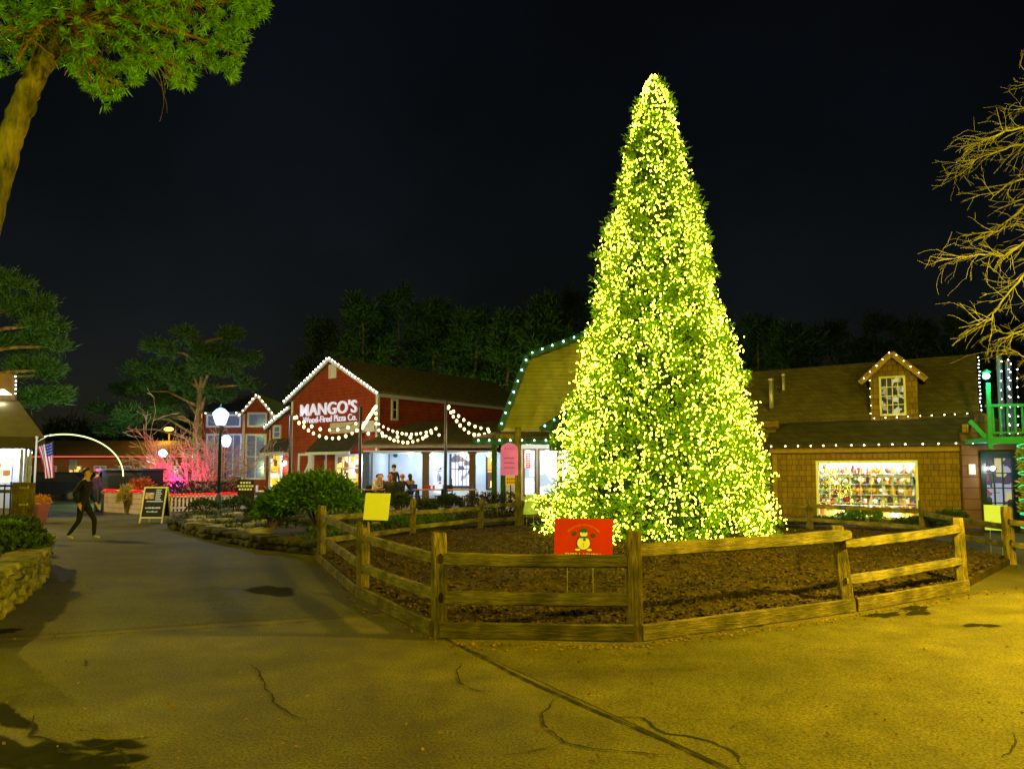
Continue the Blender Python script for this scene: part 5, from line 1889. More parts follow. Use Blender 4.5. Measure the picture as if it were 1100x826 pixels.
tb = MB()
tr_pts = [Vector((0, 0, 0)), pl(-42, 420), pl(-22, 300), pl(-6, 215), pl(9, 160), pl(24, 110), pl(44, 72), pl(60, 42), pl(78, -10), pl(100, -70)]
tr_r = [.18, .15, .135, .13, .135, .13, .125, .105, .085, .055]
fine, fr_ = [], []
for i in range(len(tr_pts) - 1):
    for k in range(7):
        t = k / 7
        fine.append(tr_pts[i].lerp(tr_pts[i + 1], t) + Vector((rnd.gauss(0, .006), rnd.gauss(0, .006), 0)))
        fr_.append(tr_r[i] * (1 - t) + tr_r[i + 1] * t + rnd.gauss(0, .006))
fine.append(tr_pts[-1]); fr_.append(tr_r[-1])
tb.tube(fine, fr_, 18)
tb.ball(pl(30, 113), .10, 12, 8, sq=(1, 1, 1.7))
tb.build('trunk', mat('near_pine_bark', (.02, .018, .012), .95, .4, 9, 1.0, 30, stretch=(1, 1, .22), col2=(.19, .165, .105), detail=9), npn, smooth=True)
low = [(-80, 70), (0, 82), (15, 84), (40, 76), (65, 70), (90, 98), (112, 116), (122, 112), (138, 96), (160, 84), (185, 92), (203, 101), (214, 78), (235, 76), (250, 90), (259, 62), (268, 36), (286, 16), (292, -20)]
lu = np.array([a for a, _ in low]); lv = np.array([b for _, b in low])
g = np.random.default_rng(77)
C, D = [], []
bb = MB()
ends = []
for (u, v, Y) in ((285, 8, 9.3), (258, 60, 9.0), (205, 92, 8.8), (115, 104, 8.6), (155, 70, 9.6), (240, 20, 9.8), (180, -20, 10), (60, -60, 9.5), (-30, 40, 8.6), (20, 66, 8.2), (100, 40, 8.3), (200, 45, 9.4)):
    s_ = pl(66, 28) if u > 0 else pl(50, 60)
    e_ = pl(u, v, Y)
    mid = s_.lerp(e_, .5) + Vector((0, 0, .22))
    path = [s_, s_.lerp(mid, .6) + Vector((0, 0, .06)), mid, mid.lerp(e_, .6) + Vector((0, 0, .03)), e_]
    bb.tube(path, [.05, .038, .028, .017, .007], 6)
    ends.append(path)
    for k in range(22):
        t = rnd.uniform(.15, .72); i = min(int(t * 4), 3)
        p = path[i].lerp(path[i + 1], t * 4 - i)
        dv = (e_ - s_).normalized() + Vector((rnd.gauss(0, .6), rnd.gauss(0, .7), rnd.gauss(0, .45)))
        twigs(bb, p, dv, rnd.uniform(.25, .5), .010, 1, rg, .02, .5, .003, (1, 3), 4, 3)
bb.build('branches', M_bark, npn)['kind'] = 'stuff'
N = 3300
while len(C) < N:
    u = g.uniform(-90, 290)
    vmax = np.interp(u, lu, lv)
    v = g.uniform(-110, vmax - 3)
    if g.uniform() < .3 * (u > 150) * (v < 60) and mn.noise(Vector((u / 26, v / 22, 1))) > -.05:
        continue
    if mn.noise(Vector((u / 20, v / 17, 4))) > .28:
        continue
    if 50 < 0:
        continue
    Y = 8.1 + 2.4 * g.uniform() if u < 220 else 8.7 + 1.0 * g.uniform()
    # keep the trunk clear in front
    ut = np.interp(v, [40, 72, 110], [60, 44, 24])
    if v > 42 and abs(u - ut) < 22 and Y < 9.3:
        continue
    p = pl(u, v, Y)
    C.append(tuple(p)); D.append((.25 + g.normal() * .7, g.normal() * .6, -.15 + g.normal() * .55))
quads('crown', tufts(np.array(C), np.array(D), 24, .105, .0062, g, .5, .006), F_near, npn)

# the bare tree on the right
bt = thing('bare_tree', 'leafless tree with pale yellow-lit drooping twigs reaching in at the frame edge', 'tree', (P(1215, 500, 12.5).x, 12.5, 0))
l0_ = Vector((P(1215, 500, 12.5).x, 12.5, 0))
pb = lambda u, v, Y=12.5: P(u, v, Y) - l0_
M_twig = mat('pale_bark', (.10, .10, .065), .9, .3, 5, .6, 20, col2=(.24, .23, .16))
tb = MB(); tb.tube([(0, 0, -.2), (-.05, 0, 2), (.05, 0, 3.6), (0, 0, 6.5), (.1, 0, 8.5)], [.26, .22, .19, .11, .04], 12); tb.build('trunk', M_twig, bt)
limbs = [[(1215, 230), (1150, 160), (1100, 147), (1070, 148), (1045, 157), (1026, 163), (1009, 181)],
         [(1215, 200), (1150, 130), (1100, 128), (1065, 131), (1042, 140), (1020, 150)],
         [(1215, 210), (1150, 110), (1115, 96), (1096, 84), (1086, 74)],
         [(1215, 260), (1150, 205), (1100, 196), (1072, 219), (1052, 240), (1022, 242)],
         [(1215, 290), (1150, 236), (1100, 232), (1078, 252), (1058, 266), (1028, 266), (993, 271)],
         [(1215, 300), (1150, 258), (1100, 262), (1076, 289), (1058, 312), (1042, 334), (1027, 341)],
         [(1215, 320), (1150, 285), (1108, 290), (1096, 322), (1080, 345), (1056, 356)],
         [(1215, 330), (1150, 320), (1110, 345), (1075, 352), (1042, 346)],
         [(1215, 350), (1150, 365), (1112, 376), (1090, 386), (1074, 372), (1060, 366)],
         [(1215, 250), (1150, 180), (1110, 176), (1085, 182), (1060, 190), (1042, 207)],
         [(1215, 240), (1150, 140), (1120, 115), (1090, 108), (1068, 110)]]
tb = MB()
for li, l_ in enumerate(limbs):
    l_ = [(u + 22 * min(1, max(0, (1215 - u) / 100)), v + 8) for u, v in l_]
    Y0 = 12.5 + rg.uniform(-.9, .9)
    pts_ = [pb(u, v, 12.5 + (Y0 - 12.5) * min(1, k / 2)) for k, (u, v) in enumerate(l_)]
    fine = []
    for a, b in zip(pts_, pts_[1:]):
        for k in range(4):
            fine.append(a.lerp(b, k / 4) + Vector((rg.gauss(0, .008), rg.gauss(0, .02), rg.gauss(0, .008))))
    fine.append(pts_[-1])
    rs = [.034 * (1 - k / len(fine)) ** 1.3 + .0038 for k in range(len(fine))]
    tb.tube(fine, rs, 6)
    for k in range(4, len(fine) - 1):
        for _ in range(2 if li < 6 else 1):
            d_ = (fine[k + 1] - fine[k]).normalized() + Vector((rg.gauss(-.2, .5), rg.gauss(0, .7), rg.gauss(-.05, .6)))
            twigs(tb, fine[k], d_, rg.uniform(.22, .5), .0050, 2, rg, .05, .5, .0022, (1, 2), 4, 3)
tb.build('branches', M_twig, bt)['kind'] = 'stuff'
# last clinging buds
bd = MB()

# bare ornamental tree lit magenta beside the lamp
M_pinkt = mat('smooth_grey_bark', (.34, .26, .28), .8, .2, 5)
mt = thing('bare_ornamental_tree', 'twiggy leafless tree glowing pink and magenta behind the rope-lit fence', 'tree', (P(212, 530, 37).x, 37, 0))
tb = MB()
for i in range(38):
    a = rg.uniform(0, 6.28)
    d_ = Vector((math.cos(a) * rg.uniform(.5, 1.5), math.sin(a) * .8, rg.uniform(.6, 1.3)))
    twigs(tb, Vector((rg.gauss(0, .15), rg.gauss(0, .15), 0)), d_, rg.uniform(1.5, 2.5), .045, 4, rg, -.01, .5, .009, (2, 3), 4, 3)
tb.build('branches', M_pinkt, mt)
c_ = P(212, 500, 37)
lamp('magenta_tree_light', (c_.x - .3, 35.0, .9), 900, (1, .012, .11), .2, spot=130, target=(c_.x, 37.5, 5.0))
lamp('violet_tree_light', (c_.x - .6, 35.6, .8), 160, (.28, .06, 1), .15, spot=60, target=(c_.x - .5, 37.5, 1.7))

# ------------------------------------------------------------------ street lamps
M_lampg = mat('dark_green_iron', (.012, .03, .028), .45, .2, 8)


def street_lamp(label, u, vtop, Y, scale_px, glowm, power, vbase=None, col=(.55, .72, 1.0)):
    top = P(u, vtop, Y)
    t = thing('street_lamp', label, 'street lamp', (top.x, Y, 0), 0, 'blue-white lantern street lamps')
    H = top.z; s = scale_px / FPX * Y      # lantern height
    b = MB(); b.lathe((0, 0, 0), [(.19, 0), (.19, .12), (.14, .2), (.12, .6), (.09, .72), (.07, .8)], 12); b.build('base', M_lampg, t, True)
    b = MB(); b.lathe((0, 0, .8), [(.068, 0), (.055, H - s - .95), (.08, H - s - .93), (.05, H - s - .86), (.1, H - s - .8)], 12); b.build('pole', M_lampg, t, True)
    ln = MB(); ln.lathe((0, 0, H - s), [(s * .20, 0), (s * .27, s * .12), (s * .40, s * .52), (s * .42, s * .66), (s * .20, s * .88), (s * .08, s * .93)], 12)
    lo = ln.build('lantern', glowm, t, True)
    b = MB(); b.lathe((0, 0, H - s * .1), [(s * .12, 0), (s * .1, s * .06), (s * .03, s * .16), (s * .01, s * .28)], 10); b.build('finial', M_lampg, lo)
    lamp('street_lamp_light', (top.x, Y - s * .6, H - s * .4), power, col, .2)
    lamp('street_lamp_light_rear', (top.x, Y + s * .6, H - s * .4), power * .6, col, .2)
    return t


street_lamp('tall green street lamp with a glowing blue-white lantern beside the planting bed', 237.5, 437, 30, 20, glow('lantern_glass', (.38, .64, 1.0), 3.2), 300)
street_lamp('farther street lamp whose round lantern shows just behind the tall green one', 243, 466, 52, 14, glow('lantern_glass', (.38, .64, 1.0), 3.2), 300)
for (u, v, Y, lb, c) in ((175, 487, 60, 'bright blue-white lamp shining through the magenta tree', (.45, .6, 1)), (209.5, 490, 64, 'fainter bluish lamp seen through the middle of the magenta tree', (.45, .7, 1)), (226, 484, 66, 'small white lamp at the lamp-post edge of the magenta tree', (.9, .9, 1))):
    p = P(u, v, Y)
    t = thing('yard_lamp', lb, 'lamp', (p.x, Y, 0), 0, 'distant lamps behind the magenta tree')
    b = MB(); b.lathe((0, 0, 0), [(.07, 0), (.05, p.z - .25)], 8); b.build('pole', M_lampg, t)
    b = MB(); b.ball((0, 0, p.z), .32 if u < 200 else .22, 12, 8); b.build('globe', glow('yard_globe_%d' % int(u), c, 8), t)
for (u, v, Y, lb) in ((182, 461, 70, 'orange sodium lamp on a pole low behind the pine'), (217, 434, 66, 'small orange sodium lamp high up beside the tower roof')):
    p = P(u, v, Y)
    t = thing('sodium_street_lamp', lb, 'street lamp', (p.x, Y, 0), 0, 'orange sodium lamps beyond the pine')
    b = MB(); b.lathe((0, 0, 0), [(.12, 0), (.08, p.z - .1)], 8); b.build('pole', mat('wood_pole', (.12, .07, .03), .9), t)
    b = MB(); b.ball((0, -.15, p.z), .30 if u < 200 else .2, 10, 6, sq=(1.5, 1, .6)); b.build('head', glow('sodium_head', (1, .38, .03), 9), t)
    lamp('sodium_far_light', (p.x, Y - 1, p.z - .4), 350, (1, .45, .06), .2)

# ------------------------------------------------------------------ festoon poles and strings
poles = {}
for u, vt, lb in ((312.5, 446, 'black festoon pole nearest the white barn door'), (387.5, 437, 'black festoon pole in front of the restaurant porch corner'), (479, 431, 'black festoon pole between the two porch timber posts')):
    p = P(u, vt, 30)
    t = thing('festoon_pole', lb, 'pole', (p.x, 30, .15), 0, 'black poles carrying the festoon lights')
    b = MB(); b.lathe((0, 0, 0), [(.09, 0), (.065, .1), (.06, p.z - .15)], 10); b.build('pole', M_black, t)
    b = MB(); b.tube([(0, -.09, p.z - .35), (0, -.09, p.z - .22), (0, 0, p.z - .2)], .015, 5); b.build('hook', M_black, t)
    poles[u] = p
GF = 'warm festoon strings over the terrace'
fs = dict(spacing=.40, m=M_festoon, r=.075, group=GF, wire=.012)


def fest(label, a, b, va, sp=.40, r=.06):
    """a, b world ends; va: pixel height of the lowest point mid-span"""
    mid = (a + b) / 2
    low_ = P(550, va, mid.y).z
    light_string(label, [a, b], sp, M_festoon, r, GF, sag=max(.02, mid.z - low_), wire=.012)


A = P(314, 445, 29.9); B = P(386.5, 452, 29.9)
fest('lower festoon string sagging across the restaurant lettering wall', A, P(386.5, 459, 29.9), 469, .26)
fest('upper festoon string crossing just under the restaurant lettering', A + Vector((0, .05, .05)), B, 460.5, .38)
K = P(404, 436, 38)
light_string('short festoon string climbing to the corner of the red gable', [P(388.5, 458, 29.9), P(404, 435, 37)], .4, M_festoon, .07, GF, wire=.012)
light_string('festoon string hanging straight down the white corner board', [P(403.5, 434, 37.5), P(404, 456, 37.5)], .26, M_festoon, .07, GF, wire=.012)
fest('upper festoon string over the porch roof between the two taller poles', P(405, 453, 34), P(471, 458, 31), 465, .34)
fest('deep-sagging festoon string over the porch roof between the two taller poles', P(405, 459, 33), P(472, 456, 31), 474, .27)
fest('flat festoon string reaching the third pole low along the porch eave', P(388.5, 463, 29.9), P(479, 465, 29.9), 468, .55)
fest('upper festoon string running from the third pole to the gambrel roof corner', P(480, 433, 30), P(528, 460, 29.5), 453.5, .27)
fest('lower festoon string curving from the third pole to the gambrel roof corner', P(480, 433, 30) + Vector((0, .06, -.05)), P(528, 461, 29.5), 463.5, .22)
for (u, v, Y) in ((350, 470, 29), (437, 474, 31), (505, 466, 29.5)):
    p = P(u, v, Y)
    lamp('festoon_light', p, 120, (1, .66, .25), .4)

# ------------------------------------------------------------------ signs
M_signb = mat('sign_black', (.01, .011, .014), .5, .1, 5)
# red snowman sign on wire stakes
sy = 8.55
s0_ = P(594, 557, sy); s1_ = P(657, 597, sy)
sg = thing('yard_sign', 'red yard sign with a white snowman, standing in the mulch before the lit tree', 'sign', ((s0_.x + s1_.x) / 2, sy, bedz((s0_.x + s1_.x) / 2, sy)), 0)
zb = sg.location.z
hw = (s1_.x - s0_.x) / 2
z0, z1 = s1_.z - zb - .02, s0_.z - zb
b = MB(); b.box(-hw, hw, -.006, .006, z0, z1)
pn = b.build('panel', mat('red_corrugated_plastic', (.50, .02, .012), .5, .12, 3), sg)
pn.rotation_euler = (0, R(1.2), 0)
b = MB()
for x in (-hw * .52, hw * .36):
    b.tube([(x, .01, -.12), (x, .01, z0 + .1)], .004, 6)
b.tube([(-hw * .52, .01, z0 - .05), (hw * .36, .01, z0 - .05)], .004, 6)
b.build('wire_stake', mat('bare_wire', (.4, .4, .36), .4, .1, 5, metal=.6), sg)


def disc(mb, x, z, r, y, n=24, mi=0, sx=1.0, sz=1.0):
    mb.add([(x, y, z)] + [(x + math.cos(6.2832 * i / n) * r * sx, y, z + math.sin(6.2832 * i / n) * r * sz) for i in range(n)], [(0, i + 1, (i + 1) % n + 1) for i in range(n)], mi)


Hh = z1 - z0
M_snow = mat('print_white', (.72, .72, .66), .6, .05, 5); M_pgr = mat('print_green', (.01, .10, .05), .6, .1, 5); M_pdk = mat('print_dark', (.012, .02, .015), .6, .1, 5)
cz = z0 + Hh * .375
b = MB()
disc(b, 0, cz, Hh * .185, -.0075); disc(b, 0, cz + Hh * .26, Hh * .12, -.0075)
disc(b, -Hh * .15, z0 + Hh * .205, Hh * .07, -.0075, sx=1.3, sz=.6, mi=0); disc(b, Hh * .15, z0 + Hh * .205, Hh * .07, -.0075, sx=1.3, sz=.6)
disc(b, -Hh * .24, cz + Hh * .24, Hh * .055, -.0075); disc(b, Hh * .24, cz + Hh * .2, Hh * .055, -.0075)
b.build('snowman_outline', M_pdk, pn)
b = MB()
disc(b, 0, cz, Hh * .165, -.009); disc(b, 0, cz + Hh * .25, Hh * .10, -.009)
disc(b, -Hh * .15, z0 + Hh * .205, Hh * .055, -.009, sx=1.3, sz=.55); disc(b, Hh * .15, z0 + Hh * .205, Hh * .055, -.009, sx=1.3, sz=.55)
b.build('snowman', M_snow, pn)
b = MB()
disc(b, -Hh * .24, cz + Hh * .24, Hh * .042, -.009); disc(b, Hh * .24, cz + Hh * .2, Hh * .042, -.009)
b.add([(math.cos(t) * Hh * .105, -.0105, cz + Hh * .28 + math.sin(t) * Hh * .10) for t in np.linspace(0, math.pi, 12)], [tuple(range(12))])
b.box(-Hh * .11, Hh * .11, -.0115, -.0105, cz + Hh * .13, cz + Hh * .175)
disc(b, Hh * .02, cz + Hh * .09, Hh * .035, -.0105)
b.build('hat_and_scarf', M_pgr, pn)
b = MB(); disc(b, 0, cz - Hh * .02, Hh * .012, -.0105); disc(b, 0, cz - Hh * .08, Hh * .012, -.0105); disc(b, -.03 * Hh, cz + Hh * .27, Hh * .012, -.0105); disc(b, .04 * Hh, cz + Hh * .27, Hh * .012, -.0105)
b.build('buttons', M_pdk, pn)
text('lettering', 'EXTRA HIMPIN', pn, -hw * .62, hw * .58, z0 + Hh * .01, z0 + Hh * .115, -.0085, M_snow, .02, .001, track=1.1)
# small curved line of faint lettering above the snowman (too small to read)
b = MB()
rr_ = random.Random(3)
for i in range(34):
    if i in (8, 15, 26): continue
    a = R(140) - R(100) * i / 33
    x, z = math.cos(a) * hw * .70, z0 + Hh * .34 + math.sin(a) * Hh * .50
    tdir = Vector((math.sin(a), 0, -math.cos(a))); nn = Vector((math.cos(a), 0, math.sin(a)))
    c = Vector((x, -.0085, z)); h_ = .009; w_ = .0035
    for s in ((-1, 0), (1, 0)) if rr_.random() < .6 else ((0, 0),):
        q = c + tdir * s[0] * w_
        b.add([q - tdir * .0013 - nn * h_, q + tdir * .0013 - nn * h_, q + tdir * .0013 + nn * h_, q - tdir * .0013 + nn * h_], [(0, 1, 2, 3)])
    zz_ = rr_.choice((-.8, 0, .8)) * h_
    q = c + nn * zz_
    b.add([q - tdir * w_ - nn * .0012, q + tdir * w_ - nn * .0012, q + tdir * w_ + nn * .0012, q - tdir * w_ + nn * .0012], [(0, 1, 2, 3)])
b.build('arched_lettering', mat('print_pink', (.60, .25, .20), .6, .05, 4), pn)
# blank yellow-lit board on the fence post, and two white boards


def board(label, pts, Y, m, lean=0.0, legs=False, group=None):
    q = [P(u, v, Y + (lean if i > 1 else 0)) for i, (u, v) in enumerate(pts)]   # tl, tr, br, bl
    c = (q[2] + q[3]) / 2
    t = thing('blank_sign', label, 'sign', (c.x, Y, 0 if legs else c.z), 0, group)
    o_ = Vector(t.location)
    b = MB()
    f = [p - o_ for p in (q[3], q[2], q[1], q[0])]
    b.hull8([p + Vector((0, .02, 0)) for p in reversed(f)], [p for p in reversed(f)])
    b.build('panel', m, t)
    b = MB()
    if legs:
        for k in (0.25, .75):
            p = f[0].lerp(f[1], k) + Vector((0, .03, 0))
            b.tube([(p.x, .03, -.02), (p.x, .03, p.z + .2)], .006, 6)
        b.build('wire_stake', mat('bare_wire', (.4, .4, .36), .4), t)
    else:
        p = f[0].lerp(f[1], .5)
        b.box(p.x - .05, p.x + .05, .021, .045, p.z - .05, p.z + .3)
        b.build('bracket', M_rail, t)
    return t


M_yb = mat('pale_board', (.60, .62, .22), .6, .06, 3)
board('blank square board glowing yellow, fixed on a fence post by the hedge', [(393, 529.5), (419.5, 530), (416.5, 559), (390, 558)], FP[1].y - .13, M_yb)
board('blank white board leaning just beyond the fence at the tree edge', [(565, 531.5), (580, 531), (577, 552), (562, 552.5)], 20.0, mat('blue_tint_board', (.40, .6, .95), .6, .06, 3), legs=True)  # white board, tinted blue in its colour to offset the yellow lamplight
board('blank white board on stakes in front of the dark shop door', [(1057, 542), (1082.5, 543), (1083.5, 570), (1058.5, 569)], 14.9, mat('blue_tint_door_board', (.40, .60, .95), .6, .06, 3), legs=True)  # blue in the base colour stands in for cold light on white

# pink arched hanging sign on a timber post
pp = P(556.5, 459, 20.6)
st_ = thing('sign_post', 'weathered timber post with a crossarm beside the far fence', 'post', (pp.x, 20.6, 0))
b = MB(); b.box(-.085, .085, -.085, .085, 0, pp.z); b.build('post', M_post, st_)
az = P(550, 469, 20.6).z
b = MB(); b.box(-.62, -.09, -.05, .05, az - .07, az + .07); b.build('crossarm', M_post, st_)
q0 = P(539, 476, 20.6); q1 = P(558, 510.5, 20.6)
hs_ = thing('hanging_sign', 'pink sign with a rounded top hanging from the timber post crossarm', 'sign', ((q0.x + q1.x) / 2 - .03, 20.48, 0))
hw2 = (q1.x - q0.x) / 2 * .97
b = MB(); pr_s = [(-hw2, q1.z), (hw2, q1.z)] + [(hw2 * math.cos(t), q0.z - .17 + .17 * math.sin(t)) for t in np.linspace(0, math.pi, 14)]
prism_y(b, pr_s, -.03, .01); sp2 = b.build('panel', mat('pink_panel', (.62, .13, .42), .5, .08, 4, emit=(.75, .16, .85), estr=.12), hs_)  # emission added to hold the pink against the yellow lamplight
b = MB()
for x in (-hw2 * .6, hw2 * .5): b.tube([(x, -.01, q0.z - .12), (x, -.01, az - .05)], .008, 5)
b.build('chain', M_black, hs_)
b = MB(); rr_ = random.Random(8)
zt = q0.z - .16
for k, (n_, hgt_) in enumerate(((4, .05), (0, 0), (7, .028), (6, .028), (7, .028))):
    zc = zt - k * .13
    for i in range(n_):
        x = -hw2 * .62 + hw2 * 1.24 * (i + .5) / n_
        b.tube([(x - .02, -.034, zc - hgt_ * .5), (x - .006, -.034, zc + hgt_), (x + .006, -.034, zc - hgt_ * .4), (x + .02, -.034, zc + hgt_ * .4)], .005, 4)
b.build('script_lettering', mat('dark_pink_script', (.22, .03, .12), .6), sp2)
# small yellow and red sign below it
q0 = P(543, 512, 24.5); q1 = P(554, 521, 24.5)
t = thing('small_sign', 'little yellow sign with red lettering under the pink hanging sign', 'sign', ((q0.x + q1.x) / 2, 24.5, 0))
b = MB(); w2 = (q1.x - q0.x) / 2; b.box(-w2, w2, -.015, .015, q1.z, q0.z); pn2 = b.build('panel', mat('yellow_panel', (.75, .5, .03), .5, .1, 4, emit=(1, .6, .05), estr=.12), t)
b = MB(); b.tube([(0, .03, 0), (0, .03, q1.z + .1)], .02, 6); b.build('stake', M_black, t)
b = MB()
for k in range(2):
    for i in range(4):
        x = -w2 * .7 + i * w2 * .42; z = q0.z - .07 - k * .11
        b.box(x, x + w2 * .26, -.022, -.016, z - .035, z + .02)
b.build('red_lettering', mat('sign_red', (.5, .02, .01), .5), pn2)

# sandwich board menu on the walk
sp0 = G(167, 561.5)
sb = thing('sandwich_board', 'white-framed black sandwich board with a food picture standing on the walkway', 'sandwich board', (sp0.x, sp0.y, 0), R(-4))
W_, H_ = .39, 1.17
for s in (-1, 1):
    fr2 = MB()
    def fp(x, z, o_=0): return (x, s * (-.26 * (1 - z / H_) - .01) + (-s) * o_, z)
    def fbar(x0_, x1_, z0_, z1_, m=fr2, o_=0., th=.03):
        m.hull8([fp(x0_, z0_, o_), fp(x1_, z0_, o_), fp(x1_, z1_, o_), fp(x0_, z1_, o_)], [fp(x0_, z0_, o_ + th), fp(x1_, z0_, o_ + th), fp(x1_, z1_, o_ + th), fp(x0_, z1_, o_ + th)])
    fbar(-W_, -W_ + .045, 0, H_); fbar(W_ - .045, W_, 0, H_); fbar(-W_ + .045, W_ - .045, H_ - .045, H_); fbar(-W_ + .045, W_ - .045, .16, .205)
    fo = fr2.build('frame', mat('cream_frame', (.65, .63, .5), .5, .1, 5), sb)
    pb2 = MB(); fbar(-W_ + .045, W_ - .045, .205, H_ - .045, pb2, .005, .015); po2 = pb2.build('menu_panel', M_signb, fo)
    if s == 1:
        mk = MB(); r9 = random.Random(4)
        fbar(-W_ + .07, -.02, .78, .98, mk, .022, .003)
        mk.build('food_picture', mat('food_print', (.30, .12, .12), .5, .7, 14, col2=(.6, .55, .75)), po2)
        mk = MB()
        for k in range(7):
            z = 1.06 - k * .062
            fbar(.03 if k < 6 else -.25, .03 + r9.uniform(.15, .28), z, z + .022, mk, .022, .003)
        for k in range(2):
            for i in range(11 - k * 3):
                x = -.26 + .047 * i + k * .07 + r9.uniform(-.004, .004)
                fbar(x, x + r9.uniform(.02, .036), .47 - k * .12, .50 - k * .12 + r9.uniform(0, .025), mk, .022, .003)
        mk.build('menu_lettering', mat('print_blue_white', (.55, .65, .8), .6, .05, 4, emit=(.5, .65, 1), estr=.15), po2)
# black menu board near the garden table
q0 = P(258, 515, 29.6); q1 = P(270.5, 530.5, 29.6)
t = thing('menu_board', 'small black board with three white lines beside the white garden table', 'menu board', ((q0.x + q1.x) / 2, 29.6, 0))
w2 = (q1.x - q0.x) / 2 * 1.4
b = MB(); b.box(-w2, w2, -.02, .02, q1.z - .3, q0.z); pn3 = b.build('panel', M_signb, t)
b = MB(); b.box(-w2, -w2 + .05, .021, .06, 0, q0.z - .1); b.build('leg', M_brownw, t)
b = MB(); b.box(w2 - .05, w2, .021, .06, 0, q0.z - .1); b.build('leg', M_brownw, t)
b = MB()
for k, n_ in enumerate((4, 6, 5)):
    for i in range(n_):
        x = -n_ * .055 + i * .11
        b.box(x, x + .08, -.026, -.021, q0.z - .16 - k * .13, q0.z - .09 - k * .13)
b.build('white_lettering', M_snow, pn3)

# ------------------------------------------------------------------ rope-lit picket fence, kiosk, far things
M_rope = glow('red_rope', (1, .004, .004), 1.6)
pa, pb_ = G(180, 551), G(257, 549)
pf = thing('picket_fence', 'pale picket fence with a glowing red rope light behind the street lamp', 'fence', (0, 0, 0))
hp = .78
d_ = (pb_ - pa); Lp = d_.length; d_.normalize()
b = MB()
b.beam(pa + Vector((0, .04, .2)), pb_ + Vector((0, .04, .2)), .03, .07); b.beam(pa + Vector((0, .04, hp - .12)), pb_ + Vector((0, .04, hp - .12)), .03, .07)
b.build('rail', M_white, pf)
for i in range(int(Lp / .145)):
    p = pa + d_ * i * .145
    b = MB(); b.box(p.x - .035, p.x + .035, p.y - .02, p.y + .005, .05, hp + rnd.uniform(-.01, .01)); b.build('picket', mat('worn_white', (.4, .36, .32), .7, .2, 6), pf)
b = MB(); b.tube([pa + d_ * t * Lp + Vector((0, -.06, hp - .05 + .09 * (t > .4) * (t - .4) + .02 * math.sin(t * 25))) for t in np.linspace(0, 1, 30)], .030, 6)
rp_ = b.build('rope_light', M_rope); tag(rp_, 'red rope light strung along the pale picket fence', 'rope light', 'red rope lights')
lamp('rope_glow', ((pa.x + pb_.x) / 2, pa.y - .5, .9), 7, (1, .03, .02), .3)
ka, kb = G(112, 550), G(153, 553)
kz = .95
pf2 = thing('board_fence', 'plain board fence with a red rope light in front of the dark kiosk', 'fence', (0, 0, 0))
b = MB(); b.beam(ka + Vector((0, 0, kz / 2 - .03)), kb + Vector((0, 0, kz / 2 - .03)), .05, kz - .1); b.build('panel', siding('grey_boards', (.30, .24, .22), .2), pf2)
b = MB(); b.beam(ka + Vector((0, 0, kz - .04)), kb + Vector((0, 0, kz - .04)), .09, .06); b.build('rail', M_white, pf2)
b = MB(); b.tube([ka.lerp(kb, t) + Vector((0, -.08, kz - .06 + .03 * math.sin(t * 9))) for t in np.linspace(0, 1, 18)], .032, 6)
tag(b.build('rope_light', M_rope), 'red rope light running along the board fence of the kiosk', 'rope light', 'red rope lights')
lamp('rope_glow', ((ka.x + kb.x) / 2, ka.y - .6, .9), 7, (1, .05, .03), .3)
# kiosk: dark board hut
k0_ = P(110, 503, 32.5); k1_ = P(152, 520, 32.5)
ki = thing('kiosk', 'dark square kiosk with a flat roof behind the red rope light', 'kiosk', (k0_.x, 32.5, 0))
kw = k1_.x - k0_.x
b = MB(); b.box(0, kw, 0, 2, 0, k0_.z - .08); b.build('wall', siding('black_boards', (.02, .02, .035), .18), ki)
b = MB(); b.box(-.1, kw + .1, -.15, 2.1, k0_.z - .08, k0_.z); b.build('roof', mat('lilac_edge', (.10, .09, .14), .6), ki)
b = MB(); b.ball((-.08, -.2, k0_.z - .12), .08, 10, 6); b.build('lamp', glow('cold_spot', (.7, .9, 1), 14), ki)
b = MB(); b.box(.3, kw - .3, -.04, -.003, 1.0, 1.5); b.build('shutter', M_black, ki)
# long low planter hedge behind the pickets
hz_ = P(205, 516, 33)
shrub('long_hedge', 'long dark clipped hedge running behind the rope-lit pickets', 'hedge', (P(208, 530, 33.5).x, 33.5, 0), (2.3, .5, .62), 1400, 6, .1, .022, foliage('dark_red_hedge', (.025, .012, .012), (.09, .04, .035), .7, 2), seed=95, flat=True)
# cable table with blue stripe sheet behind pickets
# poster
q0 = P(86, 527, 31.5); q1 = P(96, 541, 31.5)
t = thing('poster_stand', 'small bright turquoise poster stand beside the standing figure at the walk end', 'poster', ((q0.x + q1.x) / 2, 31.5, 0))
w2 = (q1.x - q0.x) / 2
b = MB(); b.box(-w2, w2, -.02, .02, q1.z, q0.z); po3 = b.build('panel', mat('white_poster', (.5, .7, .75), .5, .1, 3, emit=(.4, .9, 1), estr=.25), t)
cols3 = [((.02, .35, .6), 'blue'), ((.02, .6, .45), 'turquoise'), ((.7, .45, .02), 'orange')]
for k, (c, nm_) in enumerate(cols3):
    b = MB()
    for i in range(3):
        jj = (i * 2 + k) % 3
        x = -w2 + .04 + (jj + 0) * w2 * .62; z = q0.z - .1 - (i * 1.0 + k * .33) * .15
        b.box(x, x + w2 * .5, -.028 - k * .002, -.021, z - .1, z)
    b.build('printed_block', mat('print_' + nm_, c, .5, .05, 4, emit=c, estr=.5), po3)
b = MB(); b.box(-.02, .02, .021, .05, 0, q1.z + .1); b.build('leg', M_black, t)

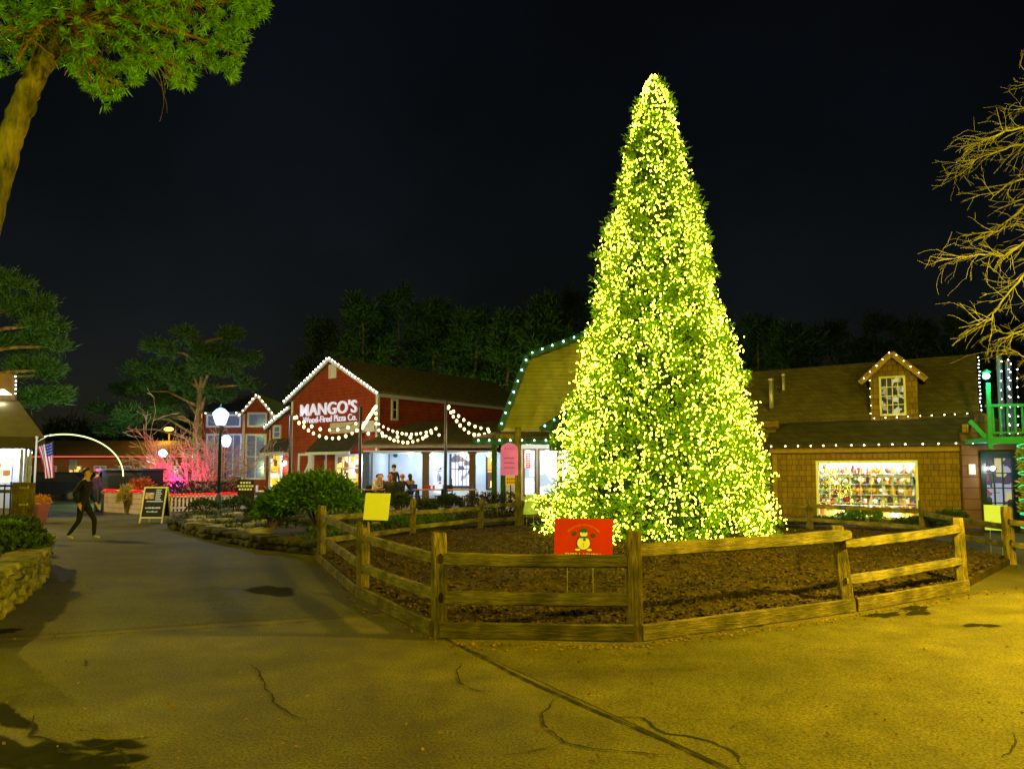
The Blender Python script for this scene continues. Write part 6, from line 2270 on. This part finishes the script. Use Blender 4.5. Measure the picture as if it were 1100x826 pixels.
# flag and pole
fp0 = G(33, 583); fY = 21.0
f0 = P(35, 556, fY); f1 = P(39.5, 471, fY)
fl_ = thing('flag_pole', 'slim white flag pole leaning slightly at the shop side of the walk', 'flag pole', (f0.x, fY, 0))
b = MB(); b.tube([(0, 0, 0), (f1.x - f0.x + .0, 0, f1.z)], [.03, .024], 10); b.ball((f1.x - f0.x, 0, f1.z + .03), .04, 8, 6); b.build('pole', M_white, fl_)
b = MB(); b.tube([(.02, 0, f1.z - .1), (.45, -.05, f1.z + .12)], .012, 6); b.build('staff', M_white, fl_)
# flag hanging from the short staff: canton at the upper staff corner
M_fw = mat('flag_white', (.62, .6, .62), .8, .1, 3); M_fr_ = mat('flag_red', (.42, .02, .04), .8, .1, 3); M_fb = mat('flag_blue', (.02, .03, .16), .8, .1, 3)
tl, tr2, br2, bl2 = P(40, 480, fY - .05), P(57.5, 474, fY - .1), P(58, 513, fY - .1), P(47, 514, fY - .05)
fg = MB(); nu, nv = 26, 30


def fpt(i, j):
    # j along the height (stripe length), i across stripes
    s, t = i / nu, j / nv
    top = tl.lerp(tr2, s); bot = bl2.lerp(br2, s ** .8)
    p = top.lerp(bot, t)
    mid_b = .10 * math.sin(t * 3.14) * (1 - s)
    return Vector((p.x + mid_b * .3, p.y + .05 * math.sin(s * 11 + t * 2.0) * (.35 + t), p.z))


vs = [fpt(i, j) for j in range(nv + 1) for i in range(nu + 1)]
fcs, fm = [], []
for j in range(nv):
    for i in range(nu):
        fcs.append((j * (nu + 1) + i, j * (nu + 1) + i + 1, (j + 1) * (nu + 1) + i + 1, (j + 1) * (nu + 1) + i))
        fm.append(2 if (i >= 12 and j < 11) else (1 if ((i // 2) % 2 == 0) else 0))
fg.v = [tuple(v - Vector((f0.x, fY, 0))) for v in vs]; fg.f = fcs; fg.m = fm
fgo = fg.build('flag', [M_fw, M_fr_, M_fb], None, True)
fgo.location = (f0.x, fY, 0)
lamp('flag_fill_light', P(30, 487, fY - 1.3), 45, (.75, .85, 1.0), .12)  # lamp added in front of the globes to whiten the flag
tag(fgo, 'red, white and blue striped flag hanging limp beside the slim pole', 'flag')
b = MB(); r7 = random.Random(2)
for a_ in range(5):
    for c2_ in range(4):
        i = 13 + a_ * 2.5; j = 1.4 + c2_ * 2.5
        p = fpt(i, j) - Vector((f0.x, fY, 0))
        b.ball((p.x, p.y - .012, p.z), .011, 5, 3)
so2 = b.build('star_field', M_fw, fgo)

# wooden gate post at the far side of the raised bed, with iron straps
g0 = P(13, 518, 17.5); g1 = P(34, 556, 17.5)
gp = thing('wooden_gate', 'broad mossy timber gate leaf with two iron straps behind the stone wall', 'gate', (g0.x, 17.5, 0))
gw = g1.x - g0.x
for k in range(2):
    b = MB(); b.box(gw * k / 2 + .005, gw * (k + 1) / 2 - .005, 0, .1, .1, g0.z - .01 * k); b.build('board', M_post, gp)
for z in (g0.z - .13, g0.z - .52):
    b = MB(); b.box(gw * .38, gw * .82, -.022, -.002, z - .02, z + .02); b.tube([(gw * .8, -.03, z - .02), (gw * .8, -.03, z + .05)], .014, 6); b.build('strap', mat('pale_iron', (.3, .32, .3), .5), gp)
b = MB(); b.box(-.6, -.02, .02, .07, g0.z - .25, g0.z - .17); b.box(-.6, -.02, .02, .07, .3, .38); b.build('rail', M_rail, gp)
# dark iron railing left of it
ir = thing('iron_railing', 'black iron railing in front of the white shop front behind the stone wall', 'railing', (g0.x - 2.2, 18.2, 0))
b = MB(); b.box(0, 2.1, -.02, .02, g0.z - .12, g0.z - .07); b.box(0, 2.1, -.02, .02, .2, .24); b.build('rail', M_black, ir)
for i in range(14):
    b = MB(); b.box(.05 + i * .15, .075 + i * .15, -.012, .012, .1, g0.z - (.0 if i % 2 else .05)); b.build('baluster', M_black, ir)
# hanging planter
q = P(44, 545, 24)
pt_ = thing('flower_planter', 'pink tapered planter of small orange flowers beside the flag pole', 'planter', (q.x, 24, 0))
b = MB(); b.lathe((0, 0, .0), [(.12, 0), (.16, .02), (.26, .62), (.28, .64), (.24, .66)], 14); b.build('pot', mat('pink_pot', (.45, .15, .25), .6, .1, 5), pt_, True)
gg = np.random.default_rng(5); dd_ = unit(gg.normal(size=(90, 3))); dd_[:, 2] = np.abs(dd_[:, 2])
quads('flowers', tufts(dd_ * np.array([.24, .24, .2]) + np.array([0, 0, .66]), dd_, 6, .08, .02, gg), foliage('orange_petal', (.12, .10, .01), (.8, .35, .02), .6, 4, .2), pt_)

# parked cars at the end of the walk, far low building
def car(label, x, y, rz, m, L=4.5, H=1.65):
    t = thing('parked_car', label, 'car', (x, y, 0), rz, 'cars parked beyond the walk')
    w_ = .88
    prof = [(-L / 2, .35), (-L / 2, .85), (-L / 2 + .15, 1.0), (-L * .28, 1.08), (-L * .17, H), (L * .30, H), (L * .46, 1.08), (L / 2, .95), (L / 2, .35)]
    b = MB(); prism_y(b, prof, -w_, w_)
    bd_ = b.build('body', m, t)
    bv = bd_.modifiers.new('bevel', 'BEVEL'); bv.width = .07; bv.segments = 2
    for s in (-1, 1):
        b = MB(); y0, y1 = (w_ + .004, w_ + .012) if s > 0 else (-w_ - .012, -w_ - .004)
        prism_y(b, [(-L * .24, 1.1), (-L * .15, H - .12), (L * .05, H - .12), (L * .05, 1.1)], y0, y1); b.build('side_window', M_dglass, t)
        b = MB(); prism_y(b, [(L * .075, 1.1), (L * .075, H - .12), (L * .28, H - .12), (L * .38, 1.1)], y0, y1); b.build('side_window', M_dglass, t)
    b = MB(); q = [(-L * .275, 1.13), (-L * .178, H - .06)]; b.hull8([(q[0][0] - .03, -.75, q[0][1]), (q[0][0] - .03, .75, q[0][1]), (q[1][0] - .03, .66, q[1][1]), (q[1][0] - .03, -.66, q[1][1])], [(q[0][0] - .01, -.75, q[0][1]), (q[0][0] - .01, .75, q[0][1]), (q[1][0] - .01, .66, q[1][1]), (q[1][0] - .01, -.66, q[1][1])]); b.build('windscreen', M_dglass, t)
    for wx in (-L * .31, L * .31):
        for s in (-1, 1):
            b = MB(); ring = [(.20, -.1), (.31, -.1), (.33, -.06), (.33, .06), (.31, .1), (.20, .1)]
            b.lathe((0, 0, 0), ring, 18); b.v = [(wx + x_, s * (w_ - .08) + z_, .33 + y_) for x_, y_, z_ in b.v]
            wo = b.build('wheel', mat('tyre', (.015, .015, .015), .8), t)
            b = MB(); b.lathe((0, 0, 0), [(.03, .115), (.19, .108), (.2, .09)], 14); b.v = [(wx + x_, s * (w_ - .08 + z_), .33 + y_) for x_, y_, z_ in b.v]
            b.build('rim', mat('rim_metal', (.4, .4, .42), .3, .1, 5, metal=.8), wo)
    for s in (-1, 1):
        b = MB(); b.ball((-L / 2 - .0, s * .62, .8), .1, 10, 6, sq=(.35, 1.5, .8)); b.build('headlight', mat('headlight_glass', (.6, .6, .65), .1), t)
        b = MB(); b.ball((L / 2 - .0, s * .68, .9), .09, 8, 6, sq=(.3, 1, 1.5)); b.build('tail_light', mat('tail_glass', (.4, .01, .01), .2), t)
    return t


car('dark car parked side-on just past the flag at the end of the walk', P(60, 530, 43).x, 43, 0, mat('dark_blue_car_paint', (.015, .018, .035), .25, .1, 3, coat=.6, metal=.2))
car('dark car parked further right beyond the light arch near the kiosk', P(98, 525, 52).x, 52, 0.1, mat('black_car_paint', (.02, .02, .022), .25, .1, 3, coat=.6, metal=.2))
lbx = P(55, 500, 66).x; lbx2 = P(250, 500, 66).x
lbz = P(100, 487, 66).z
lo2 = thing('low_building', 'long low brown building crossed by a red light trail beyond the end of the walk', 'building', (lbx - 8, 66, 0))
b = MB(); b.box(0, lbx2 - lbx + 8, 0, 8, 0, lbz - .3); b.build('wall', mat('brown_stucco', (.20, .11, .05), .9, .35, .3), lo2)
b = MB(); b.slab([(-.4, -.6, lbz - .2), (lbx2 - lbx + 8.4, -.6, lbz - .2), (lbx2 - lbx + 8.4, 4, lbz + 1.3), (-.4, 4, lbz + 1.3)], .15); b.build('roof', M_roofb, lo2)
b = MB(); b.tube([(2, -.66, lbz - .3), (lbx2 - lbx + 6, -.66, lbz - .3)], .05, 5); b.build('light_trail', glow('red_light_trail', (1, .12, .06), .8), lo2)  # trail of a moving light, shaped as an added glowing tube
for i in range(9):
    x = 3 + i * 2.2
    if x + 1 < lbx2 - lbx + 8: window(lo2, x, x + 1.1, .9, 2.2, -.002, 2, 1, M_white, M_blueglass if i % 3 else M_warm, .08, .05)
for u in (80, 150):
    lamp('low_building_light', (P(u, 495, 62).x, 62, 3.6), 160, (1, .5, .12), .3)
q = P(79, 499, 55); t = thing('road_sign', 'small pale road sign on a thin post beyond the light arch', 'sign', (q.x, 55, 0))
b = MB(); b.box(-.03, .03, -.03, .03, 0, q.z + .3); b.build('post', M_black, t)
b = MB(); b.box(-.27, .27, -.06, -.035, q.z - .35, q.z + .35); b.build('plate', mat('pale_plate', (.5, .5, .55), .5), t)

# ------------------------------------------------------------------ terrace furniture
M_table = mat('table_wood', (.30, .22, .15), .6, .2, 4)


def picnic(label, u, v, Y, L=1.7, rz=0, white=False):
    p = P(u, v, Y)
    m = M_white if white else M_table
    t = thing('patio_table', label, 'table', (p.x, Y, .2), rz, 'tables on the restaurant terrace')
    b = MB(); b.box(-L / 2, L / 2, -.38, .38, .70, .745); b.build('tabletop', m, t)
    for x in (-L / 2 + .2, L / 2 - .2):
        for s in (-1, 1):
            b = MB(); b.beam((x, s * .30, 0), (x, s * .22, .70), .05, .06); b.build('leg', M_black, t)
    return t


picnic('long table with the seated diners around it on the terrace', 412, 530, 31, 2.0)
picnic('dark table with red cups on the terrace next to the third festoon pole', 462, 532, 31, 1.4)
picnic('pale wooden table near the clipped hedge on the terrace', 493, 531, 31, 1.5)
for i, (u, Y, lb) in enumerate(((457, 30.9, 'red cup nearest the timber post on the dark terrace table'), (461.5, 31.1, 'red cup in the middle of the dark terrace table'), (466, 30.95, 'red cup nearest the third festoon pole on the dark table'))):
    p = P(u, 520, Y)
    b = MB(); b.lathe((0, 0, 0), [(.04, 0), (.055, .15), (.05, .152)], 10)
    o = b.build('cup', mat('red_cup', (.7, .01, .02), .4, .05, 4), None, loc=(p.x, Y, .946)); tag(o, lb, 'cup', 'red cups on the terrace table')


def chair(label, x, y, rz, m):
    t = thing('patio_chair', label, 'chair', (x, y, .2), rz, 'chairs on the restaurant terrace')
    b = MB(); b.box(-.22, .22, -.22, .22, .43, .46); b.build('seat', m, t)
    b = MB(); b.box(-.22, .22, .2, .23, .62, .9); b.build('backrest', m, t)
    for sx in (-1, 1):
        b = MB(); b.beam((sx * .2, -.2, 0), (sx * .2, -.2, .43), .03, .03); b.build('leg', M_black, t)
        b = MB(); b.beam((sx * .2, .22, 0), (sx * .2, .215, .62), .03, .03); b.build('leg', M_black, t)
    return t


ch0 = [(449, 31.6, 1.2, 'blue-grey chair at the near side of the dark terrace table', 1), (474, 31.6, -1.2, 'chair between the dark table and the third festoon pole', 0), (483, 32.2, 2.9, 'chair behind the pale wooden terrace table', 0), (503, 31.8, -1.3, 'chair at the hedge end of the pale terrace table', 0)]
M_bch = mat('blue_chair', (.03, .05, .35), .5)
for u, Y, rz, lb, k in ch0:
    chair(lb, P(u, 520, Y).x, Y, rz, M_bch if k else M_black)
# white garden table with slender crossing legs
q = P(290, 530, 31)
t = thing('garden_table', 'round white garden table with crossed legs by the red tower', 'table', (q.x, 31, .15))
b = MB(); b.lathe((0, 0, .70), [(.5, 0), (.5, .03)], 20); b.build('tabletop', M_white, t)
for a in range(4):
    an = a * math.pi / 2 + .4
    b = MB(); b.tube([(math.cos(an) * .38, math.sin(an) * .38, 0), (-math.cos(an) * .2, -math.sin(an) * .2, .7)], .02, 6); b.build('leg', M_white, t)
for i, (dx, rz, lb) in enumerate(((-.8, -1.4, 'white garden chair on the lamp side of the round table'), (.75, 1.4, 'white garden chair on the restaurant side of the round table'))):
    chair(lb, q.x + dx, 31.1, rz, M_white)

# ------------------------------------------------------------------ people
SKIN = mat('skin', (.50, .28, .18), .6, .08, 6)


def person(label, loc, rz, pose, top, legs, hair, shoe=None, hat=None, hold=None, group=None, sitz=0.0, hairlong=False):
    """one continuous skinned body; x to the figure's left, faces -y"""
    J = dict(pose)
    bm = bmesh.new()
    lay = bm.verts.layers.skin.verify()
    V = {}

    def v(k, r, r2=None):
        if k not in V:
            V[k] = bm.verts.new(J[k]); V[k][lay].radius = (r, r2 or r)
        return V[k]

    def e(a, b):
        bm.edges.new((V[a], V[b]))
    v('pelvis', .135, .11); V['pelvis'][lay].use_root = True
    v('belly', .125, .10); v('chest', .15, .11); v('neck', .058); v('jaw', .068, .075); v('skull', .085, .098); v('crown', .062, .07)
    for a, b in (('pelvis', 'belly'), ('belly', 'chest'), ('chest', 'neck'), ('neck', 'jaw'), ('jaw', 'skull'), ('skull', 'crown')): e(a, b)
    for s in 'lr':
        v('sh' + s, .062); v('el' + s, .045); v('wr' + s, .030); v('pa' + s, .034, .022)
        e('chest', 'sh' + s); e('sh' + s, 'el' + s); e('el' + s, 'wr' + s); e('wr' + s, 'pa' + s)
        v('hi' + s, .095); v('kn' + s, .062); v('an' + s, .042); v('to' + s, .038)
        e('pelvis', 'hi' + s); e('hi' + s, 'kn' + s); e('kn' + s, 'an' + s); e('an' + s, 'to' + s)
        pa, wr = Vector(J['pa' + s]), Vector(J['wr' + s])
        d = (pa - wr).normalized(); side = d.cross(Vector((0, 0, 1)));
        side = side.normalized() if side.length > .1 else Vector((0, 1, 0))
        curl = Vector((0, -.3, -.25)) if d.z < -.5 else Vector((0, 0, -.35))
        for k, (off, ln) in enumerate(((-.030, .066), (-.010, .076), (.010, .072), (.029, .056))):
            a = bm.verts.new(pa + side * off + d * .035); a[lay].radius = (.0095, .0095)
            b = bm.verts.new(a.co + (d + curl * .6).normalized() * ln * .5); b[lay].radius = (.0085, .0085)
            c = bm.verts.new(b.co + (d + curl * 1.8).normalized() * ln * .5); c[lay].radius = (.007, .007)
            bm.edges.new((V['pa' + s], a)); bm.edges.new((a, b)); bm.edges.new((b, c))
        a = bm.verts.new(pa - side * .045 + d * .0); a[lay].radius = (.011, .011)
        b = bm.verts.new(a.co + (d - side * .5 + curl * .4).normalized() * .04); b[lay].radius = (.009, .009)
        bm.edges.new((V['pa' + s], a)); bm.edges.new((a, b))
    me = bpy.data.meshes.new('tmp'); bm.to_mesh(me); bm.free()
    tmp = bpy.data.objects.new('tmp', me); COL.objects.link(tmp)
    tmp.modifiers.new('s', 'SKIN'); sb_ = tmp.modifiers.new('u', 'SUBSURF'); sb_.levels = 2; sb_.render_levels = 2
    bpy.context.view_layer.update()
    dg = bpy.context.evaluated_depsgraph_get()
    body = bpy.data.meshes.new_from_object(tmp.evaluated_get(dg))
    bpy.data.objects.remove(tmp)
    body.name = 'person'
    body.materials.clear()
    for m in (SKIN, top, legs, shoe or M_black): body.materials.append(m)
    segs = [('chest', 'belly', 1), ('belly', 'pelvis', 1), ('neck', 'jaw', 0), ('jaw', 'skull', 0), ('skull', 'crown', 0)]
    for s in 'lr': segs += [('chest', 'sh' + s, 1), ('sh' + s, 'el' + s, 1), ('el' + s, 'wr' + s, 1), ('wr' + s, 'pa' + s, 0), ('hi' + s, 'kn' + s, 2), ('pelvis', 'hi' + s, 2), ('kn' + s, 'an' + s, 2), ('an' + s, 'to' + s, 3)]
    S = [(Vector(J[a]), Vector(J[b]), m) for a, b, m in segs]
    mi = []
    for p in body.polygons:
        c = p.center; best, bmi = 9, 0
        for a, b, m in S:
            t = max(0, min(1, (c - a).dot(b - a) / (b - a).length_squared))
            dd = (c - a.lerp(b, t)).length
            if dd < best: best, bmi = dd, m
        mi.append(bmi)
    body.polygons.foreach_set('material_index', mi)
    body.polygons.foreach_set('use_smooth', [True] * len(mi))
    o = link('person', body, None, loc)
    o.rotation_euler = (0, 0, rz)
    tag(o, label, 'person', group)
    sk, cr, jw = Vector(J['skull']), Vector(J['crown']), Vector(J['jaw'])
    upv = (cr - jw).normalized(); fw = Vector((0, -1, 0)); fw = (fw - upv * fw.dot(upv)).normalized(); rt = upv.cross(fw)
    b = MB()
    n, m_ = 16, 9
    k = 0
    for i in range(m_ + 1):
        t = (math.pi * .60) * i / m_
        for j in range(n):
            a = 2 * math.pi * j / n
            rr_ = .100 * max(math.sin(t), .02)
            p = sk + upv * .012 + upv * math.cos(t) * .115 + rt * rr_ * math.cos(a) + fw * (rr_ * 1.10 * math.sin(a) - .016)
            if math.sin(a) > .3 and i > m_ * .55:
                p = p - fw * (.035 + .02 * (i - m_ * .55))
            b.v.append(tuple(p))
    for i in range(m_):
        for j in range(n):
            b.f.append((i * n + j, (i + 1) * n + j, (i + 1) * n + (j + 1) % n, i * n + (j + 1) % n)); b.m.append(0)
    if hairlong:
        b.tube([sk - fw * .06 - upv * .0, sk - fw * .085 - upv * .12, sk - fw * .08 - upv * .26], [.085, .08, .05], 10)
    b.build('hair', hair, o, True)
    b = MB(); b.ball(sk - upv * .028 + fw * .098, .016, 8, 6, sq=(.8, 1.3, 1.3)); b.build('nose', SKIN, o, True)
    for s in (-1, 1):
        b = MB(); b.ball(sk + rt * s * .034 + fw * .088 + upv * .005, .011, 8, 6); b.build('eye', M_black, o)
        b = MB(); b.ball(sk + rt * s * .093 - upv * .02, .022, 8, 6, sq=(.5, .8, 1.3)); b.build('ear', SKIN, o, True)
    b = MB(); b.ball(sk - upv * .068 + fw * .084, .018, 8, 4, sq=(1.4, .5, .35)); b.build('mouth', mat('lips', (.35, .1, .08), .6), o)
    if hat:
        b = MB(); b.lathe((0, 0, 0), [(.108, 0), (.112, .03), (.10, .09), (.06, .135), (.01, .15)], 14)
        M_ = Matrix((rt, fw * -1, upv)).transposed()
        b.v = [tuple(M_ @ Vector(p) + sk + upv * .02) for p in b.v]; b.build('hat', hat, o, True)
    return o


def standing(step=.0, arm=.0, lean=.0):
    return dict(pelvis=(0, 0, .94), belly=(0, -lean * .3, 1.10), chest=(0, -lean, 1.33), neck=(0, -lean * 1.2, 1.48), jaw=(0, -lean * 1.3 - .015, 1.555), skull=(0, -lean * 1.3 - .01, 1.635), crown=(0, -lean * 1.3, 1.70),
                shl=(.17, -lean, 1.40), shr=(-.17, -lean, 1.40), ell=(.23, .05 - arm * .6, 1.12), elr=(-.23, .05 + arm * .6, 1.12), wrl=(.23, -.06 - arm * 1.1, .90), wrr=(-.23, -.06 + arm * .5, .89), pal=(.225, -.09 - arm * 1.25, .83), par=(-.225, -.09 + arm * .55, .82),
                hil=(.09, 0, .88), hir=(-.09, 0, .88), knl=(.10, -.04 - step * .8, .49), knr=(-.10, -.03 + step * .25, .48), anl=(.10, .01 - step * 1.0, .09), anr=(-.10, .02 + step * 1.15, .11), tol=(.11, -.14 - step * 1.0, .045), tor=(-.11, -.12 + step * 1.1, .05))


def seated(lean=.08, reach=.25, hand_up=False, tall=0.0):
    z = .47
    d = dict(pelvis=(0, 0, z + .07), belly=(0, -lean * .3, z + .24), chest=(0, -lean, z + .47), neck=(0, -lean * 1.5, z + .62), jaw=(0, -lean * 1.7 - .02, z + .69), skull=(0, -lean * 1.7 - .02, z + .77), crown=(0, -lean * 1.6, z + .84),
             shl=(.17, -lean, z + .54), shr=(-.17, -lean, z + .54), ell=(.25, -lean - .14, z + .30), elr=(-.25, -lean - .14, z + .30), wrl=(.17, -reach - .16, z + .32), wrr=(-.17, -reach - .16, z + .32), pal=(.14, -reach - .22, z + .33), par=(-.14, -reach - .22, z + .33),
             hil=(.10, -.02, z + .05), hir=(-.10, -.02, z + .05), knl=(.13, -.44, z + .03), knr=(-.13, -.44, z + .03), anl=(.13, -.42, .09), anr=(-.13, -.40, .09), tol=(.14, -.56, .045), tor=(-.14, -.54, .045))
    if hand_up:
        d['wrl'] = (.10, -lean - .20, z + .56); d['pal'] = (.06, -lean - .18, z + .63)
    return d


C_dk = mat('dark_jacket', (.018, .020, .018), .8, .3, 8); C_gr = mat('olive_jacket', (.05, .055, .035), .85, .3, 8); C_lt = mat('cream_sweater', (.48, .42, .30), .85, .1, 8)
C_jn = mat('dark_jeans', (.02, .025, .045), .85, .3, 8); C_pk = mat('plum_top', (.12, .02, .07), .8, .2, 8); C_br = mat('brown_hair', (.05, .022, .010), .6, .3, 20); C_bk = mat('black_hair', (.01, .008, .007), .5, .3, 20); C_rd = mat('ginger_hair', (.35, .10, .03), .6, .3, 20)
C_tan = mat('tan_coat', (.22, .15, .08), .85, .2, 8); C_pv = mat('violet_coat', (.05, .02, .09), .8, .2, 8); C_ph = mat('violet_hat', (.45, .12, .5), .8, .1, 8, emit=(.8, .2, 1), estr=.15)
# walker crossing the walkway, in mid stride towards the lamp
w0 = G(88, 580)
person('person in dark clothes striding across the walkway in front of the light arch', (w0.x, w0.y, 0), R(90), standing(.24, .10, .05), mat('black_coat', (.006, .006, .007), .85, .2, 8), mat('dark_trousers', (.010, .010, .011), .85, .2, 8), C_bk, shoe=mat('pale_shoes', (.45, .43, .4), .7, .1, 6))
w1 = G(103, 550)
person('person with a violet hat standing beside the turquoise poster stand', (w1.x, w1.y, 0), R(160), standing(.05, .02, .0), C_pv, C_jn, C_bk, hat=C_ph)
GD = 'diners seated on the restaurant terrace'
seat_spots = [
    ('diner in a cream sweater leaning on one hand at the end of the long table', 401, 30.9, R(70), dict(lean=.14, hand_up=True), C_lt, C_br, None),
    ('diner in dark clothes and plum scarf behind the long terrace table', 409, 31.9, R(12), dict(lean=.12), C_pk, C_br, None),
    ('long-haired diner in an olive jacket seen from behind at the long table', 419, 30.35, R(195), dict(lean=.05), C_gr, C_rd, 'long'),
    ('broad diner in a black coat seen from behind at the long table', 431, 30.3, R(170), dict(lean=.08), C_dk, C_rd, None),
    ('long-haired diner in a tan coat sitting by the pale blue porch wall', 441, 33.6, R(215), dict(lean=.04), C_tan, C_bk, 'long')]
for lb, u, Y, rz, kw_, top, hair, hl in seat_spots:
    p = P(u, 520, Y)
    person(lb, (p.x, Y, .22), rz, seated(**kw_), top, C_jn, hair, group=GD, hairlong=bool(hl))
    cx_ = Vector((p.x, Y, .2))
    chair('chair under the ' + ' '.join(lb.split()[:5]), p.x, Y, rz, M_black)
p = P(423, 520, 34.0)
person('standing waiter in a dark cap behind the seated diners', (p.x, 34.0, .2), R(10), standing(.03, .03, .0), C_dk, C_jn, C_bk, hat=C_dk)

# unseen fill lamps added to brighten the woods and the pines
lamp('woods_fill', (-8, 60, 4.0), 2300, (.75, 1.0, .18), .5)
lamp('woods_fill_east', (1.5, 58, 4.5), 1500, (.75, 1.0, .18), .5)
lamp('woods_fill_shop', (20, 50, 5), 250, (.5, 1.0, .4), .5)
lamp('pine_fill', (-19, 38, 2.0), 800, (.7, 1.0, .5), .3)
lamp('pine_fill_shop', (-21, 30, 5.5), 450, (.6, 1.0, .35), .3)
